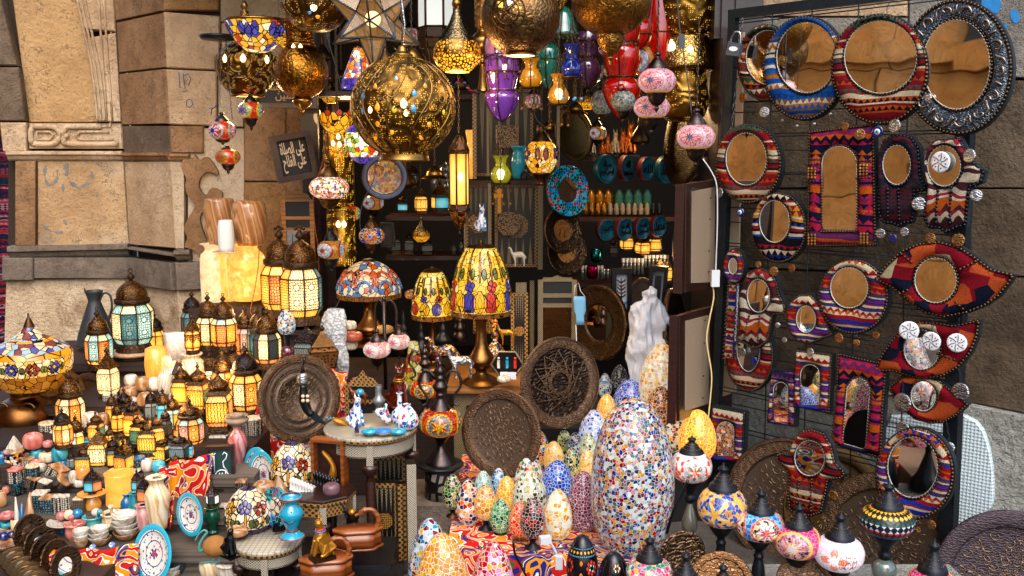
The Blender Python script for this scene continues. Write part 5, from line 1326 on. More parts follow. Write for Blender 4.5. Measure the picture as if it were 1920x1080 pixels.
cloth_box('display_step','low stone coloured step under the giant mosaic egg',.20,.62,2.56,2.86,0,.245,plain('tan board','7a6450',.8))
egg('large cream and orange egg lamp half behind the hanging wooden panel',1238,785,42,138,E['cream'],Y=3.95)
egg('blue violet egg lamp behind the giant egg',1183,780,34,68,E['blue'],Y=3.85)
egg('brown and amber egg lamp right of the blue violet one',1238,800,29,74,E['brown'],Y=3.7)
egg('red and white patchwork egg lamp right of the giant egg',1256,845,32,78,E['redmix'],Y=3.5)
egg('small bright amber egg lamp behind the giant egg',1137,800,20,60,E['amber'],Y=3.75)
egg('pale blue and white egg lamp leaning against the giant egg',1112,850,28,80,E['bw'],Y=3.45)
r=egg('black egg painted with red petals peeping over the giant egg',1173,800,17,54,m_pblk,Y=3.6)
for a in(-40,-10,20,50):
 for hh in(34,46):petal(r,[(15,30),(12,42),(5,54)],.00206,a,hh-5,hh+5,3.2,NT('vermilion enamel').pbsdf(C('d83020'),.3)if 'vermilion enamel' not in bpy.data.materials else bpy.data.materials['vermilion enamel'])
egg('olive and yellow egg lamp at the back of the row',1057,846,19,50,E['gy'],Y=3.7)
egg('orange multicolour egg lamp, leftmost at the back of the row',1010,872,20,64,E['om'],Y=3.6)
egg('peach coloured glowing egg lamp before the orange multicolour one',1038,884,20,56,E['peach'],Y=3.5)
egg('dark blue multicolour egg lamp at the back',1078,858,16,46,E['dkb'],Y=3.62)
egg('pale green egg lamp touching the giant egg',1102,862,17,50,E['pgr'],Y=3.5)
egg('dark green and gold egg lamp between peach and cream ones',1072,900,18,60,E['dkgr'],Y=3.35)
egg('small cream yellow egg lamp touching the giant egg',1100,898,17,54,E['peach'],Y=3.3)
egg('white egg lamp with red green and navy chips behind the grey green one',992,935,28,82,mosaic('white navy red chips','e8ece8 283878 b83028 e8e4d0 508050 d8a030',64,'f4f6f2',.3),Y=3.4)
egg('royal blue egg lamp right of the grey green one',1045,940,31,76,E['blu'],Y=3.3)
egg('grey green and white egg lamp in the middle of the group',993,965,33,82,E['wb'],Y=3.2)
egg('mauve egg lamp beside the giant egg',1093,992,30,108,E['mau'],Y=3.1)
egg('glowing cream egg lamp in the front row',1046,1008,27,90,E['cream'],Y=2.98)
egg('dark brown mosaic egg lamp on a black foot, front row',999,1027,24,92,E['dbr'],Y=2.85,base=22)
egg('glowing red egg lamp on a brass foot, front row',974,1012,20,70,E['red'],Y=2.95,base=8,basem=m_brassp)
egg('green egg lamp in the front row',938,1000,20,64,E['gr'],Y=3.02,base=4)
egg('golden yellow egg lamp on a black foot, front row',911,992,22,82,E['yel'],Y=3.1,base=20)
egg('amber yellow egg lamp behind the golden one',950,955,20,62,E['amber'],Y=3.25)
egg('red orange and white egg lamp at the left of the front row',879,982,23,82,mosaic('red orange white chips','c83020 f0a030 f4ece4 e86828 383858 f0c0a0',72,'f4f0ec',.35),Y=3.12)
egg('pale jade egg lamp behind the golden one',906,935,17,52,mosaic('pale jade chips','a8c8b8 88a898 c0d8cc',74,'e8f4f0',.3),Y=3.3)
egg('pale blue egg lamp with navy chips, second row',936,930,17,52,mosaic('pale blue navy chips','90b0c8 283860 c8d8e4 5888a8',74,'e8f0f4',.25),Y=3.3)
egg('green and gold egg lamp on a brown foot, far left of the egg table',849,968,19,78,E['dkgr'],Y=3.2,base=16,basem=m_brassd)
zl=.16
cloth_box('egg_table','lower cloth covered step under the three biggest front eggs',W(770,1080,2.75).x,W(1010,1080,2.75).x,2.36,2.76,0,zl,m_tent,cat='display table')
for lb,x,R,m,yt,Y in(('large blue and multicolour egg lamp at the bottom, behind the golden one',806,43,E['bm'],975,2.72),('large golden yellow egg lamp at the bottom edge',828,56,E['yel'],1003,2.58),('large red and pink egg lamp at the bottom edge',924,46,E['pinkr'],1019,2.6)):
 t_=W(x,yt,Y);H=(t_.z-zl)/S(t_)
 egg(lb,x,0,R,H/1.05,m,pos=Vector((t_.x,t_.y,zl)))
egg('glowing orange egg lamp behind the wooden panel, low',1306,862,36,92,E['orl'],Y=3.6)
egg('glowing orange egg lamp behind the wooden panel, high',1270,768,26,90,E['orl'],Y=4.1)
egg('small black and white egg lamp under the hanging bag',1161,735,17,50,mosaic('black white chips','14100e 241814 e0e4e4 14181c',100,'e4e8e8',.05),Y=4.15)
egg('small blue white egg lamp in shadow beside the carved tray',1134,745,13,44,E['sml'],Y=4.2)
r=egg('tall black egg painted with red flowers and blue lozenges, bottom edge',1091,1100,30,98,m_pblk,Y=2.6)
s=S(r.location);pe=eggp(30,98*1.05,16,.2,.45)
m_v=bpy.data.materials['vermilion enamel'];m_o=plain('orange enamel','f07020',.3);m_g2=plain('green enamel','107848',.3);m_bl2=plain('blue enamel','2878c8',.3);m_ye=plain('yellow enamel','f0a820',.3)
for a in range(-60,61,17):petal(r,pe[::-1],s,a,73,79,2.6,m_ye)
for a in range(-75,76,8):petal(r,pe[::-1],s,a,68,71,2.2,m_sky,lead=False);petal(r,pe[::-1],s,a,81,83.5,1.8,m_sky)
for a in(-8,):
 for h in(40,62):petal(r,pe[::-1],s,a,h-9,h+1,3.5,m_o);
for k in range(8):
 b=k*PI/4;petal(r,pe[::-1],s,32+17*math.cos(b),48+11*math.sin(b)-4,48+11*math.sin(b)+4,3,m_v);petal(r,pe[::-1],s,32+9*math.cos(b+.4),48+6*math.sin(b+.4)-2.5,48+6*math.sin(b+.4)+2.5,1.8,(m_white,m_g2)[k%2])
 petal(r,pe[::-1],s,-58+17*math.cos(b),50+10*math.sin(b)-4,50+10*math.sin(b)+4,2.6,m_v)
r=egg('short black egg painted with a pale flower in purple lines, bottom edge',1150,1098,27,64,m_pblk,Y=2.55)
s=S(r.location);pe=eggp(27,64*1.05,16,.2,.45);m_pur=plain('purple enamel','701840',.3)
for k in range(6):
 b=k*PI/3;petal(r,pe[::-1],s,8+12*math.cos(b),44+5*math.sin(b)-3,44+5*math.sin(b)+3,2,m_ye if k%2 else m_white)
for a in(-52,-22,40,62):petal(r,pe[::-1],s,a,22,56,1.0,m_pur)
for k in range(5):petal(r,pe[::-1],s,-20+12*math.cos(k*1.257),24+5*math.sin(k*1.257)-3,24+5*math.sin(k*1.257)+3,2,m_v)
egg('little blue and white mosaic drop lamp on a glass ball stem',540,690,17,106,E['sml'],Y=3.95,base=62)
r=bpy.data.objects['mosaic_egg_lamp.034']if 'mosaic_egg_lamp.034' in bpy.data.objects else r
lath('stem_ball',[o for o in bpy.data.objects if o.name.startswith('mosaic_egg_lamp')and 'little blue' in o.get('label','')][0],[(4,44),(11,38),(13,30),(11,22),(4,16)],.00228,glassy('plum glass ball','6c2838',.1),20)
def tray(label,x,y,rx,ry,Y,m,prof=None,name='tray',cat='tray',group=None,rings=(),side=1,tilt=.16,m2=None,seg=56,backm=None,roll=0):
 p=W(x,y,Y);s=S(p);R=max(rx,ry)*s
 yaw=side*math.acos(min(1,rx/max(rx,ry)))+face((p-Vector((0,0,0))).to_2d())*1.0
 tl_=tilt if ry>=rx else math.acos(min(1,ry/rx))
 M=Matrix.Translation(p)@Matrix.Rotation(yaw,4,'Z')@Matrix.Rotation(-tl_,4,'X')@Matrix.Rotation(roll,4,'Y')
 r=thing(name,label,cat,p,0,group,M)
 prof=prof or[(0,0),(.70,0),(.745,.012),(.765,.045),(.78,.055),(.95,.06),(.985,.05),(1,.03),(.985,.01),(.9,-.01),(.7,-.03),(0,-.03)]
 L=Matrix.Rotation(PI/2,4,'X')
 i=next(i for i,q_ in enumerate(prof)if q_[0]>.74)
 mb=MB();mb.lathe([(a*R,h*R)for a,h in prof[:i+1]],seg,0,M=L);mb.build('well',m,r)
 mb=MB();mb.lathe([(a*R,h*R)for a,h in prof[i:]],seg,0,M=L);mb.build('rim',m2 or m,r)
 if m in(m_cop,m_copg,m_pewt)and max(rx,ry)>60:
  random.seed(int(x));mb=MB()
  for k in range(84):
   a=2*PI*(k%17)/17+(k//17)*.2+random.uniform(-.1,.1);q_=(.14,.28,.40,.52,.64)[k//17]*R;cx,cz=math.cos(a)*q_,math.sin(a)*q_;sg=1 if k%2 else-1;b0=a+sg
   P=[]
   for i2 in range(11):
    f=i2/10;rr=(.085 if k//17 else .05)*R*(1-.8*f);b=b0+sg*f*4.6;P.append((cx+math.cos(b)*rr,-.0015 if q_<.7*R else-.01,cz+math.sin(b)*rr))
   mb.tube(P,[.009*R*(1-.5*i2/10)for i2 in range(11)],5)
  mb.build('scroll_relief',m_cops,r)
 if rings:
  mb=MB()
  for q_,w_ in rings:mb.tube([(math.cos(t)*q_*R,-.006*1.0-(.06*R if q_>.78 else 0),math.sin(t)*q_*R)for t in[2*PI*k/48 for k in range(48)]],w_*R,5,closed=True)
  mb.build('raised_ring',m2 or m,r)
 return r
m_cop=metalm('grey brown engraved copper','84705e','3a2e26',.4,110,.5,'noise',metal=.75)
m_copd=metalm('dark carved copper','3c2e24','0c0806',.4,60,1.0,'voronoi',metal=.7,bd=.006)
m_copg=metalm('golden brass tray','8c6a42','38281a',.35,110,.5,'noise')
m_copr=metalm('dull copper rim','6e5642','261b14',.45,160,.7,'voronoi',metal=.8)
m_pewt=metalm('purple grey pewter','5c4f54','221c20',.5,60,.6,'scroll',metal=.6)
m_cops=metalm('worn copper ridges','a08468','584432',.3,80,.2,'noise',metal=.85)
G_T='engraved metal trays'
tray('grey brown engraved round tray leaning in front of the carved one',940,812,74,84,3.45,m_cop,group=G_T,side=-1,m2=m_copr,rings=((.77,.008),(.97,.008)))
r=tray('dark deeply carved round tray with interlaced star pattern',1049,717,73,86,3.7,m_copd,group=G_T,side=1,m2=m_copr,rings=((.76,.012),(.97,.012)))
mb=MB();R=86*S(W(1049,717,3.7))*.7
for k in range(3):
 for j in range(12):
  n_=12;q_=(1.0,.72,.44)[k];a0=2*PI*j/n_+k*.26;a1=a0+2*PI*(4,4,3)[k]/n_
  mb.tube([(math.cos(a0)*R*q_,-.006,math.sin(a0)*R*q_),(math.cos(a1)*R*q_,-.008,math.sin(a1)*R*q_)],.0022,4)
mb.build('star_strapwork',m_copr,r)
r=tray('nest of concentric dark engraved trays hanging left, a curved dagger in front',562,747,76,84,3.6,m_cop,[(0,-.10),(.40,-.10),(.42,-.06),(.50,-.05),(.52,-.045),(.54,-.07),(.62,-.06),(.64,-.04),(.70,-.03),(.72,-.05),(.80,-.01),(.84,.02),(.98,.03),(1,.01),(.98,-.02),(.8,-.08),(0,-.14)],group=G_T,side=1,m2=m_copr,rings=((.50,.012),(.64,.012),(.72,.01),(.83,.012)))
tray('big engraved copper tray leaning behind the table lamps, left',1480,945,118,124,3.6,m_cop,group=G_T,side=-1,m2=m_copr,rings=((.78,.01),(.96,.01)))
tray('golden brass tray behind the striped hand mirror',1562,950,88,112,3.46,m_copg,group=G_T,side=1,m2=m_copg,rings=((.5,.012),(.54,.012),(.78,.01)))
tray('grey copper tray leaning behind the tall dotted table lamp',1660,1018,126,132,3.3,m_cop,group=G_T,side=-1,m2=m_copr,rings=((.77,.01),))
tray('purple grey pewter tray in the bottom right corner',1895,1090,132,134,3.0,m_pewt,group=G_T,m2=m_pewt,rings=((.77,.01),))
tray('small carved pale copper dish among the table lamps at the bottom',1280,1040,42,46,2.75,metalm('rosy carved dish','8c7058','3c281a',.35,40,1.0,'scroll'),group=G_T,tilt=.1,rings=((.9,.03),))
tray('copper dish lying flat at the bottom edge under a table lamp cap',1352,1092,60,44,2.6,metalm('rosy copper dish','94704e','4a2e1c',.35,60,.7,'scroll'),group=G_T)
tray('half hidden brass plate at the bottom beside the magenta lamp',1508,1092,52,40,2.65,m_copr,group=G_T)
p=W(571,735,3.42);s=S(p)
r=thing('dagger','curved dagger with silver collar and inlaid dark grip hanging before the nested trays','dagger',p,0)
mb=MB();mb.tube([Vector((x*s,0,z*s))for x,z in spline([(-2,14),(-3,0),(-1,-18),(4,-34),(12,-44)],3)],[7.5*s,8*s,8*s,9*s,9.5*s,10*s,10*s,9.5*s,9*s,8.5*s,8*s,8*s,8*s],8);mb.build('grip',m_blk,r)
mb=MB();mb.tube([Vector((-3*s,0,z*s))for z in(15,20,30,36)],[8*s,9.5*s,9.5*s,8*s],8);mb.build('collar',m_silver,r)
mb=MB();mb.tube([Vector((x*s,0,z*s))for x,z in((-3,36),(-3,46),(-1,54),(-5,66),(3,66),(-1,54))],[5*s,3*s,2*s,3*s,3*s,2*s],6);mb.build('tassel',m_blk,r)
mb=MB();mb.prism([(x*s,z*s)for x,z in((6,-42),(18,-38),(30,-52),(42,-66),(26,-60),(14,-54))],.006,0);mb.build('blade',m_iron,r)
mb=MB()
for k in range(4):
 b=k*PI/2+.78;mb.sphere(((3+math.cos(b)*6)*s,-9.5*s,(-10+math.sin(b)*6)*s),3.6*s,8,0,None,(1,.4,1))
mb.build('inlay_flower',plain('bone','e0c8a0',.4),r)
def tlamp(kind,label,x,yg,R,H,Y,capk=1.0,stem='cone',stemh=40,name='mosaic_table_lamp',baseR=38,fl=None):
 p=W(x,yg,Y);s=S(p);z0=fl if fl is not None else .30
 hz=(p.z-z0)/s
 r=thing(name,label,'table lamp',(p.x,p.y,z0),0,'mosaic table lamps')
 capr=R*.47
 g_=[(capr,hz+H),(R*.82,hz+H*.7),(R*.98,hz+H*.28),(R,hz),(R*.95,hz-H*.4),(R*.74,hz-H*.8),(capr*.95,hz-H)]
 lath('glass_globe',r,g_,s,MG[kind],40)
 k=capr/19.0;b=hz+H
 cp=[(0,56),(2,53),(2,48),(7,46),(9,42),(6,37),(6,33),(9,30),(9,27),(12,25),(12,20),(15,18),(16,13),(21,9),(23,4),(24,0)]
 lath('cap',r,[(a*k,h*k*capk*.85+b-1)for a,h in cp],s,m_capb,28,1)
 mb=MB()
 for rr,hh in((12.5,22),(16.5,12),(8.6,28)):
  for j in range(22):a=2*PI*j/22;mb.sphere((math.cos(a)*rr*k*s,math.sin(a)*rr*k*s,(hh*k*capk*.85+b)*s),.8*s,5)
 mb.build('brass_dots',m_gold,r)
 t=hz-H
 if stem=='glass':
  lath('lower_cup',r,[(capr*1.05,t+2),(capr*.9,t-8),(capr*.4,t-24),(10,t-30),(11,t-38),(5,t-44)],s,m_capb,26,2)
  u=t-44;lath('glass_stem',r,[(4,u),(9,u-16),(15,u-38),(13,u-54),(5,u-62)],s,glassy('ribbed clear glass','8c8c78',.05),24)
  lath('base',r,[(6,u-58),(12,u-66),(baseR*.7,max(u-76,8)),(baseR,5),(baseR,0)],s,m_capb,32,2)
 elif stem=='ball':
  lath('lower_cup',r,[(capr*1.1,t+4),(capr*1.0,t-6),(capr*.5,t-24),(9,t-32),(12,t-38),(11,t-46),(6,t-48)],s,m_capb,28,2)
  u=t-46;lath('glass_stem',r,[(6,u),(18,u-8),(23,u-22),(18,u-38),(6,u-46)],s,glassy('ribbed clear glass ball','7c8c84',.05),28)
  lath('base',r,[(6,u-44),(12,u-50),(baseR,5),(baseR,0)],s,m_capb,32,1)
 else:
  lath('lower_cup',r,[(capr*1.08,t+3),(capr*1.02,t-5),(capr*.7,t-16),(capr*.35,t-24),(8,t-30),(10,t-34),(8,t-40)],s,m_capb,28,2)
  u=t-40;q_=[(8,u)]+([(12,u*.8),(14,u*.6)]if stem=='rings' else[(10,u*.85)])+[(baseR*.55,u*.48),(baseR*.85,u*.3),(baseR,6),(baseR,0)]
  lath('base',r,q_,s,m_capb,32,2)
 return r
cloth_box('display_step','grey stone step under the mosaic table lamps, right foreground',W(1275,1000,3.05).x,W(1800,1000,3.0).x,2.45,3.06,0,.2,m_rw3,cat='step',wob=0)
tlamp('org','white and orange flower lamp on a ribbed glass stem, leftmost of the table lamps',1296,874,39,28,2.98,.72,'glass',fl=.2)
tlamp('bluy','blue and gold triangle mosaic lamp, second from left',1354,950,46,36,2.82,.95,fl=.21)
tlamp('cyan','cyan and orange star mosaic lamp, third from left',1425,984,44,27,2.75,.9,'rings',fl=.21)
tlamp('mag','magenta mosaic lamp with a grey star, fourth from left',1496,1014,44,30,2.7,.9,'rings',fl=.21)
tlamp('wht','pale lilac bead lamp with orange scrollwork, fifth from left',1573,1036,46,31,2.66,.95,fl=.21)
MG['rows']=(lambda t:(lambda uv,co:t.pbsdf(t.mix(t.math('LESS_THAN',t.math('ABSOLUTE',t.math('SUBTRACT',t.math('ADD',t.math('ABSOLUTE',t.math('SUBTRACT',t.math('FRACT',t.math('MULTIPLY',uv[0],26.0)),.5)),t.math('ABSOLUTE',t.math('SUBTRACT',t.math('FRACT',t.math('MULTIPLY',uv[1],6.0)),.5))),.2)),.23),C('15201e'),t.pal(uv[1],CL('f0a818 e8b030 1c5038 c8c8e0 c02020 1828a0 f09818'))),.35,0,bump=t.voro(co,100).outputs[0],bs=.4,bd=.003))(t.xyz(t.co('UV')),t.co()))(NT('rows of coloured lozenges'))
tlamp('rows','lamp with rows of coloured lozenges on black, on a clear glass ball, right front',1663,976,49,28,2.85,.9,'ball',fl=.21)
tlamp('grn','pink and green flower mosaic lamp at the bottom below the giant egg',1217,1072,43,26,2.5,.95,fl=.21)
tlamp('bluy','lamp of which only the black spun cap shows beside the carved dish',1284,1108,42,28,2.42,1.1,fl=.1)
tlamp('bluy','lamp whose cap stands before the flat copper dish',1354,1122,40,26,2.4,1.0,fl=.1)
tlamp('mag','lamp with a tall bright ribbed cap and blue globe at the bottom right',1747,1096,46,28,2.6,1.2,fl=.1)
r=[o for o in bpy.data.objects if 'pale lilac bead' in o.get('label','')][0];s=S(Vector((r.location.x,r.location.y,.9)));g_=[ch for ch in r.children if ch.name.startswith('glass_globe')][0]
hz=(W(1573,1036,2.66).z-.21)/s;pg=[(46*.56,hz+31),(46*.82,hz+21),(45,hz+9),(46,hz),(44,hz-12),(34,hz-25),(25,hz-31)]
for a,h0,h1,w_ in((2,6,22,5),(-14,-14,8,4),(18,-14,8,4),(2,-20,0,6),(-8,-22,-10,4),(12,-22,-10,4)):petal(r,pg,s,a,hz+h0,hz+h1,w_,m_o)
def hook(label,x,yg,R,H,Y,kind,yb,group='red mosaic ewer lamps'):
 p=W(x,yg,Y);s=S(p);zb=W(x,yb,Y).z;hz=(p.z-zb)/s
 r=thing('ewer_lamp',label,'table lamp',(p.x,p.y,zb),0,group);c_=R*.5
 lath('glass_globe',r,[(c_,hz+H),(R*.84,hz+H*.72),(R*.98,hz+H*.3),(R,hz),(R*.95,hz-H*.4),(R*.74,hz-H*.8),(c_,hz-H)],s,MG[kind],40)
 k=R/41.0;b=hz+H
 lath('neck',r,[(c_,b-1),(c_*.8,b+6*k),(c_*.55,b+14*k),(7*k,b+22*k),(10*k,b+28*k),(7*k,b+32*k),(14*k,b+40*k),(14*k,b+46*k),(8*k,b+54*k),(10*k,b+60*k),(6*k,b+66*k),(9*k,b+72*k),(3*k,b+82*k),(4*k,b+86*k),(0,b+92*k)],s,m_cap,24,2)
 mb=MB()
 for e in(-1,1):
  P=spline([(e*8*k,0,(b+60*k)),(e*24*k,0,(b+74*k)),(e*36*k,0,(b+64*k)),(e*38*k,0,(b+44*k)),(e*26*k,0,(b+26*k)),(e*24*k,0,(b+12*k)),(e*34*k,0,(b+6*k))],4)
  mb.tube([Vector(q_)*s for q_ in P],2.6*k*s,7)
 mb.build('curved_arm',m_cap,r)
 t=hz-H;lath('base',r,[(c_,t+1),(c_*.7,t-6),(c_*.35,t*.7),(8*k,t*.55),(14*k,t*.4),(22*k,t*.22),(28*k,4),(29*k,0)],s,m_cap,30,2)
hook('big red mosaic ewer lamp with curving arms beside the grey brown tray',826,791,41,25,3.5,'red',868)
hook('smaller red mosaic ewer lamp with green flowers behind the big one',797,729,31,16,3.85,'red',790)
p=W(826,868,3.5);s=S(p)
r=thing('pierced_stand','round drum stand pierced with scrolls under the big red ewer lamp','stand',(p.x,p.y,p.z-.135))
lath('top_disc',r,[(0,.135/s),(42,.135/s),(44,.135/s-3),(40,.135/s-6),(0,.135/s-6)],s,m_capb,32,0)
lath('drum',r,[(28,.135/s-6),(30,40),(30,0),(0,0)],s,lattice('horn scrollwork','14100c','8c8478',26,.16,.4,.2),28,0)
mb=MB();mb.box((0,0,0),(.34,.3,p.z-.137));o=mb.build('stone_step',m_plinth);o.location=(p.x,p.y+.05,(p.z-.137)/2);tag(o,'grey stone block under the pierced drum stand beside the egg table','step')
p=W(722,680,4.0);s=S(p)
r=thing('swan_neck_lamp','black double swan neck lamp stand whose two arms carry white and pink globes','table lamp',p)
mb=MB();mb.tube([(0,0,-.12),(0,0,118*s)],3.4*s,8)
for e,ex in((-1,-16),(1,22)):mb.tube([Vector(q_)*s for q_ in spline([(0,0,100),(e*4,0,114),(ex*.6,0,118),(ex,0,104),(ex*1.02,0,78),(ex,0,62)],4)],2.2*s,7)
mb.build('stem',m_cap,r);lath('finial',r,[(0,128),(3,124),(4,119),(3,116)],s,m_cap,12)
turk('pinkw','white globe with crimson flowers on the left arm of the swan neck lamp',707,655,26,15,3.98,.95,.95,top=1.45,ch=False,name='mosaic_globe')
turk('pinkw','white globe with crimson ring on the right arm of the swan neck lamp, partly hidden',748,640,21,14,4.05,.95,.95,top=1.45,ch=False,name='mosaic_globe')
turk('star','navy globe with red and blue star on the dome shade lamp',697,442,24,15,4.45,1,.8,m_brassd,ch=False)
m_tin=metalm('rusty black tin','4a3626','120c08',.45,120,.6,'voronoi',metal=.8)
m_tinp=pierced('pierced tin dome','584430','ff9c20',260,.9,.22,region=.45,dark=.3,wv=.16,bump=.3)
m_tinb=pierced('pierced black tin dome','343236','d88830',260,.25,.2,region=.6,dark=.3,wv=.16,bump=.3)
LP={'a':pane('amber pane, rosettes','e87c0c',1.25),'w':pane('white pane, rosettes','f0c888',1.3,metal='5a4020'),'t':pane('teal pane, rosettes','147078',.7),'g':pane('green pane','3c7c58',.6,'tile'),'o':pane('orange pane','e8680c',1.2,'tile',k=2.6),'A':pane('amber pane with arch','e87c0c',1.25,'arch',k=2.4),'y':pane('yellow pane, lattice','f09a14',1.35,'tile',k=3.4,gw=.14),'T':pane('pale teal pane','9cc8b8',.9),'p':pane('plain amber pane','f08a10',1.2,'plain'),'d':pane('unlit frosted pane','8ca0a0',.08,'tile',k=4.0),'B':pane('plain teal pane','18a0b8',.5,'plain'),'R':pane('plain orange red pane','e86030',.6,'plain'),'W':pane('plain white pane','e8e8dc',.5,'plain'),'n':pane('unlit dark pane','3c4c4c',.05,'tile',k=3.4),'P':pane('rosy pane','e09078',.9)}
LG='lanterns of the left display'
def lantern(label,x,yb,w,h,cols='a',n=8,kind='dome',Y=None,pos=None,rot=0.0,top=None,crown=False,cap=None,rows=(.085,.16,.47,.565,.64),split=False,ring=True,dark=False,group=LG,flare=1.0):
 p=Vector(pos)if pos is not None else(W(x,yb,Y)if Y else lpos(x,yb));s=S(p);h*=1.03;R=w/2
 r=thing('lantern',label,'lantern',p,0,group)
 rot=rot if rot else-PI/2+PI/n+random.uniform(-.2,.2)*(n>4)
 b0,b1,b2,b3,b4=[q_*h for q_ in rows];frm=m_tin
 def ring_(r0,h0,r1,h1,cs,off=0):
  return(r0,h0,r1,h1,[LP[c_]for c_ in cs])
 mc=cols if isinstance(cols,(tuple,list))else(cols,cols,cols)
 rk=.98 if n>4 else 1.2
 T=[(R*.80*rk,b0,R*rk,b1,[LP[c_]for c_ in mc[0]]),(R*rk,b1,R*rk*flare,b2,[LP[c_]for c_ in mc[1]]),(R*rk*flare,b2,R*.74*rk,b3,[LP[c_]for c_ in mc[2]])]
 if kind=='box':T=[(R*rk,b0,R*rk*flare,b2,[LP[c_]for c_ in mc[1]]),(R*rk*flare,b2,R*.9*rk,b3,[LP[c_]for c_ in mc[2]])]
 if split:hexl(r,s,n,T,None,rot,'glass_pane',max(.9,R*.035),frm)
 else:
  rw=[];hexl(r,s,n,T,None,rot,'glass_pane',max(.8,R*.045),frm,rows=rw)
  mats=[];mb=MB()
  for P,m_ in rw:
   if m_ not in mats:mats.append(m_)
   mb.add(P,[(3,2,1,0)],mats.index(m_),[[(0,1),(1,1),(1,0),(0,0)]],False)
  mb.build('glass_panes',mats,r)
 lath('base',r,[(R*.80*rk,b0),(R*.86*rk,b0*.6),(R*.92*rk,0),(0,0)],s,m_tin,n if n<7 else 16,0,rot=rot,smooth=False)
 dm=cap or(m_tinb if dark else m_tinp)
 t0=b3
 if kind in('dome','box'):
  lath('collar',r,[(R*.74*rk,t0),(R*.86*rk,t0+.02*h),(R*.86*rk,b4-.01*h),(R*.78*rk,b4)],s,m_tin,n if n<7 else 20,0,rot=rot,smooth=n>6)
  dr=R*.74*(rk if n>4 else 1.0)
  lath('dome',r,[(dr,b4),(dr*1.0,b4+.05*h),(dr*.86,b4+.12*h),(dr*.5,b4+.18*h),(dr*.16,b4+.215*h)],s,dm,20,2)
  q0=b4+.21*h
 elif kind=='onion':
  lath('collar',r,[(R*.9*rk,t0),(R*1.0*rk,t0+.02*h),(R*.8*rk,b4)],s,m_tin,n,0,rot=rot,smooth=False)
  dr=R*.74
  lath('dome',r,[(dr*.9,b4),(dr*1.08,b4+.06*h),(dr*.9,b4+.12*h),(dr*.4,b4+.18*h),(dr*.12,b4+.24*h)],s,dm,18,2);q0=b4+.23*h
 else:
  lath('roof',r,[(R*1.02*rk,t0),(R*.98*rk,t0+.02*h),(R*.3,t0+.22*h),(R*.14,t0+.27*h)],s,dm,n,0,rot=rot,smooth=False);q0=t0+.26*h
 H=h;fh=H-q0;fr_=min(R*.26,fh*.3)
 lath('finial',r,[(fr_*.5,q0-.01*h),(fr_*.5,q0+fh*.1),(fr_,q0+fh*.22),(fr_*1.05,q0+fh*.38),(fr_*.55,q0+fh*.55),(fr_*.3,q0+fh*.66),(0,q0+fh*.72)],s,m_tin,12,1)
 if ring:
  mb=MB();rr=fh*.16
  mb.tube([(math.cos(a)*rr*s,0,(q0+fh*.84+math.sin(a)*rr)*s)for a in[2*PI*k/10 for k in range(10)]],rr*.3*s,5,closed=True)
  if crown:
   for k in(-1,0,1):mb.sphere((k*fh*.28*s,0,(q0+fh*(.82+(.1 if k==0 else-.04)))*s),fh*.12*s,6)
  mb.build('ring',m_tin,r)
 return r
random.seed(11)
sp_=W(566,606,4.3)
lantern('tall octagonal lantern glowing yellow with teal side panes, front one of the big pair',567,606,78,178,('ytyy','wtyw'[:4],'wtyw'),8,Y=4.3,crown=True,split=True)
lantern('tall octagonal lantern with quatrefoil yellow panes, just behind and left of its twin',528,592,72,164,('y','yo','p'),8,Y=4.5,crown=True,split=True)
lantern('big octagonal lantern with white and turquoise rosette panes on a round shelf',253,655,76,148,(('T','w','T','t'),('T','w','w','t'),('T','w','t')),8,Y=4.55,split=True)
p=W(253,657,4.55);s=S(p)
r=thing('pedestal','round topped grey pedestal under the big turquoise and white lantern','pedestal',(p.x,p.y,0));t=p.z/s
lath('top',r,[(0,t),(42,t),(45,t-2),(43,t-6),(0,t-6)],s,m_ash2,32,0);lath('drum',r,[(26,t-6),(27,t-60),(26,0)],s,m_rw2,28,0)
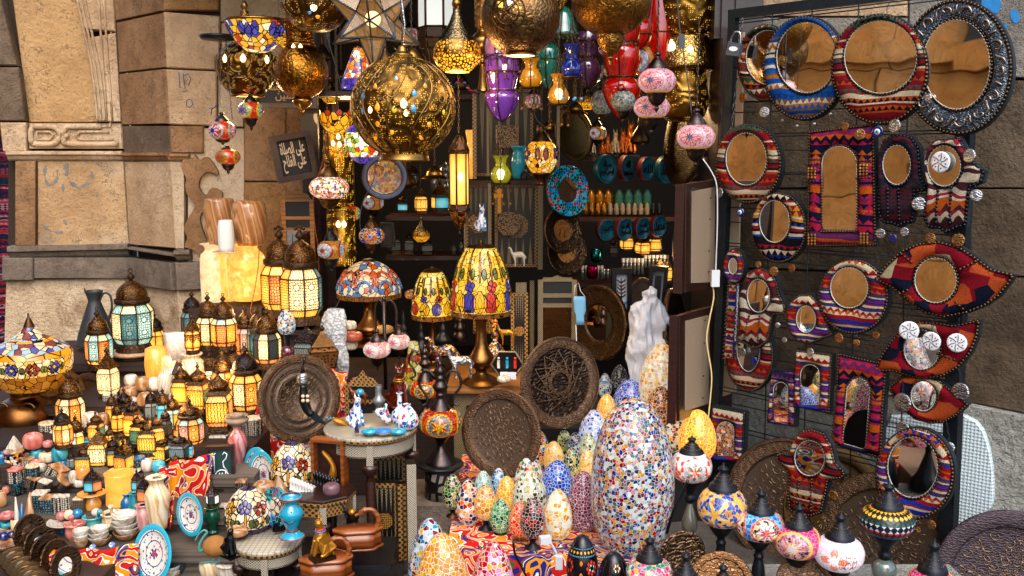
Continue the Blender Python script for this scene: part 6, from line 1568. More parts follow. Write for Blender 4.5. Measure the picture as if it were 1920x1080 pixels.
for a in(('rust coloured lantern with amber and mint panes between the jug and the turquoise lantern',188,690,50,112,('A','oTo','wT'),8,'dome',4.35),('house shaped mesh lantern glowing cream below the rust coloured one',205,745,34,98,('w','w','w'),4,'roof',4.05),('tall amber lantern with a black dome right of the turquoise lantern',292,668,38,84,('y','y','y'),8,'dome',4.6),('dark domed lantern with teal panes, leftmost of three beside the lit vases',363,640,42,96,('n','nt','t'),8,'dome',4.6),('glowing lantern with rosette panes, middle of the row of three domes',393,654,46,104,('y','yw','w'),8,'dome',4.45),('glowing lantern with pebble pattern panes, right of the row of three domes',422,656,50,104,('o','yo','wT'),8,'dome',4.35),('rosy orange lantern with a ball finial right of the row of three',462,672,40,100,('o','oP','P'),8,'dome',4.4),('turquoise lit lantern under a dark ribbed dome',484,672,38,96,('g','gt','tg'),8,'dome',4.35),('brown domed lantern with white rosettes and pebble pane beside the round trays',503,688,52,112,('o','nwo','nw'),8,'dome',4.15),('small hexagonal lantern with pointed amber arches standing on a marble vase',362,662,32,76,('A','A','A'),6,'roof',4.12),('lantern with white panes and a silvery openwork dome on the step',396,740,34,82,('w','w','w'),6,'dome',None),('amber and teal lantern under a rusty dome, left of two big amber drums',420,758,46,108,('y','ayt','a'),8,'dome',None),('wide amber lantern with a black ball dome, largest on the second step',463,776,62,132,('a','aw','y'),8,'dome',None),('amber lantern with a dark onion dome half hidden behind the wide one',440,756,50,110,('a','ay','y'),8,'dome',4.3),('square box lantern glowing with pierced lattice, in front of the wide amber drum',413,806,48,118,('o','oy','y'),4,'onion',3.72),('square lantern with a yellow pane behind the box lantern, left',374,772,40,92,('y','gy','a'),4,'onion',None),('slim square lantern with amber slits under a brown dome',343,764,34,86,('a','ap','y'),4,'onion',None),('small brown onion lantern at the left of the second step',356,738,26,60,('a','a','a'),4,'onion',None),('faceted lantern with white, amber and teal rosettes, roundest on the third step',358,838,52,96,('oat','aPt','aTo'),8,'dome',3.62),('lantern with a copper dome and teal upper pane, behind the faceted one',308,800,30,74,('o','oB','B'),6,'dome',None),('lantern with a brass dome and pale teal pane, behind the faceted one',326,808,30,72,('y','yT','T'),6,'dome',None),('black pierced lantern with a shiny ball dome, unlit, before the marble pots',285,790,28,62,('d','d','d'),6,'dome',None),('tall lantern with an orange arched pane left of the small black shrine lanterns',236,808,34,84,('p','ap','n'),4,'onion',None),('narrow lantern with glowing yellow panes on the tile edge',222,812,26,62,('y','y','y'),6,'dome',None),('little lantern with an orange pane and pointed black cap',250,822,28,80,('p','gp','o'),4,'onion',None),('little lantern with green panes and a crouching dark cap',262,836,28,66,('g','g','y'),4,'onion',None),('small square lantern with a filigree dome glowing inside',282,852,40,74,('g','gy','y'),4,'onion',None),('small square lantern with an amber speckled pane, nearest the shelf corner',304,866,38,56,('y','ny','y'),4,'onion',3.55),('small black square lantern with white lattice pane beside the speckled one',338,862,34,52,('d','nd','d'),4,'onion',3.52),('tiny dark lantern with a ball dome in the middle of the small ones',312,822,24,60,('n','n','n'),6,'dome',3.6),('tiny teal lantern between the speckled and the black square ones',324,852,22,44,('B','B','n'),4,'onion',3.56),('octagonal amber lantern beside the copper jar, third from the left edge',135,812,52,118,('a','aw','aw'),8,'dome',3.8),('small lantern with white and orange panes and a steel dome',145,852,32,76,('p','pTW','w'),6,'dome',3.62),('small square lantern with a pyramid roof and glowing cream panes',188,876,38,82,('y','gw','y'),4,'roof',3.52),('small green and amber lantern left of the pyramid roofed one',160,882,32,52,('g','gy','n'),4,'box',3.5),('dark lantern with blue glass shimmer behind the green and amber one',168,850,26,60,('n','B','n'),6,'dome',3.64),('small unlit lantern of rusty filigree between pyramid roof and candle holder',214,880,30,66,('n','ny','n'),6,'dome',3.5),('amber honeycomb lantern on the glowing marble cylinder',234,886,30,66,('a','ya','n'),4,'roof',3.42),('small black lantern with red and blue arched panes on a yellow vase',175,925,36,52,('n','RB','n'),6,'roof',3.28),('small black lantern with white and pink arched panes on a pink vase',271,945,30,58,('n','BWR','n'),6,'roof',3.2),('small black lantern with blue arched pane behind the pink vase',258,922,24,44,('n','B','n'),6,'roof',3.3),('small black lantern with one white arched pane on the green vase',399,950,24,48,('n','Wn','n'),6,'roof',3.2),('unlit black pierced lantern tower with a pointed cap beside the nested trays',577,695,46,96,('d','d','d'),4,'roof',4.1)):
 lb,x,yb,w_,h_,cl,n_,kd,Y_=a
 lantern(lb,x,yb,w_,h_,cl,n_,kd,Y=Y_,rot=(-PI/4+random.uniform(-.45,.1))if n_==4 else 0,dark='n' in cl[0]or 'd' in cl[0]or 'black' in lb,cap=None)
r=lantern('unlit brown brass lantern, funnel shaped body with punched triangles and sun hole',606,700,50,94,('d','d','d'),4,'roof',Y=4.05,rot=-PI/4+.3,cap=m_brassd,flare=1.25)
for ch in r.children:
 if ch.name.startswith('glass_panes'):
  for i_ in range(len(ch.data.materials)):ch.data.materials[i_]=lattice('punched brown brass','8a5c30','140c06',70,.2,metal=.7)if 'punched brown brass' not in bpy.data.materials else bpy.data.materials['punched brown brass']
on_w=onyx('white marble',['c4b8a4','e0d8c8','b09c80','e4dccc'],10);on_b=onyx('banded brown onyx',['8a5c3a','a87848','c8a078','946440','b88c60'],7,dist=3);on_g=onyx('pale honey onyx',['e0c090','f0dcb8','c89858','f4e4c8'],9)
on_p=onyx('rose onyx',['b05858','d08880','a04850','e0a8a0'],8);on_t=onyx('teal dyed onyx',['1c7c8c','3ca0ac','146070','58b8c0'],8);on_r=onyx('salmon onyx',['c87060','e09080','b85848'],8);on_bl=onyx('blue dyed onyx',['1c5c8c','2878a8','144870'],8);on_gr=plain('dark green stone','0c4c38',.15,noise=.4,coat=.5)
on_lit=onyx('glowing yellow onyx',['f09c41','f8b058','e89038','fcc078'],3,1.8);on_lit2=onyx('softly lit white onyx',['f0b868','fce0b0','e8a850'],3,.95);on_lit3=onyx('glowing ribbed onyx',['f09030','f8a848','e88828'],5,1.3,dist=2,axis=(3,3,.15));on_str=onyx('striped cream onyx',['e8d8c0','f4ece0','d0b090','f0e4d0'],16,dist=6,axis=(1,1,1))
def turned(name,label,cat,x,yb,prof,m,Y=None,z=None,group=None,seg=28,part='body',extra=None,sm=2,pos=None,tiltx=0):
 p=Vector(pos)if pos is not None else(W(x,yb,Y)if Y else(onz(x,yb,z)if z else lpos(x,yb)));s=S(p)
 o=MB();o.lathe(smooth_prof(px(prof,s),sm)if sm else px(prof,s),seg);o=o.build(name,m);o.location=p;o.rotation_euler=(tiltx,0,0)
 tag(o,label,cat,group)
 for e in(extra or[]):lath(e[0],o,e[1],s,e[2],seg,sm)
 return o
VS=[(0,0),(15,0),(15,3),(9,7),(8,12),(14,30),(20,52),(21,66),(15,80),(9,86),(9,94),(15,99),(16,102),(12,101),(6,92)]
def vs(r,h,prof=VS):return[(a*r/21,b*h/102)for a,b in prof]
turned('onyx_vase','tall softly lit white onyx vase at the pillar, left of the glowing yellow one','vase',404,566,[(0,0),(24,0),(25,10),(25,80),(20,92),(15,98),(17,106),(24,110),(10,108)],on_lit2,Y=4.8)
turned('onyx_vase','big glowing yellow onyx vase lit from inside beside the tall lanterns','vase',464,562,[(0,0),(26,0),(34,12),(36,60),(35,80),(26,92),(21,98),(26,103),(32,104),(12,102)],on_lit,Y=4.65)
turned('onyx_vase','glowing amber onyx column between the two lit vases','vase',430,560,[(0,0),(20,0),(20,86),(14,90),(0,90)],on_lit,Y=4.8)
turned('onyx_drum','brown banded onyx drum pot, left one on the lit vases','pot',414,458,[(0,0),(20,0),(26,20),(28,50),(27,80),(22,86),(0,87)],on_b,Y=4.8,seg=36)
turned('onyx_drum','brown streaked onyx drum pot, right one on the yellow vase','pot',469,460,[(0,0),(22,0),(30,20),(33,44),(31,70),(24,83),(0,85)],on_b,Y=4.65,seg=36)
turned('marble_cup','frosted white marble tumbler between the two onyx drums','cup',425,472,[(0,0),(13,0),(15,20),(15,40),(13,56),(11,55),(10,10)],plain('frosted marble','dce4e4',.5,noise=.12,scale=90),Y=4.5)
turned('plate','small green edged plate under the frosted tumbler','plate',426,474,[(0,0),(20,0),(26,2),(26,3),(0,2)],on_g,Y=4.52)
mb=MB();a=W(378,566,4.75);b=W(510,566,4.75);mb.box((0,0,0),(b.x-a.x,.5,.05));o=mb.build('shelf_board',m_step);o.location=((a.x+b.x)/2,4.8,a.z-.027);tag(o,'dark shelf board carrying the lit onyx vases at the pier','shelf')
mb=MB();mb.box((0,0,0),(.24,.3,W(548,607,4.4).z-.002));mb.box((0,0,W(548,607,4.4).z/2-.012),(.32,.36,.022));o=mb.build('plinth',m_step);o.location=(W(548,607,4.4).x,4.42,W(548,607,4.4).z/2-.001);tag(o,'dark wooden plinth under the two tall octagonal lanterns','plinth')
V='vases of the left display'
turned('onyx_vase','fat honey onyx vase carrying the small amber arch lantern','vase',363,735,[(0,0),(16,2),(26,30),(27,46),(20,60),(14,66),(19,72),(19,74),(8,72)],on_g,Y=4.1,group=V)
turned('onyx_box','striped cream onyx block standing behind the amber arch lantern','stone box',330,672,[(0,0),(22,0),(22,50),(0,50)],on_str,Y=4.3,seg=4,sm=0)
turned('onyx_candle_holder','lit pale onyx tube with dark fretwork below the striped block','candle holder',322,720,[(0,0),(15,0),(15,52),(0,52)],on_lit2,Y=4.28)
turned('onyx_candle_holder','tall glowing amber onyx tube with a pointed window left of the striped block','candle holder',296,712,[(0,0),(20,0),(20,60),(0,60)],on_lit3,Y=4.3)
turned('onyx_candle_holder','glowing ribbed amber onyx cylinder among the mortars','candle holder',228,962,[(0,0),(25,0),(25,40),(26,76),(25,78),(0,77)],on_lit3,Y=3.3,seg=36)
turned('plate','blue rimmed saucer lying on the glowing ribbed cylinder','plate',232,886,[(0,0),(20,0),(29,3),(29,4),(0,2)],on_w,Y=3.4)
turned('onyx_vase','tall pale cream onyx vase before the orange printed cloth','vase',298,990,[(0,0),(14,0),(16,10),(22,50),(23,66),(15,82),(13,90),(18,98),(19,100),(8,98)],on_g,Y=3.15,group=V)
turned('onyx_vase','pink onyx vase carrying the white and pink arched lantern','vase',271,995,[(0,0),(10,1),(14,20),(16,36),(12,46),(13,50),(16,52),(6,51)],onyx('dusty pink onyx',['b87878','d8a8a0','c89088','e8ccc0'],8),Y=3.16,group=V)
turned('onyx_vase','teal vase left of the pink one','vase',256,985,[(0,0),(12,1),(14,30),(10,56),(11,62),(12,64),(5,62)],on_t,Y=3.25,group=V)
turned('onyx_vase','slim blue vase with a narrow neck beside the glowing cylinder','vase',240,972,[(0,0),(9,1),(13,24),(12,36),(6,44),(10,49),(6,49)],on_bl,Y=3.27,group=V)
turned('onyx_vase','yellow ochre vase carrying the red and blue arched lantern','vase',176,975,[(0,0),(9,1),(14,20),(15,34),(10,44),(11,49),(25,52),(25,54),(8,52)],plain('ochre onyx','d8943c',.2,noise=.2,coat=.5),Y=3.25,group=V)
turned('onyx_vase','dark green glazed vase on the turquoise plate side, carrying a lantern','vase',399,998,[(0,0),(10,0),(10,3),(6,6),(13,24),(14,36),(10,44),(13,48),(13,50),(6,48)],on_gr,Y=3.18,group=V)
turned('onyx_vase','rose onyx vase with a crumpled leather flower in its mouth','vase',448,882,vs(18,92),on_p,Y=3.55,group=V,extra=[('dried_flower',[(6,84),(17,92),(22,98),(18,104),(21,107),(10,103),(14,109),(0,106)],plain('dried leather','a08870',.9,noise=.4))])
turned('onyx_vase','honey onyx vase under the yellow bird figurine','vase',396,1082,[(0,0),(16,2),(22,20),(20,34),(13,44),(14,50),(19,54),(8,53)],on_g,z=.15,group=V)
turned('onyx_vase','marble jar with a flat lid under the black cat','jar',432,1088,[(0,0),(20,0),(22,26),(20,30),(27,34),(27,38),(0,38)],on_w,z=.14,group=V)
turned('copper_jar','big tarnished copper jar with two handles at the left edge','jar',53,822,[(0,0),(30,0),(46,14),(56,38),(55,54),(42,72),(28,78),(24,84),(26,92),(20,90)],metalm('tarnished copper','8a5c34','1c120c',.3,14,.3,'noise',worn=.9),Y=3.95,seg=44)
o=bpy.data.objects['copper_jar'];s=S(o.location)
for e in(-1,1):
 mb=MB();mb.tube([Vector((e*24+math.cos(a)*13,-38,66+math.sin(a)*12))*s for a in[PI*k/8 for k in range(9)]],2.6*s,7);mb.build('handle',m_copg,o)
lgA=leaded('cream and amber glass','f8d898 f0b848 f8e0b0 f0a830 f8d8a0 f0c068',36,.85);lgB=leaded('amber skirt glass','a86018 c07820 985010 b87018',34,.7);lgC=leaded('amber band glass','e89818 d88810',16,.9);lgD=leaded('blue purple cream glass','f8e0b8 3848a0 f0d8a8 802838 a0c8d8 f8e0b0',34,.6)
p=W(62,714,3.9);s=S(p)
r=thing('stained_glass_lamp','wide stained glass lamp with flower band and pointed top at the left edge','table lamp',(p.x,p.y,p.z-18*s),0)
lath('upper_cone',r,[(3,138),(10,120),(20,108),(34,100)],s,lgD,40,2);lath('brown_band',r,[(34,100),(40,96)],s,lgC,40,0);lath('roof_glass',r,[(40,96),(58,87),(66,80)],s,lgD,40,0)
lath('amber_band',r,[(66,80),(72,70)],s,lgC,40,0);pb=[(71,69),(71,52),(68,38)];lath('flower_band',r,pb,s,lgA,44,0);lath('skirt',r,[(68,38),(60,18),(50,6)],s,lgB,44,0)
lath('finial',r,[(0,148),(2,145),(2,140),(5,134),(9,124),(10,120)],s,m_brassd,16,0);lath('stem',r,[(4,60),(4,2),(24,2),(25,-3),(0,-3)],s,m_brassd,16,0)
for k,a in enumerate((-62,-30,0,28,58)):
 m_=(lgf:=leaded('flower glass %d'%(k%2),'1838a8 2850c8' if k%2==0 else '901828 b02030',20,.5))if 'flower glass %d'%(k%2)not in bpy.data.materials else bpy.data.materials['flower glass %d'%(k%2)]
 for j in range(6):b=j*PI/3;petal(r,pb,s,a+6.5*math.cos(b),54+7*math.sin(b)-4.5,54+7*math.sin(b)+4.5,3.6,m_,'flower_petal')
 for e in(-1,1):petal(r,pb,s,a+e*13,46,58,3,leaded('leaf glass','587028 6c8430',20,.4)if 'leaf glass' not in bpy.data.materials else bpy.data.materials['leaf glass'],'leaf')
m_zinc=metalm('dull zinc','4c5054','26282a',.5,20,.1,'noise',metal=.5)
p=W(182,645,4.75);s=S(p);r=thing('pitcher','tall dark zinc pitcher with a loop handle against the flaking wall','jug',p)
lath('body',r,[(0,0),(36,0),(35,8),(24,44),(14,72),(11,84),(16,100),(14,98),(9,84)],s,m_zinc,30)
mb=MB();mb.add([Vector((x,y,z))*s for x,y,z in((-15,-6,98),(-2,-12,94),(-18,0,108),(-15,6,98),(8,-8,92))],[(0,1,4),(0,2,3),(0,1,2)],0);mb.build('spout',m_zinc,r)
mb=MB();mb.tube([Vector((x,0,z))*s for x,z in spline([(8,78),(18,96),(30,92),(32,70),(24,44),(20,30)],4)],2.2*s,6);mb.build('handle',m_zinc,r)
tray('brown copper plate standing behind the copper jar',112,742,46,50,4.1,m_copg,group='engraved metal trays',side=1)
tray('round brown copper plate right of the octagonal amber lantern',165,755,38,56,4.2,m_copr,group='engraved metal trays',side=1)
MP='marble pieces on the plank steps'
def blob(name,label,cat,x,yb,w_,h_,m,Y=None,hole=False,sq=.75,group=MP,z=None):
 p=W(x,yb,Y)if Y else lpos(x,yb);s=S(p);a=w_/2
 pr=[(0,0),(a*.7,0),(a*.96,h_*.2),(a,h_*.5),(a*.95,h_*.8),(a*.72,h_*.98)]+([(a*.5,h_),(a*.4,h_*.8),(0,h_*.7)]if hole else[(a*.4,h_),(0,h_)])
 mb=MB();mb.lathe(smooth_prof(px(pr,s),2),22);o=mb.build(name,m);o.location=p;o.rotation_euler=(0,0,random.uniform(0,6));return tag(o,label,cat,group)
for a in(('white marble cube holder on top of the brown one',246,722,25,20,on_w,4.15),('brown marble block under the white cube',243,746,34,22,on_b,4.1),('brown marble ball pot beside the white cube',268,732,26,26,on_b,4.1),('white marble egg pot with a hole',289,732,24,24,on_w,4.12,1),('brown grooved onyx pot, tallest of the marble group',276,785,34,50,on_b,3.95),('rounded white marble pot behind the onyx pot',246,775,32,30,on_w,4.0),('round white marble bowl left of the rounded pot',222,770,28,24,on_w,4.02),('tall white marble cylinder with open mouth',312,740,30,42,on_w,4.12,1),('white marble tilted cup on the cylinder',320,712,30,20,on_w,4.15,1),('white marble block at the back right of the marble group',330,790,24,56,on_w,4.0),('smooth white onyx boulder lamp left of the small lit lanterns',172,806,30,34,on_w,3.78),('brown onyx tumbler beside the white boulder',195,800,22,26,on_b,3.8,1),('white onyx holder under the brown tumbler',194,820,22,22,on_w,3.76)):
 blob('marble_pot',a[0],'stone pot',a[1],a[2],a[3],a[4],a[5],a[6],len(a)>7)
for a in(('salmon stone candle cup with a carved diamond',63,840,36,28,on_r),('small teal stone cup behind the cream one',70,862,24,20,on_t),('cream stone cup with carved diamond',89,866,30,20,on_g),('large teal stone cup with carved diamond',113,866,30,28,on_t),('blue dyed cup at the left edge',6,872,26,24,on_bl),('small rose stone cup behind the stone boxes',68,876,20,14,on_r),('little blue stone cup under the teal one',118,880,20,14,on_bl),('orange lit stone cup before the green lantern',156,896,24,22,onyx('lit orange onyx',['f08830','ffb060'],6,.6)),('pale cup between the fretwork boxes',76,884,22,14,on_w),('cream ball by the left edge under the copper jar',90,838,18,12,on_p)):
 blob('stone_cup',a[0],'stone cup',a[1],a[2],a[3],a[4],a[5],None,True)
def cone(label,x,yb,w_,h_,m,n=4,Y=None,name='marble_pyramid',cat='pyramid',lean=0):
 p=W(x,yb,Y)if Y else lpos(x,yb);s=S(p);mb=MB();mb.lathe(px([(w_/2,0),(w_/2,1),(1,h_),(0,h_)],s),n,smooth=n>6,rot=.4);o=mb.build(name,m);o.location=p;o.rotation_euler=(0,lean,0);return tag(o,label,cat,MP)
cone('white marble pyramid at the left, on the round star patterned box',28,846,36,30,on_w,4);cone('small white marble pyramid on a disc, left of two',100,818,22,14,on_w,4,3.75);cone('small cream marble pyramid on a disc, right of two',117,818,16,14,on_g,4,3.73);cone('amber lit marble pyramid behind the two small ones',110,810,26,20,on_lit3,4,3.85)
cone('white and brown onyx tusk leaning at the left edge, larger',54,982,24,62,on_b,10,None,'onyx_tusk','tusk',.1);cone('slim pale grey onyx tusk',32,974,10,44,on_w,10,None,'onyx_tusk','tusk');cone('slim teal onyx tusk between the two pale ones',41,976,12,34,on_bl,10,None,'onyx_tusk','tusk',.05)
so1=lattice('black fretwork over pale stone','141110','cfc4b0',130,.17,rnd=.25,metal=0);so2=lattice('black fretwork over coloured stone','141110','4c7c88',110,.2,rnd=.5,metal=0);so3=lattice('fine fretwork over dark stone','141110','7a6858',170,.2,rnd=.3,metal=0)
mosb=mosaic('star inlay chips','e8e0d0 b02020 203890 e09030 100c0c e8e0d0 100c0c',90,'14100c',0)
def fbox(label,x,yb,w_,h_,n,m,top,Y=None,rot=None,tz=0,name='fretwork_box',cat='incense box',d=1):
 p=W(x,yb,Y)if Y else lpos(x,yb);s=S(p);R=w_/2*(1.0 if n==4 else 1.05)
 rot=rot if rot is not None else random.uniform(0,1);mb=MB();mb.lathe(px([(R,0),(R,h_)],s),n,smooth=n>8,rot=rot);o=mb.build(name,m);o.location=p;o.rotation_euler=(0,tz,0)
 tag(o,label,cat,'pierced stone boxes');mb=MB();mb.lathe(px([(0,h_+1.5),(R*1.0,h_+1),(R*1.03,h_),(R*1.02,h_-2)],s),n,smooth=False,rot=rot);
 t_=mb.build('lid',top if top!=on_w or random.random()<.45 else on_b,o);t_.rotation_euler=(0,0,0);return o
for a in(('round box inlaid with white stars and coloured dots',28,872,34,28,16,mosb,on_w),('cylindrical pale honeycomb box behind the salmon cup',90,822,28,30,16,so1,on_g,3.78),('flat round honeycomb box before the amber lantern',97,842,32,20,16,so1,on_w,3.7),('pale hexagonal box with sun rosette',53,874,24,16,6,so1,on_w),('second pale hexagonal box behind the rosette one',44,862,22,12,6,so1,on_w),('rose lidded hexagonal box with rosette front',30,902,30,24,6,so1,on_r),('cream capped box with teal side',62,894,24,22,12,so2,on_g),('tall tilted honeycomb box leaning in the middle',100,900,40,28,4,so1,on_w,3.42,.5,.5),('dark fretwork disc box leaning beside it',112,908,30,14,14,so3,on_w,3.38,.2,.8),('teal stone box below the rose lidded one',32,925,22,20,4,so2,on_t),('pale lidded fretwork pair, left',60,914,26,20,4,so3,on_w,3.36,.6,.3),('pale lidded fretwork pair, right',80,922,26,22,4,so3,on_w,3.34,.7,.3),('long dark box dotted with coloured stones, left half',76,952,38,30,4,so2,on_w,3.25,.8),('long dark box dotted with coloured stones, right half',92,958,34,28,4,so2,on_w,3.22,.8),('cream scalloped hexagonal holder with rosettes, left',110,962,18,34,6,so1,on_w,3.2),('cream scalloped hexagonal holder with rosettes, right',124,962,18,34,6,so1,on_w,3.2),('black and cream swirl box beside the ochre vase',151,958,26,26,4,so3,on_g,3.22,.8),('white holder with fretwork panels behind the amber lantern',208,772,26,34,4,so1,on_w,4.0,.7),('black perforated box leaning on the marble cylinder',338,706,34,30,4,so3,on_w,4.1,.5,.4),('honeycomb fretwork drum under the wide amber lantern, left',452,822,26,42,12,so1,on_g,3.78),('honeycomb fretwork drum under the wide amber lantern, right',476,826,32,44,12,so1,on_w,3.74),('small leaning black fretwork box before the silvery lantern',352,724,22,26,4,so3,on_w,4.05,.5,.2),('dark blue round box behind the twin teal bowls',262,886,22,30,12,so2,on_bl,3.45),('fretwork block under the square box lantern',414,850,44,36,4,so3,on_w,3.7,.78),('dark box with white fretwork beside the calligraphy sign',454,930,26,30,4,so3,on_w,3.35,.8),('pale tilework box beside the green vase',424,985,24,40,4,mosb,on_w,3.25,.8),('hexagonal wood box at the left edge of the shelf',10,902,22,30,6,m_step,m_step),('dark coloured box tower at the upper left of the shelf',180,700,24,44,4,so2,on_b,4.4,.7),('small box of amber inlay next to the coloured tower',196,712,18,40,4,mosb,on_b,4.3,.7)):
 fbox(*a)
MO='mortars with pestles'
def mortar(label,x,yb,R,h_,m,Y=None,pe=None,lean=.35,z=None):
 o=turned('mortar',label,'mortar',x,yb,[(0,0),(R*.6,0),(R*.66,2),(R*.95,h_*.4),(R*.88,h_*.75),(R,h_*.92),(R*1.05,h_),(R*.85,h_),(R*.7,h_*.6),(0,h_*.4)],m,Y=Y,z=z,group=MO)
 s=S(o.location);mb=MB();M=Matrix.Translation((R*.1*s,0,h_*.5*s))@Matrix.Rotation(lean,4,'Y')@Matrix.Rotation(.2,4,'X')
 mb.lathe(smooth_prof(px([(0,0),(R*.22,1),(R*.14,h_*.5),(R*.16,h_*.8),(R*.28,h_*.95),(R*.22,h_*1.1),(0,h_*1.14)],s),2),12,M=M)
 p_=mb.build('pestle',pe or m);p_.location=o.location;tag(p_,label.replace(' mortar','').split(',')[0]+', the pestle resting in its mortar','pestle',MO)
mortar('salmon pink stone mortar, in front',142,1012,19,32,on_r,lean=-.15);mortar('turquoise stone mortar, in the middle',176,996,19,30,onyx('turquoise stone',['48a0a0','70bcb8','388c90'],8),lean=.5);mortar('cream onyx mortar before the glowing cylinder',211,990,19,30,on_g,lean=0);mortar('blue stone mortar, behind the salmon one',128,1004,16,28,on_bl,Y=3.2);mortar('rosy stone mortar, small and rearmost',153,988,14,22,on_r,Y=3.28);mortar('dark slate mortar at the bottom beside the bird plate',336,1072,20,34,plain('slate','26343c',.7,noise=.4),lean=.9,z=.17)
BW='stacked onyx bowls'
def bowls(label,x,yb,R,n,dh,m,Y=None,z=None):
 for k in range(n):
  p=W(x,yb,Y)if Y else(onz(x,yb,z)if z else lpos(x,yb));s=S(p);p=p+Vector((random.uniform(-2,2)*s,random.uniform(-1,1)*s,k*dh*s));rr=R*random.uniform(.95,1.05)
  mb=MB();mb.lathe(smooth_prof(px([(0,0),(rr*.45,0),(rr*.8,dh*.9),(rr,dh*2),(rr*.95,dh*2.05),(rr*.7,dh*1.0),(0,dh*.45)],s),2),24);o=mb.build('onyx_bowl',m if k else on_b);o.location=p;o.rotation_euler=(random.uniform(-.08,.08),random.uniform(-.08,.08),random.uniform(0,6))
  tag(o,label%(['bottom one','second from the bottom','third from the bottom','fourth from the bottom','top one'][k]if k<n-1 else 'top one'),'bowl',BW)
bowls('onyx bowl in the stack right of the mortars, %s',236,1010,23,5,8,on_w);bowls('onyx bowl in the middle stack of three, %s',188,1022,19,4,7,on_w);bowls('small white cup bowl in the left stack of three, %s',153,1028,14,3,9,on_w)
bowls('white bowl at the bottom edge by the bird plate, %s',321,1094,17,3,9,on_w,z=.14)
o=turned('pot','small patterned pot with turquoise rim and bone sticks in front of the bird plate','pot',296,1078,[(0,0),(15,0),(15,22),(15,25),(13,25),(0,16)],mosaic('painted tiny flowers','a89878 b8a888 203870 a83028 c0b090',150,'b0a080',0),z=.17)
s=S(o.location);mb=MB();[mb.tube([Vector((i*2-3,0,18))*s,Vector((i*5-12,3,36-i*2))*s],1.3*s,5)for i in range(4)];b_=mb.build('bone_stick',on_w,o)
for a in(('glossy rose stone egg on the white saucer',115,976,9,on_p),('glossy cream stone ball on the white saucer',130,974,9.5,on_g),('glossy blue stone ball on the white saucer',146,972,9.5,NT('glossy blue stone').pbsdf(C('1878a8'),.08,coat=.8)),('cobalt glass ball at the left edge, left of two',8,1016,10,m_evil),('cobalt glass ball at the left edge, right of two',24,1012,9,m_evil),('carved bone ball behind the cobalt balls',10,998,9,on_g),('small white alabaster ball between turquoise and cream mortars',180,968,8,on_w)):
 p=lpos(a[1],a[2]);s=S(p);mb=MB();mb.sphere((0,0,0),a[3]*s,18);o=mb.build('stone_ball',a[4]);o.location=p+Vector((0,0,a[3]*s));tag(o,a[0],'ball','polished balls')
turned('saucer','white marble saucer under the three polished balls','saucer',128,980,[(0,0),(20,0),(36,4),(36,5),(20,2),(0,1)],on_w)
turned('cup','cream onyx egg cup near the left tusks','cup',33,1000,[(0,0),(7,0),(4,3),(10,10),(11,20),(10,28),(9,27),(7,12),(0,8)],on_g)
turned('platter','wide marble platter at the left edge carrying the cobalt balls','platter',12,1022,[(0,0),(30,0),(44,8),(46,12),(44,12),(0,3)],on_b,seg=36)
for a in(('rose onyx dish at the left edge, upper',14,972,28,12,on_p),('banded brown onyx bowl at the left edge, high',4,950,18,30,on_b),('teal leaf shaped onyx dish at the left edge',12,988,24,10,on_t),('small spool shaped stone under the star box',12,925,14,14,on_r),('white stone beads bowl by the copper dish',150,912,22,14,on_w),('white pointed shell by the orange cup',138,905,16,22,on_w),('round grey marble bowl between the lantern rows',228,866,20,16,on_w),('small teal bowl right of the glowing cylinder',302,892,22,18,on_t),('white alabaster ball bowl beside it',276,884,22,24,on_w),('turquoise ceramic mug in front of the printed cloth',298,884,24,20,onyx('turquoise ceramic',['38b0c8','60ccd8'],5))):
 blob('stone_dish',a[0],'dish',a[1],a[2],a[3],a[4],a[5],None,True)
def board(label,x0,y0,x1,y1,Y0,Y1,th=.02,d=.12,m=None):
 a,b=W(x0,y0,Y0),W(x1,y1,Y1);dd=b-a;M=Matrix.Translation(a)@dd.to_track_quat('X','Z').to_matrix().to_4x4();mb=MB();mb.box((dd.length/2,d/2,-th/2),(dd.length,d,th));o=mb.build('shelf_board',m or m_step,None,M);return tag(o,label,'shelf')
board('thin worn shelf edge sloping down under the fretwork boxes',4,906,130,972,3.5,3.2);board('black shelf edge under the small lanterns, running to the sign',245,858,300,886,3.6,3.45,.03);board('black shelf corner under the faceted lantern',300,888,398,852,3.42,3.6,.035)
m_darkf=metalm('dark engraved frame metal','6a5440','14100c',.35,130,.8,'voronoi')
def ringf(label,x,y,rx,ry,Y,side=1,mir=True,prof=None,tilt=.1,name='round_mirror',cat='round mirror',m=None,pp=None):
 p=pp or W(x,y,Y);s=S(p);R=max(rx,ry)*s;yaw=side*math.acos(min(1,rx/max(rx,ry))if ry>=rx else 1)
 tl_=tilt if ry>=rx else math.acos(ry/rx)
 M=Matrix.Translation(p)@Matrix.Rotation(yaw,4,'Z')@Matrix.Rotation(-tl_,4,'X');r=thing(name,label,cat,p,0,'round engraved metal frames',M);L=Matrix.Rotation(PI/2,4,'X')
 mb=MB();mb.lathe([(.46*R,.0),(.48*R,.05*R),(.56*R,.06*R),(.9*R,.07*R),(.97*R,.11*R),(R,.08*R),(R,-.02*R),(.9*R,-.05*R)],40,0,M=L);mb.build('frame_ring',m or m_darkf,r)
 mb=MB();mb.lathe([(0,.01*R),(.47*R,.01*R)],32,0,M=L);mb.build('mirror_glass' if mir else 'disc',m_mir if mir else m_darkf,r)
 return r
for a in(('round dark metal mirror frame, leftmost of the leaning row',55,998,15,34,3.05),('engraved round mirror frame, second in the leaning row',74,1020,15,34,2.98),('engraved round mirror frame, third in the leaning row',86,1036,15,35,2.92),('dark round frame seen edgewise, fourth in the row',102,1048,10,37,2.88),('dark round frame with lens, last of the leaning row',122,1062,12,38,2.84)):ringf(*a)
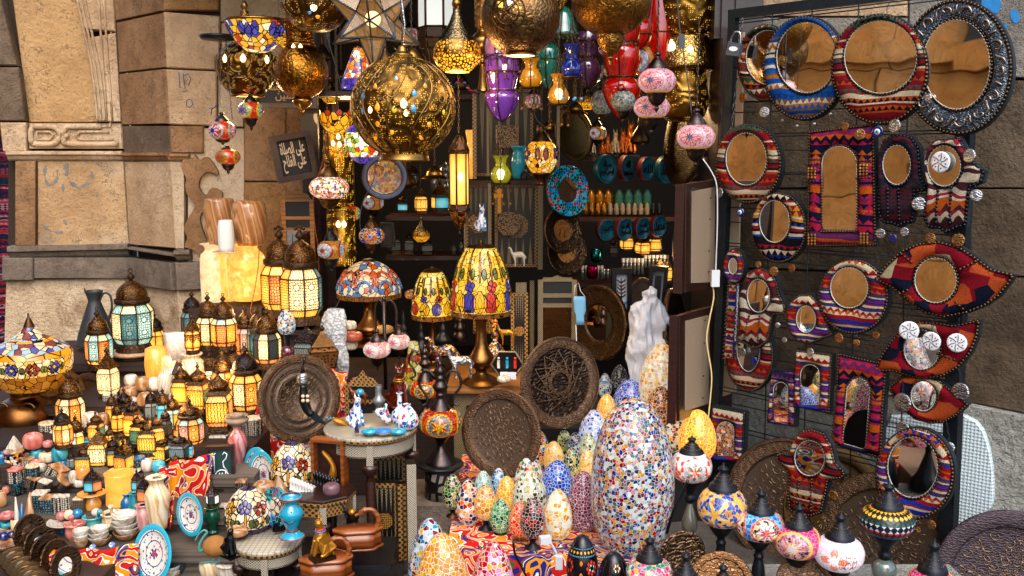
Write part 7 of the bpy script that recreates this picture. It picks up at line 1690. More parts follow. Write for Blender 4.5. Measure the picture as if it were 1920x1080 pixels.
for k in range(6):
 p=W(24+k*8,1044+k*9,2.95-k*.04);ringf('fanned out brass ringed coaster at the bottom left, %s'%['rearmost','second from the back','third from the back','fourth from the back','fifth from the back','frontmost'][k],0,0,26,9,0,tilt=0,pp=p,mir=(k%2==0),name='coaster',cat='coaster',m=m_copg)
mb=MB();a=W(30,1100,2.9);mb.box((0,0,0),(.5,.5,.06));o=mb.build('wooden_board',m_step);o.location=(a.x+.05,2.95,.215);tag(o,'dark board under the fanned coasters at the bottom left','board')
cp1=ceramic_plate('plate with flowers and rosette');cp2=ceramic_plate('plate with blue bird garden',red='c03830',k=5,seed=12);cp3=ceramic_plate('plate with red ring and blue curls',k=10,seed=22)
PPR=[(0,0),(.60,0),(.70,.03),(.74,.06),(.77,.07),(.97,.10),(1,.08),(.97,.04),(.6,-.04),(0,-.04)]
def plate(label,x,y,rx,ry,Y,m,side=1,tilt=.25):
 p=W(x,y,Y);s=S(p);R=max(rx,ry)*s;M=Matrix.Translation(p)@Matrix.Rotation(side*math.acos(min(1,rx/max(rx,ry))),4,'Z')@Matrix.Rotation(-tilt,4,'X')
 mb=MB();mb.lathe([(a*R,h*R)for a,h in PPR[:7]],48,0,M=Matrix.Rotation(PI/2,4,'X'));mb.lathe([(a*R,h*R)for a,h in PPR[6:]],48,1,M=Matrix.Rotation(PI/2,4,'X'));o=mb.build('painted_plate',[m,on_t]);o.matrix_world=M;return tag(o,label,'plate','turquoise rimmed painted plates')
plate('turquoise rimmed plate painted with flowers, leaning on the printed cloth',358,964,33,41,3.08,cp1,-1,.1);plate('large turquoise rimmed plate painted with a curving blue bird, bottom',289,1038,46,55,2.98,cp2,-1);plate('turquoise plate with blue curls half behind the egg shaped lamp',494,890,34,46,3.45,cp3,-1,.1);plate('turquoise plate rim seen behind the curled one',486,882,34,44,3.5,cp1,-1,.1);plate('pale blue edged plate lying under the trays right of the egg lamp',574,830,34,14,3.7,cp1,1,1.2)
def hcloth(label,pts,Y,name='printed_cloth'):
 P=[W(x,y,Y)for x,y in pts];c=P[0];n=12;mb=MB();vs_=[];fs=[]
 for j in range(n+1):
  for i in range(n+1):
   u,v=i/n,j/n;t_=P[0].lerp(P[1],u);b_=P[3].lerp(P[2],u);q_=t_.lerp(b_,v);vs_.append(q_-c+Vector((0,math.sin(u*9+v)*.018-v*.03,0)))
 for j in range(n):
  for i in range(n):fs.append((j*(n+1)+i,(j+1)*(n+1)+i,(j+1)*(n+1)+i+1,j*(n+1)+i+1))
 mb.add(vs_,fs);o=mb.build(name,m_tent);o.location=c
 md=o.modifiers.new('thick','SOLIDIFY');md.thickness=.004;return tag(o,label,'cloth','printed tent cloths')
hcloth('orange and red printed cloth hanging below the black shelf corner',[(318,868),(398,852),(392,945),(310,965)],3.375);hcloth('printed cloth hanging at the bottom left before the bowls',[(140,1034),(256,1022),(268,1110),(136,1110)],2.98);hcloth('printed cloth sliver between honeycomb drums and nested trays',[(484,745),(545,800),(545,880),(466,880)],3.85);hcloth('red and blue printed cloth sliver hanging right of the nested trays',[(615,690),(648,700),(648,800),(628,790)],3.95);hcloth('dark printed cloth beside the pale cream vase',[(300,880),(330,874),(325,985),(296,985)],3.19)
p=W(414,878,3.42);s=S(p)
r=thing('calligraphy_sign','dark framed green sign with white calligraphy standing beside the rose vase','framed sign',p,.12)
mb=MB();mb.prism([(x*s,z*s)for x,z in((-19,-36),(19,-36),(19,36),(-19,36))],.01,0,Matrix.Translation((0,-.004,0)));mb.build('green_panel',plain('bottle green card','123c38',.6,noise=.1),r)
mb=MB()
for a_,b_ in(((-23,-41),(-23,41)),((23,-41),(23,41)),((-23,41),(23,41)),((-23,-41),(23,-41))):mb.box(((a_[0]+b_[0])/2*s,0,(a_[1]+b_[1])/2*s),(max(abs(a_[0]-b_[0])+6,6)*s,.03 if a_[0]==b_[0]else .027,max(abs(a_[1]-b_[1])+(5.9 if a_[0]==b_[0]else 6),6)*s))
mb.build('frame',m_darkred,r)
mb=MB()
for st in([(-14,31),(-11,27),(-8,31)],[(-11,26),(-11,-6)],[(5,27),(8,32),(13,28),(11,20),(5,14),(6,4),(12,-4)],[(-10+0,-14)]+[(2+12*math.cos(a),-14+12*math.sin(a))for a in[PI+k*.42 for k in range(1,16)]],[(-7,-12),(9,-12),(9,-6)],[(-2,-12),(-2,-8)],[(3,-12),(3,-8)],[(-15,-22),(-12,-31),(-7,-27),(-3,-31),(3,-31),(6,-27),(10,-31),(14,-29),(15,-22)],[(-3,-18),(-2,-19)],[(2,-18),(3,-19)],[(-1,-22),(0,-23)],[(-2,-36),(-1,-36)],[(2,-36),(3,-36)]):
 mb.tube([(x*s,-.007,z*s)for x,z in st],1.3*s,5)
mb.build('white_script',m_white,r)
for k,(x,y)in enumerate(((174,1026),(210,1022))):
 p=W(x,y,3.0);mb=MB();mb.sphere((0,0,0),6*S(p),12);o=mb.build('porcelain_bead',ceramic_plate('x%d'%k)if 0 else mosaic('blue painted porcelain','2858b8 e8ecf0 3870c8',200,'e8ecf0',0)if k==0 else bpy.data.materials['blue painted porcelain']);o.location=p;tag(o,'blue and white porcelain knob on the printed cloth, %s of two'%('left' if k==0 else 'right'),'knob')
L_=[o for o in bpy.data.objects if o.name.startswith('lantern')and o.get('label')and o.location.y<4.0]
for k,(x,y,sc_,lb)in enumerate(((182,828,.8,'tiny lantern between white boulder and glowing amber lantern'),(206,838,.8,'tiny lantern left of the arched orange ones'),(196,858,.7,'tiny dusty lantern behind the pyramid roofed one'),(270,815,.8,'little lantern behind the crouching dark capped one'),(296,838,.7,'little lantern above the filigree domed one'),(340,830,.8,'little lantern left of the roundest faceted one'),(246,852,.7,'little lantern at the tile edge above the sign shelf'),(376,812,.8,'little lantern between faceted and box lanterns'),(120,838,.7,'little lantern below the octagonal amber one'),(134,880,.7,'little lantern behind the teal diamond cup'),(318,782,.8,'little lantern before the white marble block'),(262,792,.8,'little lantern before the rounded marble pots'),(212,792,.7,'little lantern at the end of the marble pots'),(384,700,.8,'little lantern beside the honey onyx vase'),(330,880,.7,'little lantern on the front corner of the black shelf'),(226,836,.7,'little lantern left below the narrow yellow one'),(278,870,.7,'little lantern at the left end of the black shelf edge'),(356,860,.7,'little lantern right of the black lattice one'))):
 dup(L_[(k*7+3)%len(L_)],lpos(x,y),k*.9,lb,LG,sc_*.75)
for m_ in(on_lit,on_lit2,on_lit3,LP['y'],LP['a'],LP['o'],LP['w'],m_glow):m_.cycles.emission_sampling='FRONT'
m_in1=inlay('mother of pearl diaper','b8ae98','141a24',scale=115);m_in2=inlay('bone diaper','8c7c5c','1c140e',scale=90);m_in3=inlay('warm bone inlay','a07844','2c180c',scale=80,kind='bars')
m_walnut=wood('dark turned walnut','1c0d08','3c2014',12);m_teak=wood('orange brown wood','5c2c10','9c5420',9);m_oak=wood('golden carved wood','6c4420','a87438',10,.5,.1)
m_top=(lambda t:(lambda uv,co:t.pbsdf(t.mix(t.math('GREATER_THAN',t.voro(co,55,'DISTANCE_TO_EDGE',.0).outputs[0],.12),C('8c8878'),C('b8ae98')),.3,0))(t.co('UV'),t.co()))(NT('grey pearl marquetry top'))
def itable(label,x,y,R,Y,n=48,ap=38,hexa=False,topm=None,leg=True):
 p=W(x,y,Y);s=S(p);Z=p.z/s
 r=thing('inlaid_table',label,'side table',(p.x,p.y,0));ro=.2 if hexa else 0
 lath('tabletop',r,[(0,Z),(R*.98,Z),(R,Z-2),(R*.99,Z-6)],s,topm or m_top,n,0,rot=ro,smooth=not hexa)
 lath('edge_band',r,[(R*.99,Z-6),(R*.995,Z-11),(R*.95,Z-13)],s,m_in3,n,0,rot=ro,smooth=not hexa)
 lath('apron',r,[(R*.92,Z-12),(R*.92,Z-ap)],s,m_in1 if not hexa else m_in3,n,0,rot=ro,smooth=not hexa)
 mb=MB()
 for rr,hh in((.985,-4),(.93,-14),(.93,-ap+2)):mb.tube([(math.cos(2*PI*i/40)*rr*R*s,math.sin(2*PI*i/40)*rr*R*s,(Z+hh)*s)for i in range(40)],.8*s,4,closed=True)if not hexa else 0
 if mb.v:mb.build('edge_lines',m_walnut,r)
 for k in range(4):
  a=-PI/2+k*PI/2+(.12 if not hexa else .2);q_=(math.cos(a)*R*.93*s,math.sin(a)*R*.93*s)
  mb=MB();mb.box((q_[0],q_[1],(Z-12-ap*.62)*s),(12*s,6*s,ap*1.15*s),rz=a+PI/2);mb.build('leg_head',m_in1,r)
  lg=MB();lg.lathe(px([(5,Z-ap*1.3),(14,Z-ap*1.36),(15,Z-ap*1.5),(13,Z-ap*1.75),(7,Z-ap*1.85),(9,Z-ap*2.2),(7,12),(9,8),(9,0)]if Z>ap*2.4 else[(5,Z-ap*1.3),(14,Z-ap*1.4),(8,Z*.1),(8,0)],s),16,c=(q_[0]*.93,q_[1]*.93,0));lg.build('leg',m_walnut,r)
 return p
itable('round pearl inlaid table carrying blue and white ceramics, right of the nested trays',695,798,87,3.35)
itable('small round pearl inlaid table at the bottom carrying the blue vase',503,1012,62,3.0,ap=34)
itable('octagonal walnut and bone inlaid table carrying chess pieces',605,918,62,3.15,8,34,True,m_walnut)
blue_w=mosaic('blue painted porcelain body','e4e8ec e4e8ec 2858b0 e4e8ec 3878c0 e4e8ec',90,'e8ecee',0,.02);red_w=mosaic('red tulip painted porcelain','e4e8ec c03848 e4e8ec 2c8088 e4e8ec 3858a8 e4e8ec',80,'e8ecee',0,.02)
turq=plain('turquoise glaze','2098b4',.12,noise=.25,coat=.6);m_goldp=plain('gold paint','b87c28',.3,.7,noise=.3)
def skin(name,nodes,edges,m,parent,M=None,lv=1):
 me=bpy.data.meshes.new(name);me.from_pydata([tuple(n[:3])for n in nodes],edges,[]);o=bpy.data.objects.new(name,me);COL.objects.link(o);o.parent=parent
 sk=o.modifiers.new('s','SKIN');sb=o.modifiers.new('b','SUBSURF');sb.levels=lv;sb.render_levels=lv
 for v,n in zip(me.skin_vertices[0].data,nodes):v.radius=(n[3],n[3]if len(n)<5 else n[4])
 me.skin_vertices[0].data[0].use_root=True;me.materials.append(m)
 for p_ in me.polygons:p_.use_smooth=True
 return o
def cat(label,x,yb,h,Y,m,rz=0,extra=None,z=None,base=True):
 p=W(x,yb,Y);s=S(p);u=h*s/88
 r=thing('cat_figurine',label,'figurine',p,rz)
 N=[(0,2*u,32*u,18*u),(0,9*u,15*u,19*u),(0,-3*u,52*u,15*u),(0,-6*u,68*u,8*u),(0,-9*u,82*u,12.5*u),(0,-19*u,79*u,6*u),(-6*u,-14*u,42*u,6*u),(-7*u,-19*u,22*u,4.5*u),(-7*u,-24*u,5*u,5*u),(6*u,-14*u,42*u,6*u),(7*u,-19*u,22*u,4.5*u),(7*u,-24*u,5*u,5*u),(13*u,2*u,8*u,8*u),(14*u,-12*u,4*u,4*u),(-13*u,2*u,8*u,8*u),(-14*u,-12*u,4*u,4*u),(0,20*u,6*u,4*u),(14*u,20*u,4*u,3*u)]
 skin('body',N,[(0,1),(0,2),(2,3),(3,4),(4,5),(2,6),(6,7),(7,8),(2,9),(9,10),(10,11),(1,12),(12,13),(1,14),(14,15),(1,16),(16,17)],m,r)
 mb=MB()
 for e in(-1,1):mb.add([Vector(q_)*u for q_ in((e*3,-7,88),(e*10,-7,86),(e*8,-5,102),(e*6,-2,88))],[(0,1,2),(1,3,2),(3,0,2)],0);mb.sphere((e*4.5*u,-18.5*u,84*u),1.8*u,8,1)
 mb.build('ears_and_eyes',[m,m_blk if m!=m_blk else m_goldp],r)
 if base:mb=MB();mb.box((0,-2*u,-3*u),(36*u,52*u,7*u));mb.build('plinth',m_blk if m!=m_goldp else m_brassd,r)
 if extra:
  mb=MB()
  for z_,rr in((64,9.5),(60,11)):mb.tube([(math.cos(t)*rr*u,(-5+math.sin(t)*rr)*u,z_*u)for t in[2*PI*k/14 for k in range(14)]],1.8*u,6,0 if z_>62 else 1,closed=True)
  mb.build('collar',extra,r)
 return r
cat('golden cat figurine with a blue and red collar sitting on a carved wooden box',606,1042,74,2.83,m_goldp,-1.0,[m_v,m_bl2]);cat('black cat figurine on the lidded marble jar, bottom',431,1040,54,2.75,m_blk,.9)
cat('brown cat figurine with golden collar behind the round table',747,766,80,3.75,plain('chestnut glaze','501808',.15,coat=.5),.6,[m_goldp,m_goldp]);cat('white and blue porcelain cat on the round inlaid table',668,800,58,3.35,blue_w,.9,None,None,False)
cat('white porcelain cat sitting on top of the biggest stained glass shade',902,434,46,4.1,blue_w,.5,None,None,False)
for a in(('tiny dark blue cat',668,806,16),):cat('tiny dark blue glass cat at the front of the round inlaid table',669,812,20,3.22,m_evil,.6,None,None,False)
def tz(p,x,y,Y):return W(x,y,Y)
TG='ceramics on the round inlaid table'
turned('ceramic_vase','slim necked blue and white porcelain vase on the round inlaid table','vase',750,795,[(0,0),(14,2),(17,12),(14,24),(5,34),(5,40),(4,50),(5,58),(7,60),(4,60)],blue_w,Y=3.4,group=TG)
turned('ceramic_vase','squat white porcelain pot with red tulips at the right of the round table','vase',764,802,[(0,0),(18,1),(22,14),(16,30),(8,40),(6,44),(8,46),(4,45)],red_w,Y=3.3,group=TG)
p=W(719,795,3.35);s=S(p);r=thing('fish_figurine','white porcelain fish painted with tulips, tail up on the round table','figurine',p)
skin('body',[(x*s,0,z*s,q_*s)for x,z,q_ in((-16,26,3),(-8,24,8),(2,18,10),(8,8,8),(12,2,5),(4,30,3.5),(6,40,3))],[(0,1),(1,2),(2,3),(3,4),(2,5),(5,6)],red_w,r)
for lb,x,m_ in(('turquoise scarab dish, left of three',693,turq),('cream scarab dish with a blue back, middle of three',719,on_g),('turquoise scarab dish, right of three',747,turq)):
 p=W(x,814,3.22);s=S(p);r=thing('scarab_dish',lb+' on the round table','dish',p,0,TG);lath('shell',r,[(0,12),(8,11),(14,8),(15,5),(0,5)],s,m_ if m_ is turq else m_bl2,20,2);lath('dish',r,[(0,0),(11,0),(15,5),(16,5),(12,2),(0,1)],s,m_,20,1)
p=W(636,800,3.35);s=S(p);r=thing('golden_gourd','golden pointed gourd ornament with turquoise wire at the left of the round table','ornament',p);skin('body',[(x*s,0,z*s,q_*s)for x,z,q_ in((-14,16,3),(-6,12,7),(4,9,8),(14,3,4),(20,0,1.5))],[(0,1),(1,2),(2,3),(3,4)],m_goldp,r)
mb=MB();mb.tube([Vector((-24+k*1.6,0,16+3*math.sin(k*1.6)))*s for k in range(10)],.9*s,5);mb.build('turquoise_wire',turq,r)
turned('oil_lamp','small clear glass oil lamp chimney behind the porcelain','oil lamp',711,778,[(0,0),(12,2),(12,8),(5,12),(11,24),(12,30),(5,40),(7,56),(6,56)],glassy('pale clear glass','8c9094',.05),Y=3.6)
def quad(label,x,yb,h,Y,m,rz=0,hump=0,neck=1,name='camel_figurine',m2=None):
 p=W(x,yb,Y);s=S(p);u=h*s/100;r=thing(name,label,'figurine',p,rz)
 N=[(0,0,58*u,15*u),(24*u,0,58*u,13*u),(-24*u,0,58*u,12*u),(-36*u,0,66*u,7*u),(-42*u,0,86*u,5*u),(-46*u,0,94*u,6*u),(-56*u,0,91*u,4*u),(2*u,0,(66+hump)*u,10*u),(32*u,0,40*u,2*u)]
 E_=[(0,1),(0,2),(2,3),(3,4),(4,5),(5,6),(0,7),(1,8)]
 for sx in(22,-22):
  for e in(-1,1):k=len(N);N+=[(sx*u,e*7*u,36*u,5*u),((sx+2)*u,e*7*u,20*u,3*u),(sx*u,e*7*u,2*u,3.4*u)];E_+=[(1 if sx>0 else 2,k),(k,k+1),(k+1,k+2)]
 skin('body',N,E_,m,r)
 if m2:mb=MB();mb.sphere((2*u,0,62*u),17*u,12,0,None,(1.1,1.05,.9));mb.build('saddle_blanket',m2,r)
 return r
pc=mosaic('painted flower camel','e8b040 202840 c87828 2858a0 e8e0c8 a02820 183018',120,'2a2018',0)
quad('painted camel figurine with flowers on the dresser below the yellow shades',838,700,74,4.15,pc,.3,14);quad('small brown camel figurine with turquoise saddle behind the round table',675,762,44,3.7,plain('brown glaze','6c3418',.2,coat=.4),0,12,m2=turq)
quad('white stone camel figurine in front of the backgammon board, small',974,500,38,4.7,plain('white alabaster','d0c4b0',.5),0,14);quad('tarnished silver antelope figurine beside the brass lamp foot',868,712,64,3.95,m_silver,.2,0,name='antelope_figurine')
quad('golden donkey carrying figure ornament by the painted jar',952,648,44,4.0,m_goldp,0,4,name='donkey_figurine');quad('small dark camel with golden saddle on the upper duck box',660,985,42,3.05,m_blk,-.3,10,m2=m_goldp)
def duck(label,x,y,w_,Y,h_):
 p=W(x,y,Y);s=S(p);a=w_/2;r=thing('duck_box',label,'wooden box',p,.15,'carved duck handled boxes')
 def lob(k):return[((a+3*math.sin(t*6+1)+k)*math.cos(t)*s,(a*.55+2*math.sin(t*5))*math.sin(t)*s)for t in[2*PI*i/40 for i in range(40)]]
 for nm,z0,z1,k,m_ in(('box_body',0,h_*.8,-2,m_teak),('foot_board',-4,0,3,m_teak),('lid',h_*.8,h_,1,m_oak if 0 else m_teak)):
  mb=MB();q_=lob(k);n=len(q_);mb.add([(u_,v_,z0*s)for u_,v_ in q_]+[(u_,v_,z1*s)for u_,v_ in q_],[(i,(i+1)%n,n+(i+1)%n,n+i)for i in range(n)]+[tuple(range(n))[::-1],tuple(range(n,2*n))],0);mb.build(nm,m_,r)
 mb=MB();P=spline([(a*.8,h_-4),(a*.92,h_+14),(a*.7,h_+32),(a*.36,h_+34),(a*.14,h_+28),(-a*.1,h_+24)],4);mb.tube([(x_*s,0,z_*s)for x_,z_ in P],[(6-3.6*i/len(P)+(2.2 if 11<i<17 else 0))*s for i in range(len(P))],8);mb.sphere((a*.28*s,-5*s,(h_+34)*s),1.4*s,6,1);mb.build('duck_handle',[m_teak,m_blk],r)
duck('carved wooden duck handled box under the golden cat, lower one',612,1078,94,2.85,36);duck('carved wooden duck handled box behind and right, upper one',671,1022,86,3.0,34)
for lb,x,y,wx,Y in(('black glitter box under the lower duck box',650,1085,.42,2.9),('dark block under the upper duck box',670,1030,.34,3.1)):
 p=W(x,y,Y);mb=MB();zt_=p.z-.012;mb.box((0,0,zt_/2),(wx,.24,zt_));o=mb.build('glitter_box',plain('black glitter','101014',.4,noise=1,scale=200));o.location=(p.x-.04,p.y+.02,0);tag(o,lb,'block')
p=W(618,926,3.22);s=S(p);r=thing('shadow_box','orange brown wooden shadow box holding a gilded twisted figure','display box',p,-.25);mb=MB()
for c_,d_ in(((0,4,3),(66,22,6)),((0,4,103),(66,22,6)),((-30,4,53),(6,22.4,94)),((30,4,53),(6,22.4,94))):mb.box(Vector(c_)*s,Vector(d_)*s)
mb.build('case',m_teak,r);mb=MB();mb.box(Vector((0,12,53))*s,Vector((56,3,96))*s);mb.build('back_panel',m_darkred,r)
skin('gilded_figure',[(x*s,2*s,z*s,q_*s)for x,z,q_ in((4,26,10),(8,42,8),(8,56,5),(0,68,5),(-8,76,5),(-14,82,3))],[(0,1),(1,2),(2,3),(3,4),(4,5)],m_goldp,r)
for cl,x0,y0,m_,n_ in(('white',546,918,plain('white marble pieces','e0dcd4',.3),8),('black',590,906,m_blk,8)):
 for k in range(n_):
  for j in range(2):
   p=W(x0+k*5.6+j*4,y0+k*2.2-j*5,3.13+j*.04);s=S(p);mb=MB();mb.lathe(px([(4,0),(4,3),(2.6,5),(2.8,14),(3.6,16),(2.6,21-3*j),(0,23-3*j)],s),10);o=mb.build('chess_piece',m_);o.location=p;tag(o,'small turned %s chess piece standing on the octagonal inlaid table'%cl,'chess piece','%s chess pieces on the octagonal table'%cl)
blob('carved_stone','smooth mauve stone head lying beside the black chess pieces','ornament',622,926,32,20,plain('mauve stone','6c5058',.3),3.05,group=None)
blob('marble_bowl','banded brown onyx bowl behind the small table, below the blue curl plate','bowl',495,928,40,26,on_b,3.3,True,group=None);blob('marble_bowl','banded onyx saucer at the foot of the lower stained glass egg','bowl',446,1003,40,16,on_b,3.0,True,group=None)
cone('large striped onyx wedge between bowl and upper stained glass egg',522,924,40,34,on_b,6,3.3)
o=turned('ceramic_vase','turquoise ceramic vase with blue brush strokes and red rims on the small round table','vase',548,1008,[(0,0),(22,1),(22,5),(10,14),(10,17),(20,40),(22,52),(13,64),(12,70),(20,76),(21,82),(18,82)],turq,Y=2.93);s=S(o.location)
for e,z_ in((22.4,3),(20.8,79),(10.8,16)):mb=MB();mb.tube([(math.cos(2*PI*k/28)*e*s,math.sin(2*PI*k/28)*e*s,z_*s)for k in range(28)],1.5*s,5,closed=True);mb.build('red_band',plain('brick red glaze','a02c24',.3)if e>22 else bpy.data.materials['brick red glaze'],o)
mb=MB();[mb.tube([((20+2.4*math.sin(z_*.22))*math.sin(a+f)*s,-(20+2*math.sin(z_*.1))*math.cos(a+f)*s*1.0,(z_)*s)for z_,a in q_],1.4*s,5)for q_ in([(56,-.9),(46,-.6),(42,-.2),(50,.1)],[(38,-.5),(34,0),(40,.5),(54,.8)],[(58,.2),(48,.4),(44,.1)])for f in(0,)];mb.build('brush_strokes',m_evil,o)
ringt=mosaic('turquoise ring with flowers','183c34 2098b4 a02c38 183c34 2858a8',70,'28a8bc',0)
r=ringf('turquoise ringed round mirror with golden glass standing on the small table',517,950,30,38,3.08,-1,True,tilt=.15,m=ringt);mb=MB();[mb.box((e*.03,0,-.062),(.012,.05,.03))for e in(-1,1)];mb.build('easel_foot',m_blk,r)
lge=leaded('cream lampshade glass','f4dcb4 f8e8cc f0d0a0 f8e4c0 f4d8a8 f8ecd4',42,.62,gw=.06);nav=leaded('navy lampshade glass','182060 141848 20286c 182060',42,.25,gw=.06);yg=leaded('golden petal glass','f0a818 e89c10',25,.7);lf=leaded('olive leaf glass','4c6820 3c5818',25,.35);bf=leaded('violet petal glass','2030a0 4858c0',25,.5)
def tegg(label,x,yb,R,H,Y,ph=0):
 p=W(x,yb,Y);s=S(p);r=thing('stained_glass_egg_lamp',label,'table lamp',p,0,'egg shaped stained glass lamps');pr=[(R*.4,0),(R*.8,H*.10),(R*.97,H*.24),(R,H*.38),(R*.9,H*.58),(R*.68,H*.76),(R*.34,H*.92),(2,H*.98)]
 lath('navy_border',r,pr[:3],s,nav,36,2);lath('glass_shade',r,pr[2:7],s,lge,36,2);lath('navy_top',r,pr[6:],s,nav,24,1);lath('finial',r,[(3,H*.96),(3,H),(2,H*1.03),(0,H*1.06)],s,m_brassd,10,0)
 for k,(a,h,m_)in enumerate(((-42,.62,yg),(6,.66,bf),(48,.60,leaded('red petal glass','b01c20 c02820',25,.5)if 'red petal glass' not in bpy.data.materials else bpy.data.materials['red petal glass']))):
  a+=ph
  for j in range(5):b=j*1.257+.3;petal(r,pr,s,a+13*math.cos(b),h*H+7*math.sin(b)-5,h*H+7*math.sin(b)+5,4.5,m_,'flower_petal')
  for e in(-1,1):petal(r,pr,s,a+e*17,H*.28,H*.44,6,lf,'leaf')
  petal(r,pr,s,a+2,H*.26,h*H-10,2.2,lgC,'stem')
tegg('upper egg shaped stained glass lamp with yellow, violet and red flowers',550,922,42,102,3.4,-6);tegg('lower egg shaped stained glass lamp with yellow and violet flowers',468,1000,44,96,3.1,0)
p=W(398,1030,2.85);s=S(p);r=thing('ibis_figurine','ibis figurine with a golden stone body and long turquoise neck','figurine',p,.1);mb=MB();mb.sphere((6*s,0,6*s),24*s,18,0,None,(1,.75,.85));mb.build('stone_body',plain('rough golden stone','9c6830',.8,noise=.4,bump=.5),r)
mb=MB();P=spline([(-14,2),(-22,-2),(-22,12),(-14,26),(-8,34),(-14,38),(-24,30),(-30,18)],4);mb.tube([(x*s,0,z*s)for x,z in P],[(3.4-2*i/len(P))*s for i in range(len(P))],7);mb.tube([(x*s,0,z*s)for x,z in((2,-14),(0,-24),(-24,-26))],2*s,6);mb.tube([(x*s,0,z*s)for x,z in((12,-14),(12,-25),(-6,-26))],2*s,6);mb.build('neck_and_legs',plain('verdigris','4c8c84',.6),r)
def bgb(label,x0,y0,x1,y1,Y,rz=0,rows=1,npt=6,mid=None,m=None,th=.03,name='backgammon_board'):
 a,b=W(x0,y1,Y),W(x1,y0,Y);c=(a+b)/2;w_,h_=abs(b.x-a.x),abs(b.z-a.z);r=thing(name,label,'game board',c,rz,'inlaid backgammon boards')
 mb=MB();mb.box((0,0,0),(w_,th,h_));mb.build('board',plain('black lacquered board','0c0908',.4,noise=.4),r);mb=MB();f=.03*1
 for e in(-1,1):mb.box((e*(w_/2-.008),-th/2-.003,0),(.016,.01,h_));mb.box((0,-th/2-.0025,e*(h_/2-.008)),(w_-.034,.01,.016))
 mb.build('border',m or m_in3,r);mb=MB();pw=(w_-.04)/npt
 for k in range(npt):
  xx=-w_/2+.02+pw*(k+.5)
  for e in(1,-1)[:2 if rows>1 else 1]:z0=e*(h_/2-.02);L=h_*(.32 if rows>1 else .78);mb.prism([(xx-pw*.32,z0),(xx+pw*.32,z0),(xx,z0-e*L)],.003,0,Matrix.Translation((0,-th/2-.004,0)))
 mb.build('point_inlay',m_in2,r)
 if mid:q_=[(math.cos(t)*w_*.3,math.sin(t)*w_*.3)for t in[PI/8+k*PI/4 for k in range(8)]];mb=MB();mb.prism(q_,.008,0,Matrix.Translation((0,-th/2-.006,0)));mb.build('medallion',mid,r)
m_med=lattice('carved bone medallion','2c1c10','a88458',120,.14,metal=0);m_med2=lattice('brass studded panel','3a2410','b08038',130,.16,metal=.3)
bgb('open backgammon board half with inlaid points under the round table',702,852,762,905,3.45,0,1,5);bgb('upright backgammon board with star square and points both ends',697,903,748,1042,3.3,0,2,4,m_med2);bgb('tall narrow inlaid board standing edgewise, right of the upright one',746,905,762,1046,3.24,.3,1,1)
bgb('black and pearl board standing edge on at the right',764,866,778,1046,3.2,.2,1,1,None,m_in1,.06);bgb('backgammon board hanging in the dark, points above a brass octagon',928,345,1008,500,5.2,0,2,5,m_med);bgb('left backgammon board in the dark behind the long lantern',873,345,922,500,5.25,0,2,4,m_med2);bgb('upper dark backgammon board behind the violet lamp',890,168,1000,330,5.3,0,1,6)
bgb('backgammon board leaning behind the dresser lamp, seen through',958,548,990,690,4.3,0,2,4,m_med2)
for k,(x,y0,y1,w_)in enumerate(((890,175,335,7),(915,178,330,4),(918,345,500,5),(1013,345,505,9),(1046,170,335,6),(997,525,700,8),(872,300,500,3),(977,530,560,20))):
 a=W(x,y1,4.9 if k<7 else 4.3);s=S(a);mb=MB();mb.box((0,0,(y1-y0)/2*s),(w_*s,.02,(y1-y0)*s));o=mb.build('inlaid_post',(m_in2,m_in3)[k in(0,6)]);o.location=a;tag(o,['bright pearl inlaid upright strip beside the long lantern','thin inlaid strip between the dark boards, upper','amber checked strip left of the octagon board','wide pearl zigzag strip right of the octagon board','inlaid strip left of the large dim plate','pearl inlaid post beside the lattice chair back','thin amber checked strip behind the long lantern','short inlaid block over the leaning board'][k],'inlaid strip','inlaid strips in the shop')
for lb,x,y,R,n,m_,Y in(('brass octagonal carved wall plaque in the dark boards',953,420,24,8,m_med,5.1),('square carved bone panel with rosettes behind the violet lamp',951,256,30,4,m_med,5.1),('small square carved panel with rosettes at the right',1018,246,16,4,m_med,5.1),('pointed star shaped brass plaque left of the porcelain cat',888,418,16,4,m_med2,4.9),('square carved brass panel low behind the brass lamp',908,605,30,4,m_med2,4.4)):
 p=W(x,y,Y);s=S(p);mb=MB();ro=PI/n if 'pointed' not in lb else 0;mb.prism([(math.cos(2*PI*k/n+ro)*R*s,math.sin(2*PI*k/n+ro)*R*s)for k in range(n)],.02,bev=.004);o=mb.build('carved_plaque',m_);o.location=p;tag(o,lb,'plaque')
p=W(880,718,4.15);zt2=W(905,716,4.05).z;x0,x1=W(845,716,4.0).x,W(975,716,4.0).x
r=thing('dresser','low inlaid dresser with lattice door carrying the big brass lamp','cabinet',((x0+x1)/2,4.3,0));mb=MB();mb.box((0,0,zt2-.02),(x1-x0+.03,.62,.035));mb.build('top',m_oak,r);mb=MB();mb.box((0,.01,(zt2-.04)/2),(x1-x0-.02,.56,zt2-.042));mb.build('case',m_in2,r);mb=MB();mb.box((-.02,-.28,zt2-.2),(.13,.01,.2));mb.build('lattice_door',m_blk,r)
bs=thing('table_bench','dark bench behind the round table under the two smaller stained glass lamps','bench',(W(740,700,4.4).x,4.5,0));mb=MB();mb.box((0,0,.28),(.62,.5,.56));mb.build('case',m_step,bs)
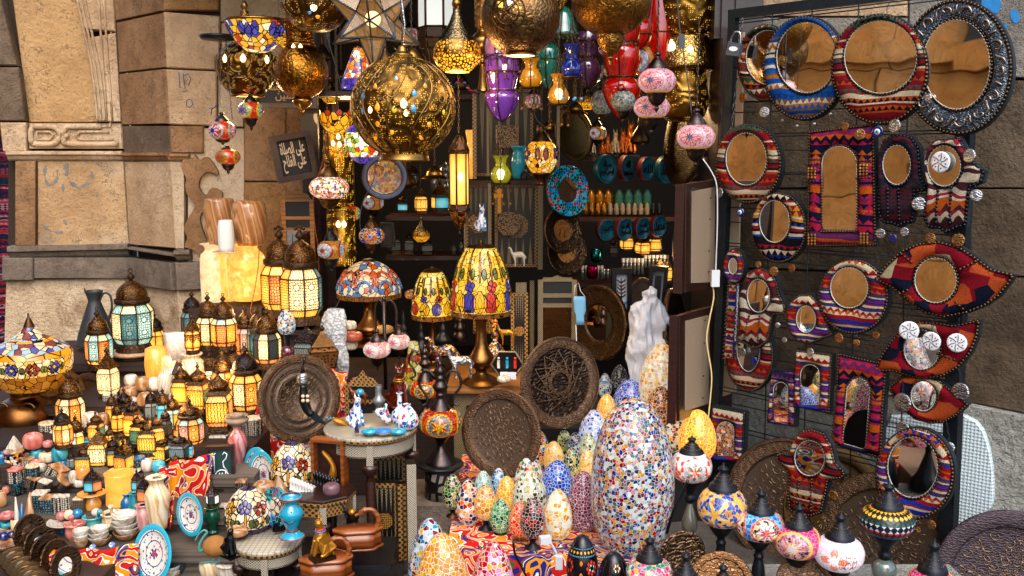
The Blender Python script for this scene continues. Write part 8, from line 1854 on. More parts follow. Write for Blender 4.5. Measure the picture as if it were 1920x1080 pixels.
def tiff(label,x,ytop,ybot,R,Y,yb,m,prof,bits=(),shm=None,stem=True,fin=14):
 p=W(x,ybot,Y);s=S(p);zb=W(x,yb,Y).z;H0=(p.z-zb)/s;h=ybot-ytop;r=thing('stained_glass_lamp',label,'table lamp',(p.x,p.y,zb),0,'stained glass table lamps')
 pr=[(a*R,b*h+H0)for a,b in prof];lath('glass_shade',r,pr,s,m,44,2);lath('cap',r,[(0,pr[-1][1]+fin),(4,pr[-1][1]+fin-2),(5,pr[-1][1]+5),(pr[-1][0]*.9,pr[-1][1]+3),(pr[-1][0]*1.12,pr[-1][1]-1)],s,m_brassd,24,1)
 if shm:lath('lower_border',r,[(pr[0][0]*1.0,pr[0][1]-9),(pr[0][0],pr[0][1])],s,shm,44,0)
 if stem:k=R/57;lath('stem',r,[(5,H0+10),(6,H0-6),(16*k,H0-14),(10*k,H0-24),(11*k,H0*.55),(18*k,H0*.42),(26*k,H0*.32),(24*k,H0*.24),(12*k,H0*.18),(12*k,H0*.12),(30*k,6),(38*k,0)],s,metalm('antique gilt brass','9c7040','38230f',.3,30,.5,'noise')if 'antique gilt brass' not in bpy.data.materials else bpy.data.materials['antique gilt brass'],26,2)
 for mm,a,b0,b1,w_ in bits:petal(r,pr[::-1],s,a,H0+b0,H0+b1,w_,mm)
 return r
yel=leaded('warm yellow lampshade glass','f4c030 f8d050 f0b828 f8dc80 f4c840',34,.8,gw=.035);brn=leaded('brown ripple glass','6c3c14 80481c',40,.3)
lrd=leaded('scarlet tulip glass','c81018 d81820',14,.75,gw=.02);lbl=leaded('royal blue tulip glass','1830a8 2038b8',14,.6,gw=.02);lyl=leaded('yellow tulip glass','f0b010 f8c020',14,.9,gw=.02);lgn=leaded('leaf green glass','4c6820 587830',14,.45,gw=.02);lor=leaded('orange vine glass','c87818 d08820',14,.7,gw=.02)
BP=[(1,0),(.99,.15),(.95,.38),(.88,.58),(.74,.78),(.58,.92),(.44,1)]
def flora(n,sc,seed):
 random.seed(seed);out=[]
 for k in range(n):
  a=-84+168*k/(n-1);m_=(lyl,lrd,lyl,lbl)[k%4]
  out+=[(m_,a-5,3,36*sc,9*sc),(m_,a+5,3,36*sc,9*sc),(m_,a,2,42*sc,8*sc)]
 for k in range(7):
  a=-75+25*k;out+=[(lor,a,56*sc,112*sc,1.8*sc),(lgn,a+9,62*sc,82*sc,4.6*sc)]
 for k in range(4):
  a=-64+44*k;m_=(lrd,lbl)[k%2]
  for j in range(4):b=j*1.57+.4;out.append((m_,a+6*math.cos(b),(50+6*math.sin(b)-5)*sc,(50+6*math.sin(b)+5)*sc,4.4*sc))
 return out
r=tiff('largest yellow stained glass lamp with red and blue tulips, on a gilt brass foot',902,462,580,57,4.05,716,yel,BP,flora(9,1.0,1),brn);mb=MB();mb.sphere((0,-.1,(716-540)*S(W(902,580,4.05))),.01,8,0,None,(1,1,2.6));mb.build('bulb',m_glow,r)
tiff('smaller yellow bell shaped stained glass lamp with red and blue tulips',811,508,588,39,4.3,690,yel,BP,flora(6,.64,2),brn,fin=10)
dome=leaded('cream dome lampshade glass','f4d8b0 f8e4c8 f0cc98 c84818 f4dcb8 2878b0 f8e0bc',34,.55,gw=.05)
r=tiff('dome shaped stained glass lamp with red and blue ribbons, leftmost of the table shades',692,489,548,60,4.45,645,dome,[(1,0),(.97,.22),(.85,.5),(.66,.74),(.42,.92),(.2,1)],(),brn,fin=6)
s=S(W(692,548,4.45));H0=(W(692,548,4.45).z-W(692,645,4.45).z)/s;lorr=leaded('vermilion ribbon glass','d04818 e05820',30,.5);lcy=leaded('azure ribbon glass','1c78b8 2888c8',30,.5);mb=MB()
for k in range(5):
 a0=math.radians(-80+k*40)-PI/2
 for mi,rad_,hh in((0,.30,26),(1,.22,14)):
  P=[]
  for i in range(12):
   t=i/11*4.4-.6;a=a0+math.cos(t)*rad_;z=H0+hh+math.sin(t)*(16-mi*4);rr=(60*(1-max(0,(z-H0)/59)**2*.62))+.6;P.append((math.cos(a)*rr*s,math.sin(a)*rr*s,z*s))
  mb.tube(P,3.2*s,4,mi)
mb.build('ribbon_glass',[lorr,lcy],r)
shade('red and yellow green stained glass cone standing behind the smaller ewer lamp',leaded('red olive glass','b82018 a8a030 c8c060 8c1c18 d8d8a0',40,.35),[(8,44),(14,10),(20,-30),(22,-44)],776,684,4.0)
p=W(951,712,3.95);s=S(p);r=thing('hexagonal_picture','hexagonal inlaid frame with small painted figures and a white card, beside the brass lamp foot','frame',p,-.05);hx=[(math.cos(k*PI/3)*30*s,(30+math.sin(k*PI/3)*27)*s)for k in range(6)]
mb=MB();mb.prism(hx,.012);mb.build('panel',m_blk,r);mb=MB();mb.tube([(x,-.003,z)for x,z in hx],2.4*s,4,closed=True);mb.build('border',m_in2,r);mb=MB()
for x_,c_ in((-16,0),(0,1),(15,2)):mb.box((x_*s,-.002,30*s),(5*s,.004,16*s),c_);mb.sphere((x_*s,-.003,41*s),3*s,6,c_)
mb.build('painted_figures',[on_w,turq,m_v],r);mb=MB();mb.box((2*s,-.012,9*s),(30*s,.002,14*s));mb.build('white_card',m_white,r)
blob('scarab_stone','pale carved scarab stone on the dresser edge','ornament',945,716,26,11,on_w,3.85,group=None)
turned('ceramic_jar','slim necked flower painted ceramic bottle between brass lamp and hexagonal frame','jar',928,690,[(0,0),(14,2),(20,24),(14,40),(5,52),(7,60),(5,70),(6,92),(9,96),(5,95)],pc,Y=4.25)
m_mash=lattice('turned lattice','0a0706','4c2f18',200,.3,rnd=0,metal=0)
def mash(label,x0,y0,x1,y1,Y,rz,wins,top=0,mirror=None,m=None,name='lattice_screen',cat='wooden screen',gm=None):
 a,b=W(x0,y1,Y),W(x1,y1,Y);s=S(a);w_,h_=(x1-x0),(y1-y0);r=thing(name,label,cat,(a+b)/2,rz,gm);fm=m or m_in3;mb=MB();bw=w_*.13
 xs=[-w_/2+bw/2,w_/2-bw/2]
 for x_ in xs:mb.box(Vector((x_,0,(h_-top)/2))*s,Vector((bw,bw,h_-top))*s)
 for f in wins:
  mb.box(Vector((0,0,f[0]*h_))*s,Vector((w_-2*bw,bw*.9,bw*.8))*s)
 if top:
  mb.prism([(x_*s,z_*s)for x_,z_ in((-w_*.42,h_-top),(w_*.42,h_-top),(w_*.3,h_-top*.6),(w_*.12,h_-top*.45),(0,h_),(-w_*.12,h_-top*.45),(-w_*.3,h_-top*.6))],bw*.5*s)
 mb.build('frame',fm,r)
 for i in range(len(wins)-1):
  z0,z1=wins[i][0]*h_+bw*.4,wins[i+1][0]*h_-bw*.4;k=wins[i][1];mb=MB();mb.box(Vector((0,bw*.1,(z0+z1)/2))*s,Vector((w_-2*bw-.5,3,z1-z0))*s);mb.build({'l':'lattice','m':'mirror_glass','p':'panel'}[k],{'l':m_mash,'m':m_mir,'p':m_walnut}[k],r)
 return r
mash('gilded lattice frame with arched crest standing against the pier',534,350,594,560,4.85,0,[(.0,'p'),(.06,'m'),(.62,'l'),(.72,'l'),(.88,'l')],26,m=m_oak);mash('inlaid lattice chair back with a dark mirror pane in the shop centre',1008,515,1080,700,4.35,0,[(.03,'p'),(.14,'m'),(.70,'l'),(.80,'l'),(.96,'l')],8,m=m_in2,gm='inlaid lattice chairs')
r=mash('small inlaid lattice chair with an arched crest behind the round table',648,692,716,822,3.75,-.1,[(.30,'l'),(.55,'l'),(.80,'l')],26,m=m_in3,gm='inlaid lattice chairs',name='lattice_chair',cat='chair')
m_shelf=wood('dark red shelf wood','2a120c','4c2418',10,.5,.1);DIM={}
def shelf(label,x0,x1,y,Y):a,b=W(x0,y,Y),W(x1,y,Y);mb=MB();mb.box((0,0,-.013),(b.x-a.x,.3,.024));o=mb.build('shelf',m_shelf);o.location=((a.x+b.x)/2,Y+.1,a.z);tag(o,label,'shelf')
shelf('upper shelf with cat statuettes at the right of the shop',1085,1300,294,5.7);shelf('middle shelf with canopic jars',1080,1280,406,5.7);shelf('lower shelf with perfume bottles',1075,1240,528,5.5);shelf('glass edged shelf at the left with unlit lanterns',725,880,404,5.3);shelf('dark shelf behind the boards under the blue vase',870,1030,338,5.2);shelf('lower left shelf with dim perfume burners',725,880,478,5.4);shelf('high shelf behind the violet lamp',610,900,178,5.4);shelf('left wall shelf above the lotus bowl',590,700,172,4.9)
m_sil2=plain('grey metal figure','8c8478',.4,.6);m_cpr=plain('copper figure','a85c2c',.3,.8)
for k,(x,h,m_)in enumerate(((1110,32,m_sil2),(1128,24,m_cpr),(1138,34,m_cpr),(1152,42,m_sil2),(1166,44,m_cpr),(1180,58,m_cpr))):cat('%s sitting cat statuette, %s on the upper shelf'%('grey' if m_ is m_sil2 else 'copper',['first from the left','second from the left','third from the left','fourth from the left','fifth from the left','tallest and last'][k]),x,290,h,5.6,m_,.4)
F4={}
for l,c_,n in[('ا',0xFE8D,2),('ب',0xFE8F,4),('ة',0xFE93,2),('ت',0xFE95,4),('ح',0xFEA1,4),('خ',0xFEA5,4),('د',0xFEA9,2),('ر',0xFEAD,2),('س',0xFEB1,4),('ص',0xFEB9,4),('ع',0xFEC9,4),('ف',0xFED1,4),('ل',0xFEDD,4),('م',0xFEE1,4),('ن',0xFEE5,4),('ه',0xFEE9,4),('و',0xFEED,2),('ى',0xFEEF,2),('ي',0xFEF1,4)]:F4[l]=(c_,n)
def arab(t):
 out=''
 for w_ in t.split(' '):
  o=[]
  for i,ch in enumerate(w_):
   c_,n=F4[ch];pj=i>0 and F4[w_[i-1]][1]==4;nj=i<len(w_)-1 and n==4;o.append(chr(c_+(3 if pj and nj else 2 if nj else 1 if pj else 0)))
  out=''.join(o[::-1])+(' '+out if out else '')
 return out
def text(t,parent,M,h,w_,m,ex=.0015,name='calligraphy',bold=.012):
 c=bpy.data.curves.new('t','FONT');c.body=t;c.align_x='CENTER';c.align_y='CENTER';c.extrude=.02;c.offset=bold;c.resolution_u=3;c.space_line=.8;o=bpy.data.objects.new('t',c);COL.objects.link(o);bpy.context.view_layer.update();d=o.dimensions.copy()
 me=bpy.data.meshes.new_from_object(o);bb=[Vector(v.co)for v in me.vertices];cx=(min(v.x for v in bb)+max(v.x for v in bb))/2;cy=(min(v.y for v in bb)+max(v.y for v in bb))/2;sx=w_/max(d.x,.01);sy=h/max(d.y,.01)
 for v in me.vertices:v.co=((v.co.x-cx)*sx,-v.co.z*ex/.02,(v.co.y-cy)*sy)
 me.materials.clear();me.materials.append(m);bpy.data.objects.remove(o);bpy.data.curves.remove(c);o=bpy.data.objects.new(name,me);COL.objects.link(o);o.parent=parent;o.matrix_local=M;return o
m_tq=plain('dark turquoise disc','0c5c6c',.4,noise=.3);m_ink=plain('black ink relief','04080c',.4);m_rd=plain('dark red disc edge','6c1c28',.5)
def disc(label,x,y,rx,ry,Y,t,side=1,edge=None):
 p=W(x,y,Y);s=S(p);R=ry*s;M=Matrix.Translation(p)@Matrix.Rotation(side*math.acos(min(1,rx/ry)),4,'Z');r=thing('calligraphy_disc',label,'plaque',p,0,'turquoise calligraphy discs',M);L=Matrix.Rotation(PI/2,4,'X');mb=MB();mb.lathe([(0,.008),(.86*R,.008),(.9*R,.012),(R,.01)],36,0,M=L);mb.build('disc',m_tq,r);mb=MB();mb.lathe([(R,.01),(R*1.01,-.02),(0,-.02)],36,0,M=L);mb.build('edge',edge or m_rd,r);mb=MB();mb.tube([(math.cos(a)*R*.88,-.013,math.sin(a)*R*.88)for a in[2*PI*k/32 for k in range(32)]],R*.02,4,closed=True);mb.build('ring',m_ink,r)
 text(t,r,Matrix.Translation((0,-.0105,0)),R*(1.15 if '\n' in t else .8),R*1.35,m_ink)
DL=('nearest','dim')
disc('bright turquoise calligraphy disc with four words, left of the upper row',1136,317,20,27,5.0,arab('بسم الله')+'\n'+arab('الرحمن الرحيم'),1,m_tq);disc('second disc in the upper row, narrow and dim',1175,315,14,24,5.2,arab('الله')+'\n'+arab('محمد'));disc('third disc in the upper row with one tall word',1213,316,15,22,5.2,arab('الله'));disc('dark last disc in the upper row',1249,318,19,26,5.0,arab('محمد'),1,m_tq)
disc('red edged disc with a slanting word, left of the lower row',1136,431,17,20,5.0,arab('صبر'));disc('red edged disc with two lines, second in the lower row',1170,430,16,21,5.0,arab('الله مع')+'\n'+arab('الصابرين'));disc('third disc in the lower row with two lines',1204,428,15,20,5.05,arab('الله مع')+'\n'+arab('الصابرين'));disc('darkest disc at the right of the lower row',1235,424,15,20,5.1,arab('محمد'))
CJ='jars in a row on the middle shelf';random.seed(5);m_vd=plain('verdigris jar','2c6c60',.5);m_st=plain('pale stone jar','9c8c74',.6)
for k in range(13):
 m_,nm=((m_goldp,'golden'),(m_st,'pale stone'),(m_blk,'dark'))[0 if k<4 else 1 if k<11 else 2];turned('canopic_jar','small %s canopic jar, number %s from the left, front row of middle shelf'%(nm,['one','two','three','four','five','six','seven','eight','nine','ten','eleven','twelve','thirteen'][k]),'jar',1098+k*11.5,402,[(0,0),(4,0),(5,11),(3.6,13),(4,17),(2,21),(0,22)],m_,Y=5.55,group=CJ,seg=10,sm=1)
for k in range(7):turned('canopic_jar','larger %s head lidded jar, %s in the back row of the middle shelf'%('golden' if k<3 else 'green',['first','second','third','fourth','fifth','sixth','seventh'][k]),'jar',1108+k*(16 if k<3 else 17.5),390,[(0,0),(7,0),(9,14),(8,18),(9,22),(5,30),(3,34),(0,35)],m_goldp if k<3 else m_vd,Y=5.75,group=CJ,seg=12,sm=1)
cl_=glassy('clear bottle glass','6c7478',.03);m_cw=plain('white bottle cap','c0c8d0',.5)
for k in range(24):
 g_=k//6;x=1092+(k%6)*7.2+(0,76,40,118)[g_];yb=(524,514,522,502)[g_];h=(26,30,18,24)[g_];o=turned('perfume_bottle','%s small clear perfume bottle of the %s group'%(['first','second','third','fourth','fifth','sixth'][k%6],['left white capped','middle white capped','low silver capped','right wide'][g_]),'bottle',x,yb,[(0,0),(3,0),(3,h*.75),(2,h*.78)],cl_,Y=5.4,group='clear perfume bottles on the lower shelf',seg=8,sm=0);lath('cap',o,[(3,h*.74),(3.2,h),(0,h)],S(o.location),m_cw if g_!=2 else m_silver,8,0)
for lb,x,y,cc in(('glossy pink heart shaped bottle on the lower shelf',1110,522,'c8185c'),('glossy teal heart shaped bottle above the pink one',1118,492,'28a0a8')):blob('heart_bottle',lb,'bottle',x,y,22,26,metalm(lb[:12],cc,'200818',.15,20,.3,'noise',worn=.2),5.3,group=None)
random.seed(9)
for k in range(16):
 x,y,w_,h_,m_=[(756,400,22,36,0),(790,400,26,54,1),(825,400,30,62,2),(770,350,34,44,3),(838,398,12,48,1),(740,476,22,46,3),(768,476,20,44,3),(800,476,24,34,3),(850,476,10,28,3),(865,470,8,26,3),(1175,470,24,40,1),(1205,478,26,40,1),(1228,474,24,44,1),(1236,524,22,44,1),(1252,530,14,50,1),(1150,480,18,34,3)][k]
 lantern(['unlit lantern with a teal arched pane','glowing tapered brass lantern','twin arched lantern half amber half teal','black pierced box lantern, high','slim glowing lantern','dim wire egg shaped burner','dim burner with a loop','dim round wire burner','tiny dark burner','tiny dark bottle burner','copper glinting lantern','wide copper glinting lantern','amber glinting lantern','bright amber honeycomb lantern','narrow bright amber lantern','dim silvery lantern'][k]+(' on the left interior shelves' if k<10 else ' among the perfume bottles at the right'),x,y,w_,h_,(('n','nB','n'),('y','y','y'),('n','yB','n'),('n','n','n'))[m_],4,'roof' if k%3 else 'onion',Y=5.25 if k<10 else 5.2,rot=-PI/4+.2*(k%3),group='lanterns inside the shop',dark=m_==3)
m_cyl=pierced('pierced golden cylinder','a87c30','ffc040',120,3,.3,region=.5,dark=.4)
r,s,c=hang('brass_cylinder_lamp','tall pierced brass cylinder lamp with glowing bands left of the largest globe','hanging lamp',636,320,4.6);lath('cylinder',r,[(28,76),(28,40),(30,38),(28,20),(28,-64),(26,-66)],s,m_cyl,32,0);gems(r,[(28,76),(28,-64)],s,[(a,h,5,m_glow)for a,h in((-10,50),(14,48),(40,46),(10,62))],'light_spot');upchain(r,s,0,76*s)
r,s,c=hang('brass_cylinder_lamp','lower pierced brass cylinder lamp with turquoise gems behind the amber fan globe','hanging lamp',640,445,4.7);lath('cylinder',r,[(26,52),(26,-24),(28,-26),(26,-52)],s,m_cyl,32,0);gems(r,[(27,52),(27,-52)],s,[(0,26,6,m_glow),(22,26,6,m_glow),(0,-4,4,m_blueg),(40,-4,4,m_yelg)]);upchain(r,s,0,52*s)
tray('golden painted plate with blue rim hanging behind the largest globe',721,332,43,43,4.9,mosaic('gilded painting','a87428 c89038 8c5c1c 4c6878 a83828 c8a060',60,'7c5420',0,.02),group=G_T,m2=plain('blue gold rim','3c4458',.4,.4,noise=.5));tray('large dim brass plate hanging right of the inlaid boards',1076,252,36,52,5.0,metalm('dim brushed brass','7c6038','201408',.3,90,.2,'noise'),group=G_T,side=1)
ringf('turquoise and red painted round mirror hanging in the shop centre',1064,358,40,48,4.6,1,True,m=ringt);ringf('dark engraved round mirror below the turquoise one',1054,432,36,44,4.65,1);ringf('dark engraved round mirror, lowest of three',1062,472,38,44,4.75,1);ringf('black oval mirror leaning beside the lattice chair',1124,605,48,72,4.4,-1,tilt=.05);ringf('black oval board edge behind the plastic bag',1262,620,30,80,4.3,1,False);tray('dim round dark plate behind the small framed textile',1205,556,26,36,5.0,m_copr,group=G_T)
tray('tall engraved brass plate beside the hardboard backed panel',1300,425,32,100,4.5,m_copg,group=G_T,side=-1,m2=m_copg);tray('large engraved dark brass plate behind the lowest pink globe',1290,250,40,100,4.6,metalm('dark chased brass','6c5230','1c1208',.35,60,.8,'scroll'),group=G_T,side=-1)
turned('ceramic_jar','turquoise ceramic jar with a blue brush stroke on the dark shelf','jar',972,336,[(0,0),(10,1),(13,16),(14,36),(10,52),(14,58),(14,62),(8,61)],turq,Y=5.0);cat('black lying cat beside the turquoise jar',984,338,30,4.95,m_blk,1.2,None,None,False);turned('onyx_vase','amber lit onyx vase behind the long lantern','vase',882,334,[(0,0),(8,2),(11,40),(6,62),(6,70),(9,88),(5,88)],on_lit3,Y=5.0,group=V)
p=W(936,375,4.9);s=S(p);mb=MB();mb.prism([(x*s,z*s)for x,z in((-3,-26),(4,-26),(2.5,6),(10,3),(10,12),(2.5,10),(5,18),(0,23),(-5,18),(-2.5,10),(-10,12),(-10,3),(-2.5,6))],.012,bev=.003);o=mb.build('ankh',m_goldp);o.location=p;tag(o,'golden ankh cross hanging on the backgammon board','ankh')
def pframe(label,x,y,w_,h_,Y,rz,rl,panel,t=None,tm=None,fm=None,bw=8,name='framed_calligraphy',cat='framed picture',dpt=.05):
 p=W(x,y,Y);s=S(p);M=Matrix.Translation(p)@Matrix.Rotation(rz,4,'Z')@Matrix.Rotation(rl,4,'Y');r=thing(name,label,cat,p,0,None,M);fm=fm or m_darkred;mb=MB();a,b=w_/2,h_/2
 for c_,d_ in(((0,b-bw/2),(w_,bw)),((0,-b+bw/2),(w_,bw)),((-a+bw/2,0),(bw,h_-2*bw)),((a-bw/2,0),(bw,h_-2*bw))):mb.box((c_[0]*s,0,c_[1]*s),(d_[0]*s,dpt,d_[1]*s))
 mb.build('frame',fm,r);mb=MB();mb.box((0,dpt*.2,0),((w_-2*bw)*s,.006,(h_-2*bw)*s));mb.build('panel',panel,r)
 if t:text(t,r,Matrix.Translation((0,dpt*.2-.0045,0)),(h_-2.8*bw)*s,(w_-2.8*bw)*s,tm or m_white)
 return r,s
m_navy=plain('navy black panel','0c1018',.6)
pframe('tilted dark wooden frame with two lines of white calligraphy on the pier',551,294,76,88,4.7,.35,-.17,m_navy,arab('على الصلاة')+'\n'+arab('على الفلاح'),plain('ivory lettering','d8c8b0',.5),bw=11);pframe('dark frame with golden calligraphy behind the round pot lamp',535,172,120,60,4.75,.1,0,m_navy,arab('ادخلوها بسلام')+'\n'+arab('امنين'),plain('tan lettering','b88c5c',.5),bw=9)
r,s=pframe('small black frame with a woven bird and plant design under the perfume shelf',1165,546,36,86,4.5,0,-.02,plain('white linen','b8bcc4',.8),fm=m_blk,bw=8,name='framed_textile');mb=MB()
mb.tube([(0,0,-18*s),(0,0,24*s)],.8*s,4)
for k in range(5):
 for e in(-1,1):mb.tube([(0,0,(-12+k*7)*s),(e*8*s,0,(-6+k*7)*s)],1.1*s,4,k%2)
mb.tube([((-9+k*3)*s,0,(-33+2*(k%2))*s)for k in range(7)],.8*s,4,2);mb.tube([((-9+k*3)*s,0,(30+4*(k%2))*s)for k in range(7)],.7*s,4)
for e in(-1,1):mb.tube([(e*2*s,0,-20*s),(e*5*s,0,-25*s),(e*9*s,0,-20*s)],1.6*s,5,2)
mb.build('woven_design',[m_ink,m_teak,m_bl2],r)
r,s=pframe('small black frame with a tall dark stroke like the figure 1, behind the plastic bag',1233,538,34,80,4.6,-.2,.06,plain('grey paper','7c8088',.8),fm=m_blk,bw=7,name='framed_print');text('1',r,Matrix.Translation((0,-.002,0)),44*s,12*s,m_ink)
pframe('square fretwork panel with angular golden script behind the navy star globe',727,440,26,46,4.75,0,0,lattice('angular golden fret','18100a','b08a50',60,.3,rnd=0,metal=0),fm=m_blk,bw=3,name='fretwork_picture')
m_hb=plain('speckled hardboard','a08c74',.85,noise=.2,scale=150)
for lb,pts in(('upper dark framed panel showing its hardboard back, left of the mirror stand',((1286,345),(1345,336),(1345,540),(1286,548))),('lower dark framed panel showing its hardboard back, above the orange eggs',((1274,592),(1335,575),(1335,765),(1274,790)))):
 a,b=W(pts[0][0],290,3.62),W(pts[1][0],290,4.02);pl=Plane(a,b);c=pl.hit(*pts[0]);r=thing('picture_board',lb,'framed panel',c,pl.rz,'two wooden panels hung back to front');q_=pl.poly(pts,c);mb=MB();mb.prism(q_,.022,bev=.003);mb.build('frame',m_walnut,r)
 cx=sum(k_[0]for k_ in q_)/4;cz=sum(k_[1]for k_ in q_)/4;mb=MB();mb.prism([(cx+(x-cx)*.72+.01,cz+(z-cz)*.86)for x,z in q_],.006,0,Matrix.Translation((0,-.004,0)));mb.build('hardboard_back',m_hb,r)
 mb=MB();x_=q_[0][0];mb.box((x_-.006,.02,(q_[0][1]+q_[3][1])/2),(.012,.036,abs(q_[0][1]-q_[3][1])));mb.build('moulded_side',m_darkred,r)
 mb=MB();[mb.sphere((cx+e*.0+(q_[1][0]-cx)*.42*(1 if e>0 else-1),-.006,cz+f*(q_[0][1]-cz)),.004,6)for e in(1,)for f in(-.7,-.3,.3,.7)];mb.build('screws',m_blk,r)
o=cable('white flex with inline switch hanging along the mirror stand post',[(1318,298),(1334,322),(1344,350),(1345,420),(1343,478),(1342,508)],3.5,.0025,m_wcable);mb=MB();mb.box((0,0,0),(.03,.02,.062));q_=mb.build('switch',m_wcable,o);q_.location=W(1341,522,3.49)-o.location
cable('twisted white and yellow cable falling from the switch',[(1337,538),(1338,560),(1330,600),(1325,640),(1334,700),(1332,745),(1326,800),(1322,840)],3.5,.003,plain('cream cable','d8c088',.5));cable('dark cables tangled behind the giant egg foot',[(1290,900),(1276,930),(1262,960),(1250,1000)],2.9,.005,m_blk);cable('black cable hanging over the printed cloth by the brown egg',[(962,1015),(966,1040),(980,1066),(990,1090)],2.8,.004,m_blk)
o=cable('white plug lead coiled in front of the glowing cream egg',[(1014,1006),(1030,1016),(1044,1040),(1050,1070)],2.78,.004,m_wcable);mb=MB();mb.box((0,0,0),(.035,.022,.022),rz=.3);q_=mb.build('switch',m_wcable,o);q_.location=W(1022,1012,2.77)-o.location;mb=MB();mb.box((0,0,0),(.022,.022,.04));q_=mb.build('plug',m_wcable,o);q_.location=W(1048,1054,2.76)-o.location
for lb,pts,Y in(('dark flex looping from the brass pot lamps over the shelves',[(600,-20),(612,60),(628,120),(640,170),(629,200)],4.2),('white flex above the egg shaped stained glass lamp',[(1018,236),(1008,226),(1002,210),(1008,180),(1012,60),(1010,-20)],4.45),('brown flex behind the confetti globe down the door jamb',[(612,250),(606,300),(588,360),(590,420),(597,470),(598,540)],4.4),('twisted flex pair rising to the dome shaded lamp',[(700,470),(676,430),(680,380),(700,340),(704,300)],4.5),('brown flex dropping over the lit yellow vase',[(486,462),(484,500),(478,540),(470,580),(472,590)],4.5),('flexes looping under the dome shade over the bubble wrapped bundle',[(642,552),(632,572),(626,584)],4.3)):cable(lb,pts,Y,.0022,m_teak if 'brown' in lb else m_cable)
def crumple(label,cat_,x,y,pts,Y,m,amp=.012,seed=1,name='plastic_bag',dp=.5):
 c=W(x,y,Y);s=S(c);random.seed(seed);mb=MB();n=84;rows=len(pts);vs_=[];from mathutils import noise as mn
 sm_=smooth_prof([(w_,h_)for w_,h_,o_ in pts],9);of=smooth_prof([(o_+500,h_)for w_,h_,o_ in pts],9)
 for(w_,h_),(o_,_)in zip(sm_,of):
  for k in range(n):
   a=2*PI*k/n;q_=Vector((math.cos(a)*w_*s+(o_-500)*s,math.sin(a)*w_*s*dp,h_*s));f=mn.ridged_multi_fractal(Vector((q_.x,q_.y,q_.z*.28+q_.x*.3))*17+Vector((seed,0,0)),.8,2.1,4,1.0,2.0)-.9;vs_.append(q_+Vector((math.cos(a),math.sin(a),.2))*f*amp)
 N_=len(sm_);fs=[(j*n+k,j*n+(k+1)%n,(j+1)*n+(k+1)%n,(j+1)*n+k)[::-1]for j in range(N_-1)for k in range(n)];mb.add(vs_,fs);mb.add([sum((vs_[k]for k in range(n)),Vector())/n]+vs_[:n],[(0,1+(k+1)%n,1+k)for k in range(n)][::1]);o=mb.build(name,m);o.location=c;return tag(o,label,cat_)
crumple('crumpled white plastic bag knotted to a point, hanging over the cream egg','plastic bag',1215,640,[(1,104,4),(12,84,2),(26,60,-2),(34,36,0),(30,12,-2),(38,-10,2),(36,-40,2),(32,-74,4),(24,-96,6)],4.15,plain('white polythene','c8ccd4',.35,noise=.06,scale=8,bump=.6),.022)
bw_=(lambda t:t.pbsdf(t.mix(t.voro(t.co(),80).outputs[0],C('d8dce0'),C('8c9498')),.15,0,bump=t.voro(t.co(),80).outputs[0],bs=.9,bd=.006,coat=.5))(NT('wrapped bubble film'))
crumple('bundle wrapped in shiny bubble film beside the funnel shaped lantern','wrapped bundle',628,640,[(14,62,4),(20,48,0),(22,20,-2),(18,-8,0),(20,-34,4),(14,-56,10),(6,-72,16)],4.15,bw_,.010,5,'bubble_wrapped_bundle');crumple('clear plastic wrapped parcel on the left interior shelf','wrapped parcel',838,350,[(10,46,4),(24,30,0),(30,8,0),(30,-14,2),(20,-20,0)],5.4,glassy('crinkled cellophane','5c5850',.05),.012,7,'wrapped_parcel')
p=W(1086,575,4.25);s=S(p);r=thing('face_mask','pale blue surgical face mask hanging by its loops on the lattice chair','face mask',p);mb=MB();vs_=[];
for j in range(7):
 for i in range(5):vs_.append(((-11+i*5.5+j*.5)*s*(1 if j<4 else .7),(.6*math.sin(j*2.6))*s-.01,(20-j*9)*s))
mb.add(vs_,[(j*5+i,(j+1)*5+i,(j+1)*5+i+1,j*5+i+1)for j in range(6)for i in range(4)]);o=mb.build('cloth',plain('blue mask cloth','6ca8cc',.8,noise=.1),r);md=o.modifiers.new('t','SOLIDIFY');md.thickness=.002;mb=MB();mb.tube([Vector(q_)*s for q_ in((-10,0,20),(-8,0,40),(-2,0,46),(2,0,30),(10,0,20))],.8*s,4);mb.tube([Vector(q_)*s for q_ in((-6,0,-34),(-4,0,-70),(0,0,-90))],.8*s,4);mb.build('ear_loop',m_white,r)
for a in(('round bone bowl on the bench beside the dome shade lamp',776,560,34,16,on_b,4.6),('white ceramic bowl with a blue line under the dome shade',656,618,26,16,on_w,4.3),('terracotta red bowl below the ceramic bowl',662,640,36,18,plain('terracotta glaze','9c4c38',.3),4.2),('white pot holding the red bowl',656,655,30,22,on_w,4.22),('coiled straw dish behind the globes',720,625,36,14,plain('straw','a07840',.7),4.35)):blob('dish',a[0],'bowl',a[1],a[2],a[3],a[4],a[5],a[6],True,group=None)
turned('copper_pot','small dark metal pot stack in the gloom left of the brass lamp foot','pot',862,640,[(0,0),(12,0),(14,12),(10,20),(12,24),(8,36),(9,44),(0,46)],m_cap,Y=4.4)
for k,(x,y,h)in enumerate(((757,640,60),(790,655,52),(830,640,70))):turned('dark_finial','black turned lamp finial poking up behind the globes, %s of three'%['left','middle','right'][k],'lamp part',x,y,[(0,0),(14,0),(12,8),(6,18),(7,24),(3,34),(4,40),(0,h)],m_capb,Y=4.25,group='black turned finials')
for k,(x0,x1,y0,y1,z_)in enumerate(((680,850,3.3,3.9,.12),(640,835,2.75,3.28,.06))):
 a,b=W(x0,1000,3.3).x,W(x1,1000,3.3).x;mb=MB();mb.box((0,0,z_/2),(b-a,y1-y0,z_));o=mb.build('stone_step',m_plinth);o.location=((a+b)/2,(y0+y1)/2,0);tag(o,['upper worn grey stone step before the shop','lower worn grey stone step before the shop'][k],'step')
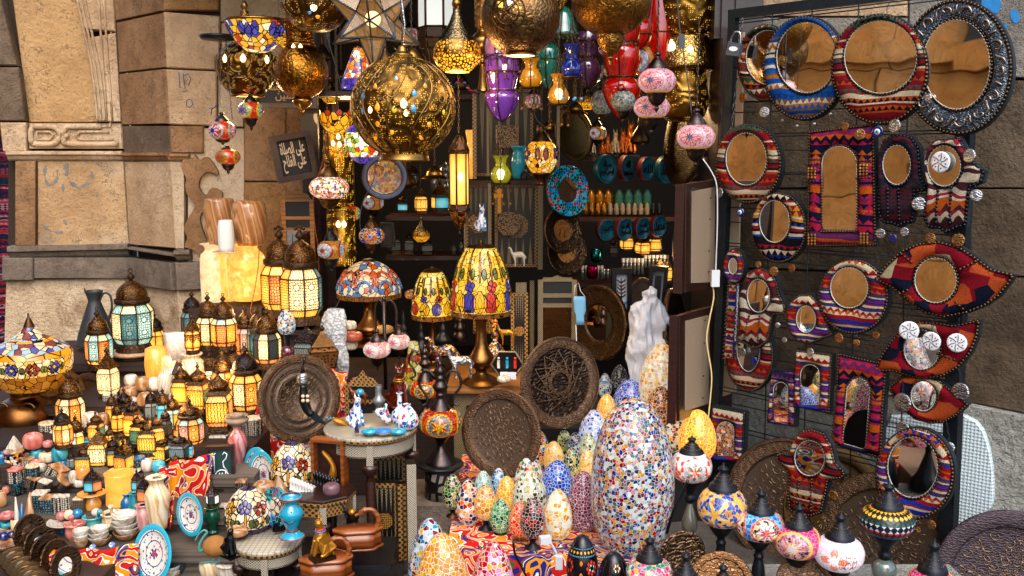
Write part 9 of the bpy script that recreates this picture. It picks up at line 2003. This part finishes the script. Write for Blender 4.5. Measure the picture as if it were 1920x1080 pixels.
hc=kilim('bright scarf cloth','8c1c3c 203858 c84860 3c2048 a83828 1c4858 d8a0a8',12,.4,20)
o=hcloth('dark coloured scarves hanging at the far left edge behind the wall',[(-30,180),(12,180),(24,700),(-30,700)],5.9,'scarves');bpy.data.objects['scarves'].data.materials[0]=hc
o=cable('string of small pink and yellow wool tassels behind the onion lamp',[(838,150),(850,162),(866,150),(880,168),(900,176)],4.6,.008,hc,'tassel_string')
cam=bpy.data.cameras.new('camera');co_=bpy.data.objects.new('camera',cam);COL.objects.link(co_)
co_.location=EYE;co_.rotation_euler=(PI/2-PITCH,0,0)
cam.sensor_width=36;cam.lens=36*F/1920;cam.clip_end=300;cam.clip_start=.05
SC.camera=co_
w=bpy.data.worlds.new('World');SC.world=w;w.use_nodes=True
nt=w.node_tree;nt.nodes.clear()
sk=nt.nodes.new('ShaderNodeTexSky');sk.sky_type='NISHITA';sk.sun_disc=False
sk.sun_elevation=math.radians(52);sk.sun_rotation=math.radians(174);sk.air_density=1.0;sk.dust_density=3.0
bg=nt.nodes.new('ShaderNodeBackground');bg.inputs[1].default_value=.15
ou=nt.nodes.new('ShaderNodeOutputWorld');nt.links.new(sk.outputs[0],bg.inputs[0]);nt.links.new(bg.outputs[0],ou.inputs[0])
su=bpy.data.lights.new('sun','SUN');su.energy=.75;su.angle=math.radians(55);su.color=(1,.95,.9)
so=bpy.data.objects.new('sun',su);COL.objects.link(so)
d=Vector((math.sin(math.radians(174))*math.cos(math.radians(52)),math.cos(math.radians(174))*math.cos(math.radians(52)),math.sin(math.radians(52))))
so.rotation_euler=d.to_track_quat('Z','Y').to_euler()
SC.view_settings.view_transform='Standard';SC.view_settings.look='None';SC.view_settings.exposure=EXPO;SC.view_settings.gamma=1
SC.render.engine='CYCLES';SC.cycles.use_denoising=True;SC.cycles.max_bounces=6;SC.cycles.diffuse_bounces=3;SC.cycles.glossy_bounces=3;SC.cycles.transmission_bounces=4
SC.cycles.sample_clamp_indirect=4.0;SC.cycles.caustics_reflective=False;SC.cycles.caustics_refractive=False
for i,(x,y,Y,pw)in enumerate(((756,312,3.4,5),(857,146,3.7,2.5),(462,190,4.2,3),(976,112,3.55,2),(902,592,4.05,2.5),(692,556,4.45,1.5),(650,250,5.4,5),(1150,200,5.3,4),(1240,470,5.2,2.5),(455,590,4.4,1.0),(420,690,3.9,2.5),(300,740,3.6,2))):
 l=bpy.data.lights.new('lamp_and_fill_light','POINT');l.energy=pw;l.color=(1,.62,.26);l.shadow_soft_size=.06;o=bpy.data.objects.new('lamp_and_fill_light',l);COL.objects.link(o);o.location=W(x,y,Y)  # points deep inside the shop are added fill with no lamp beside them
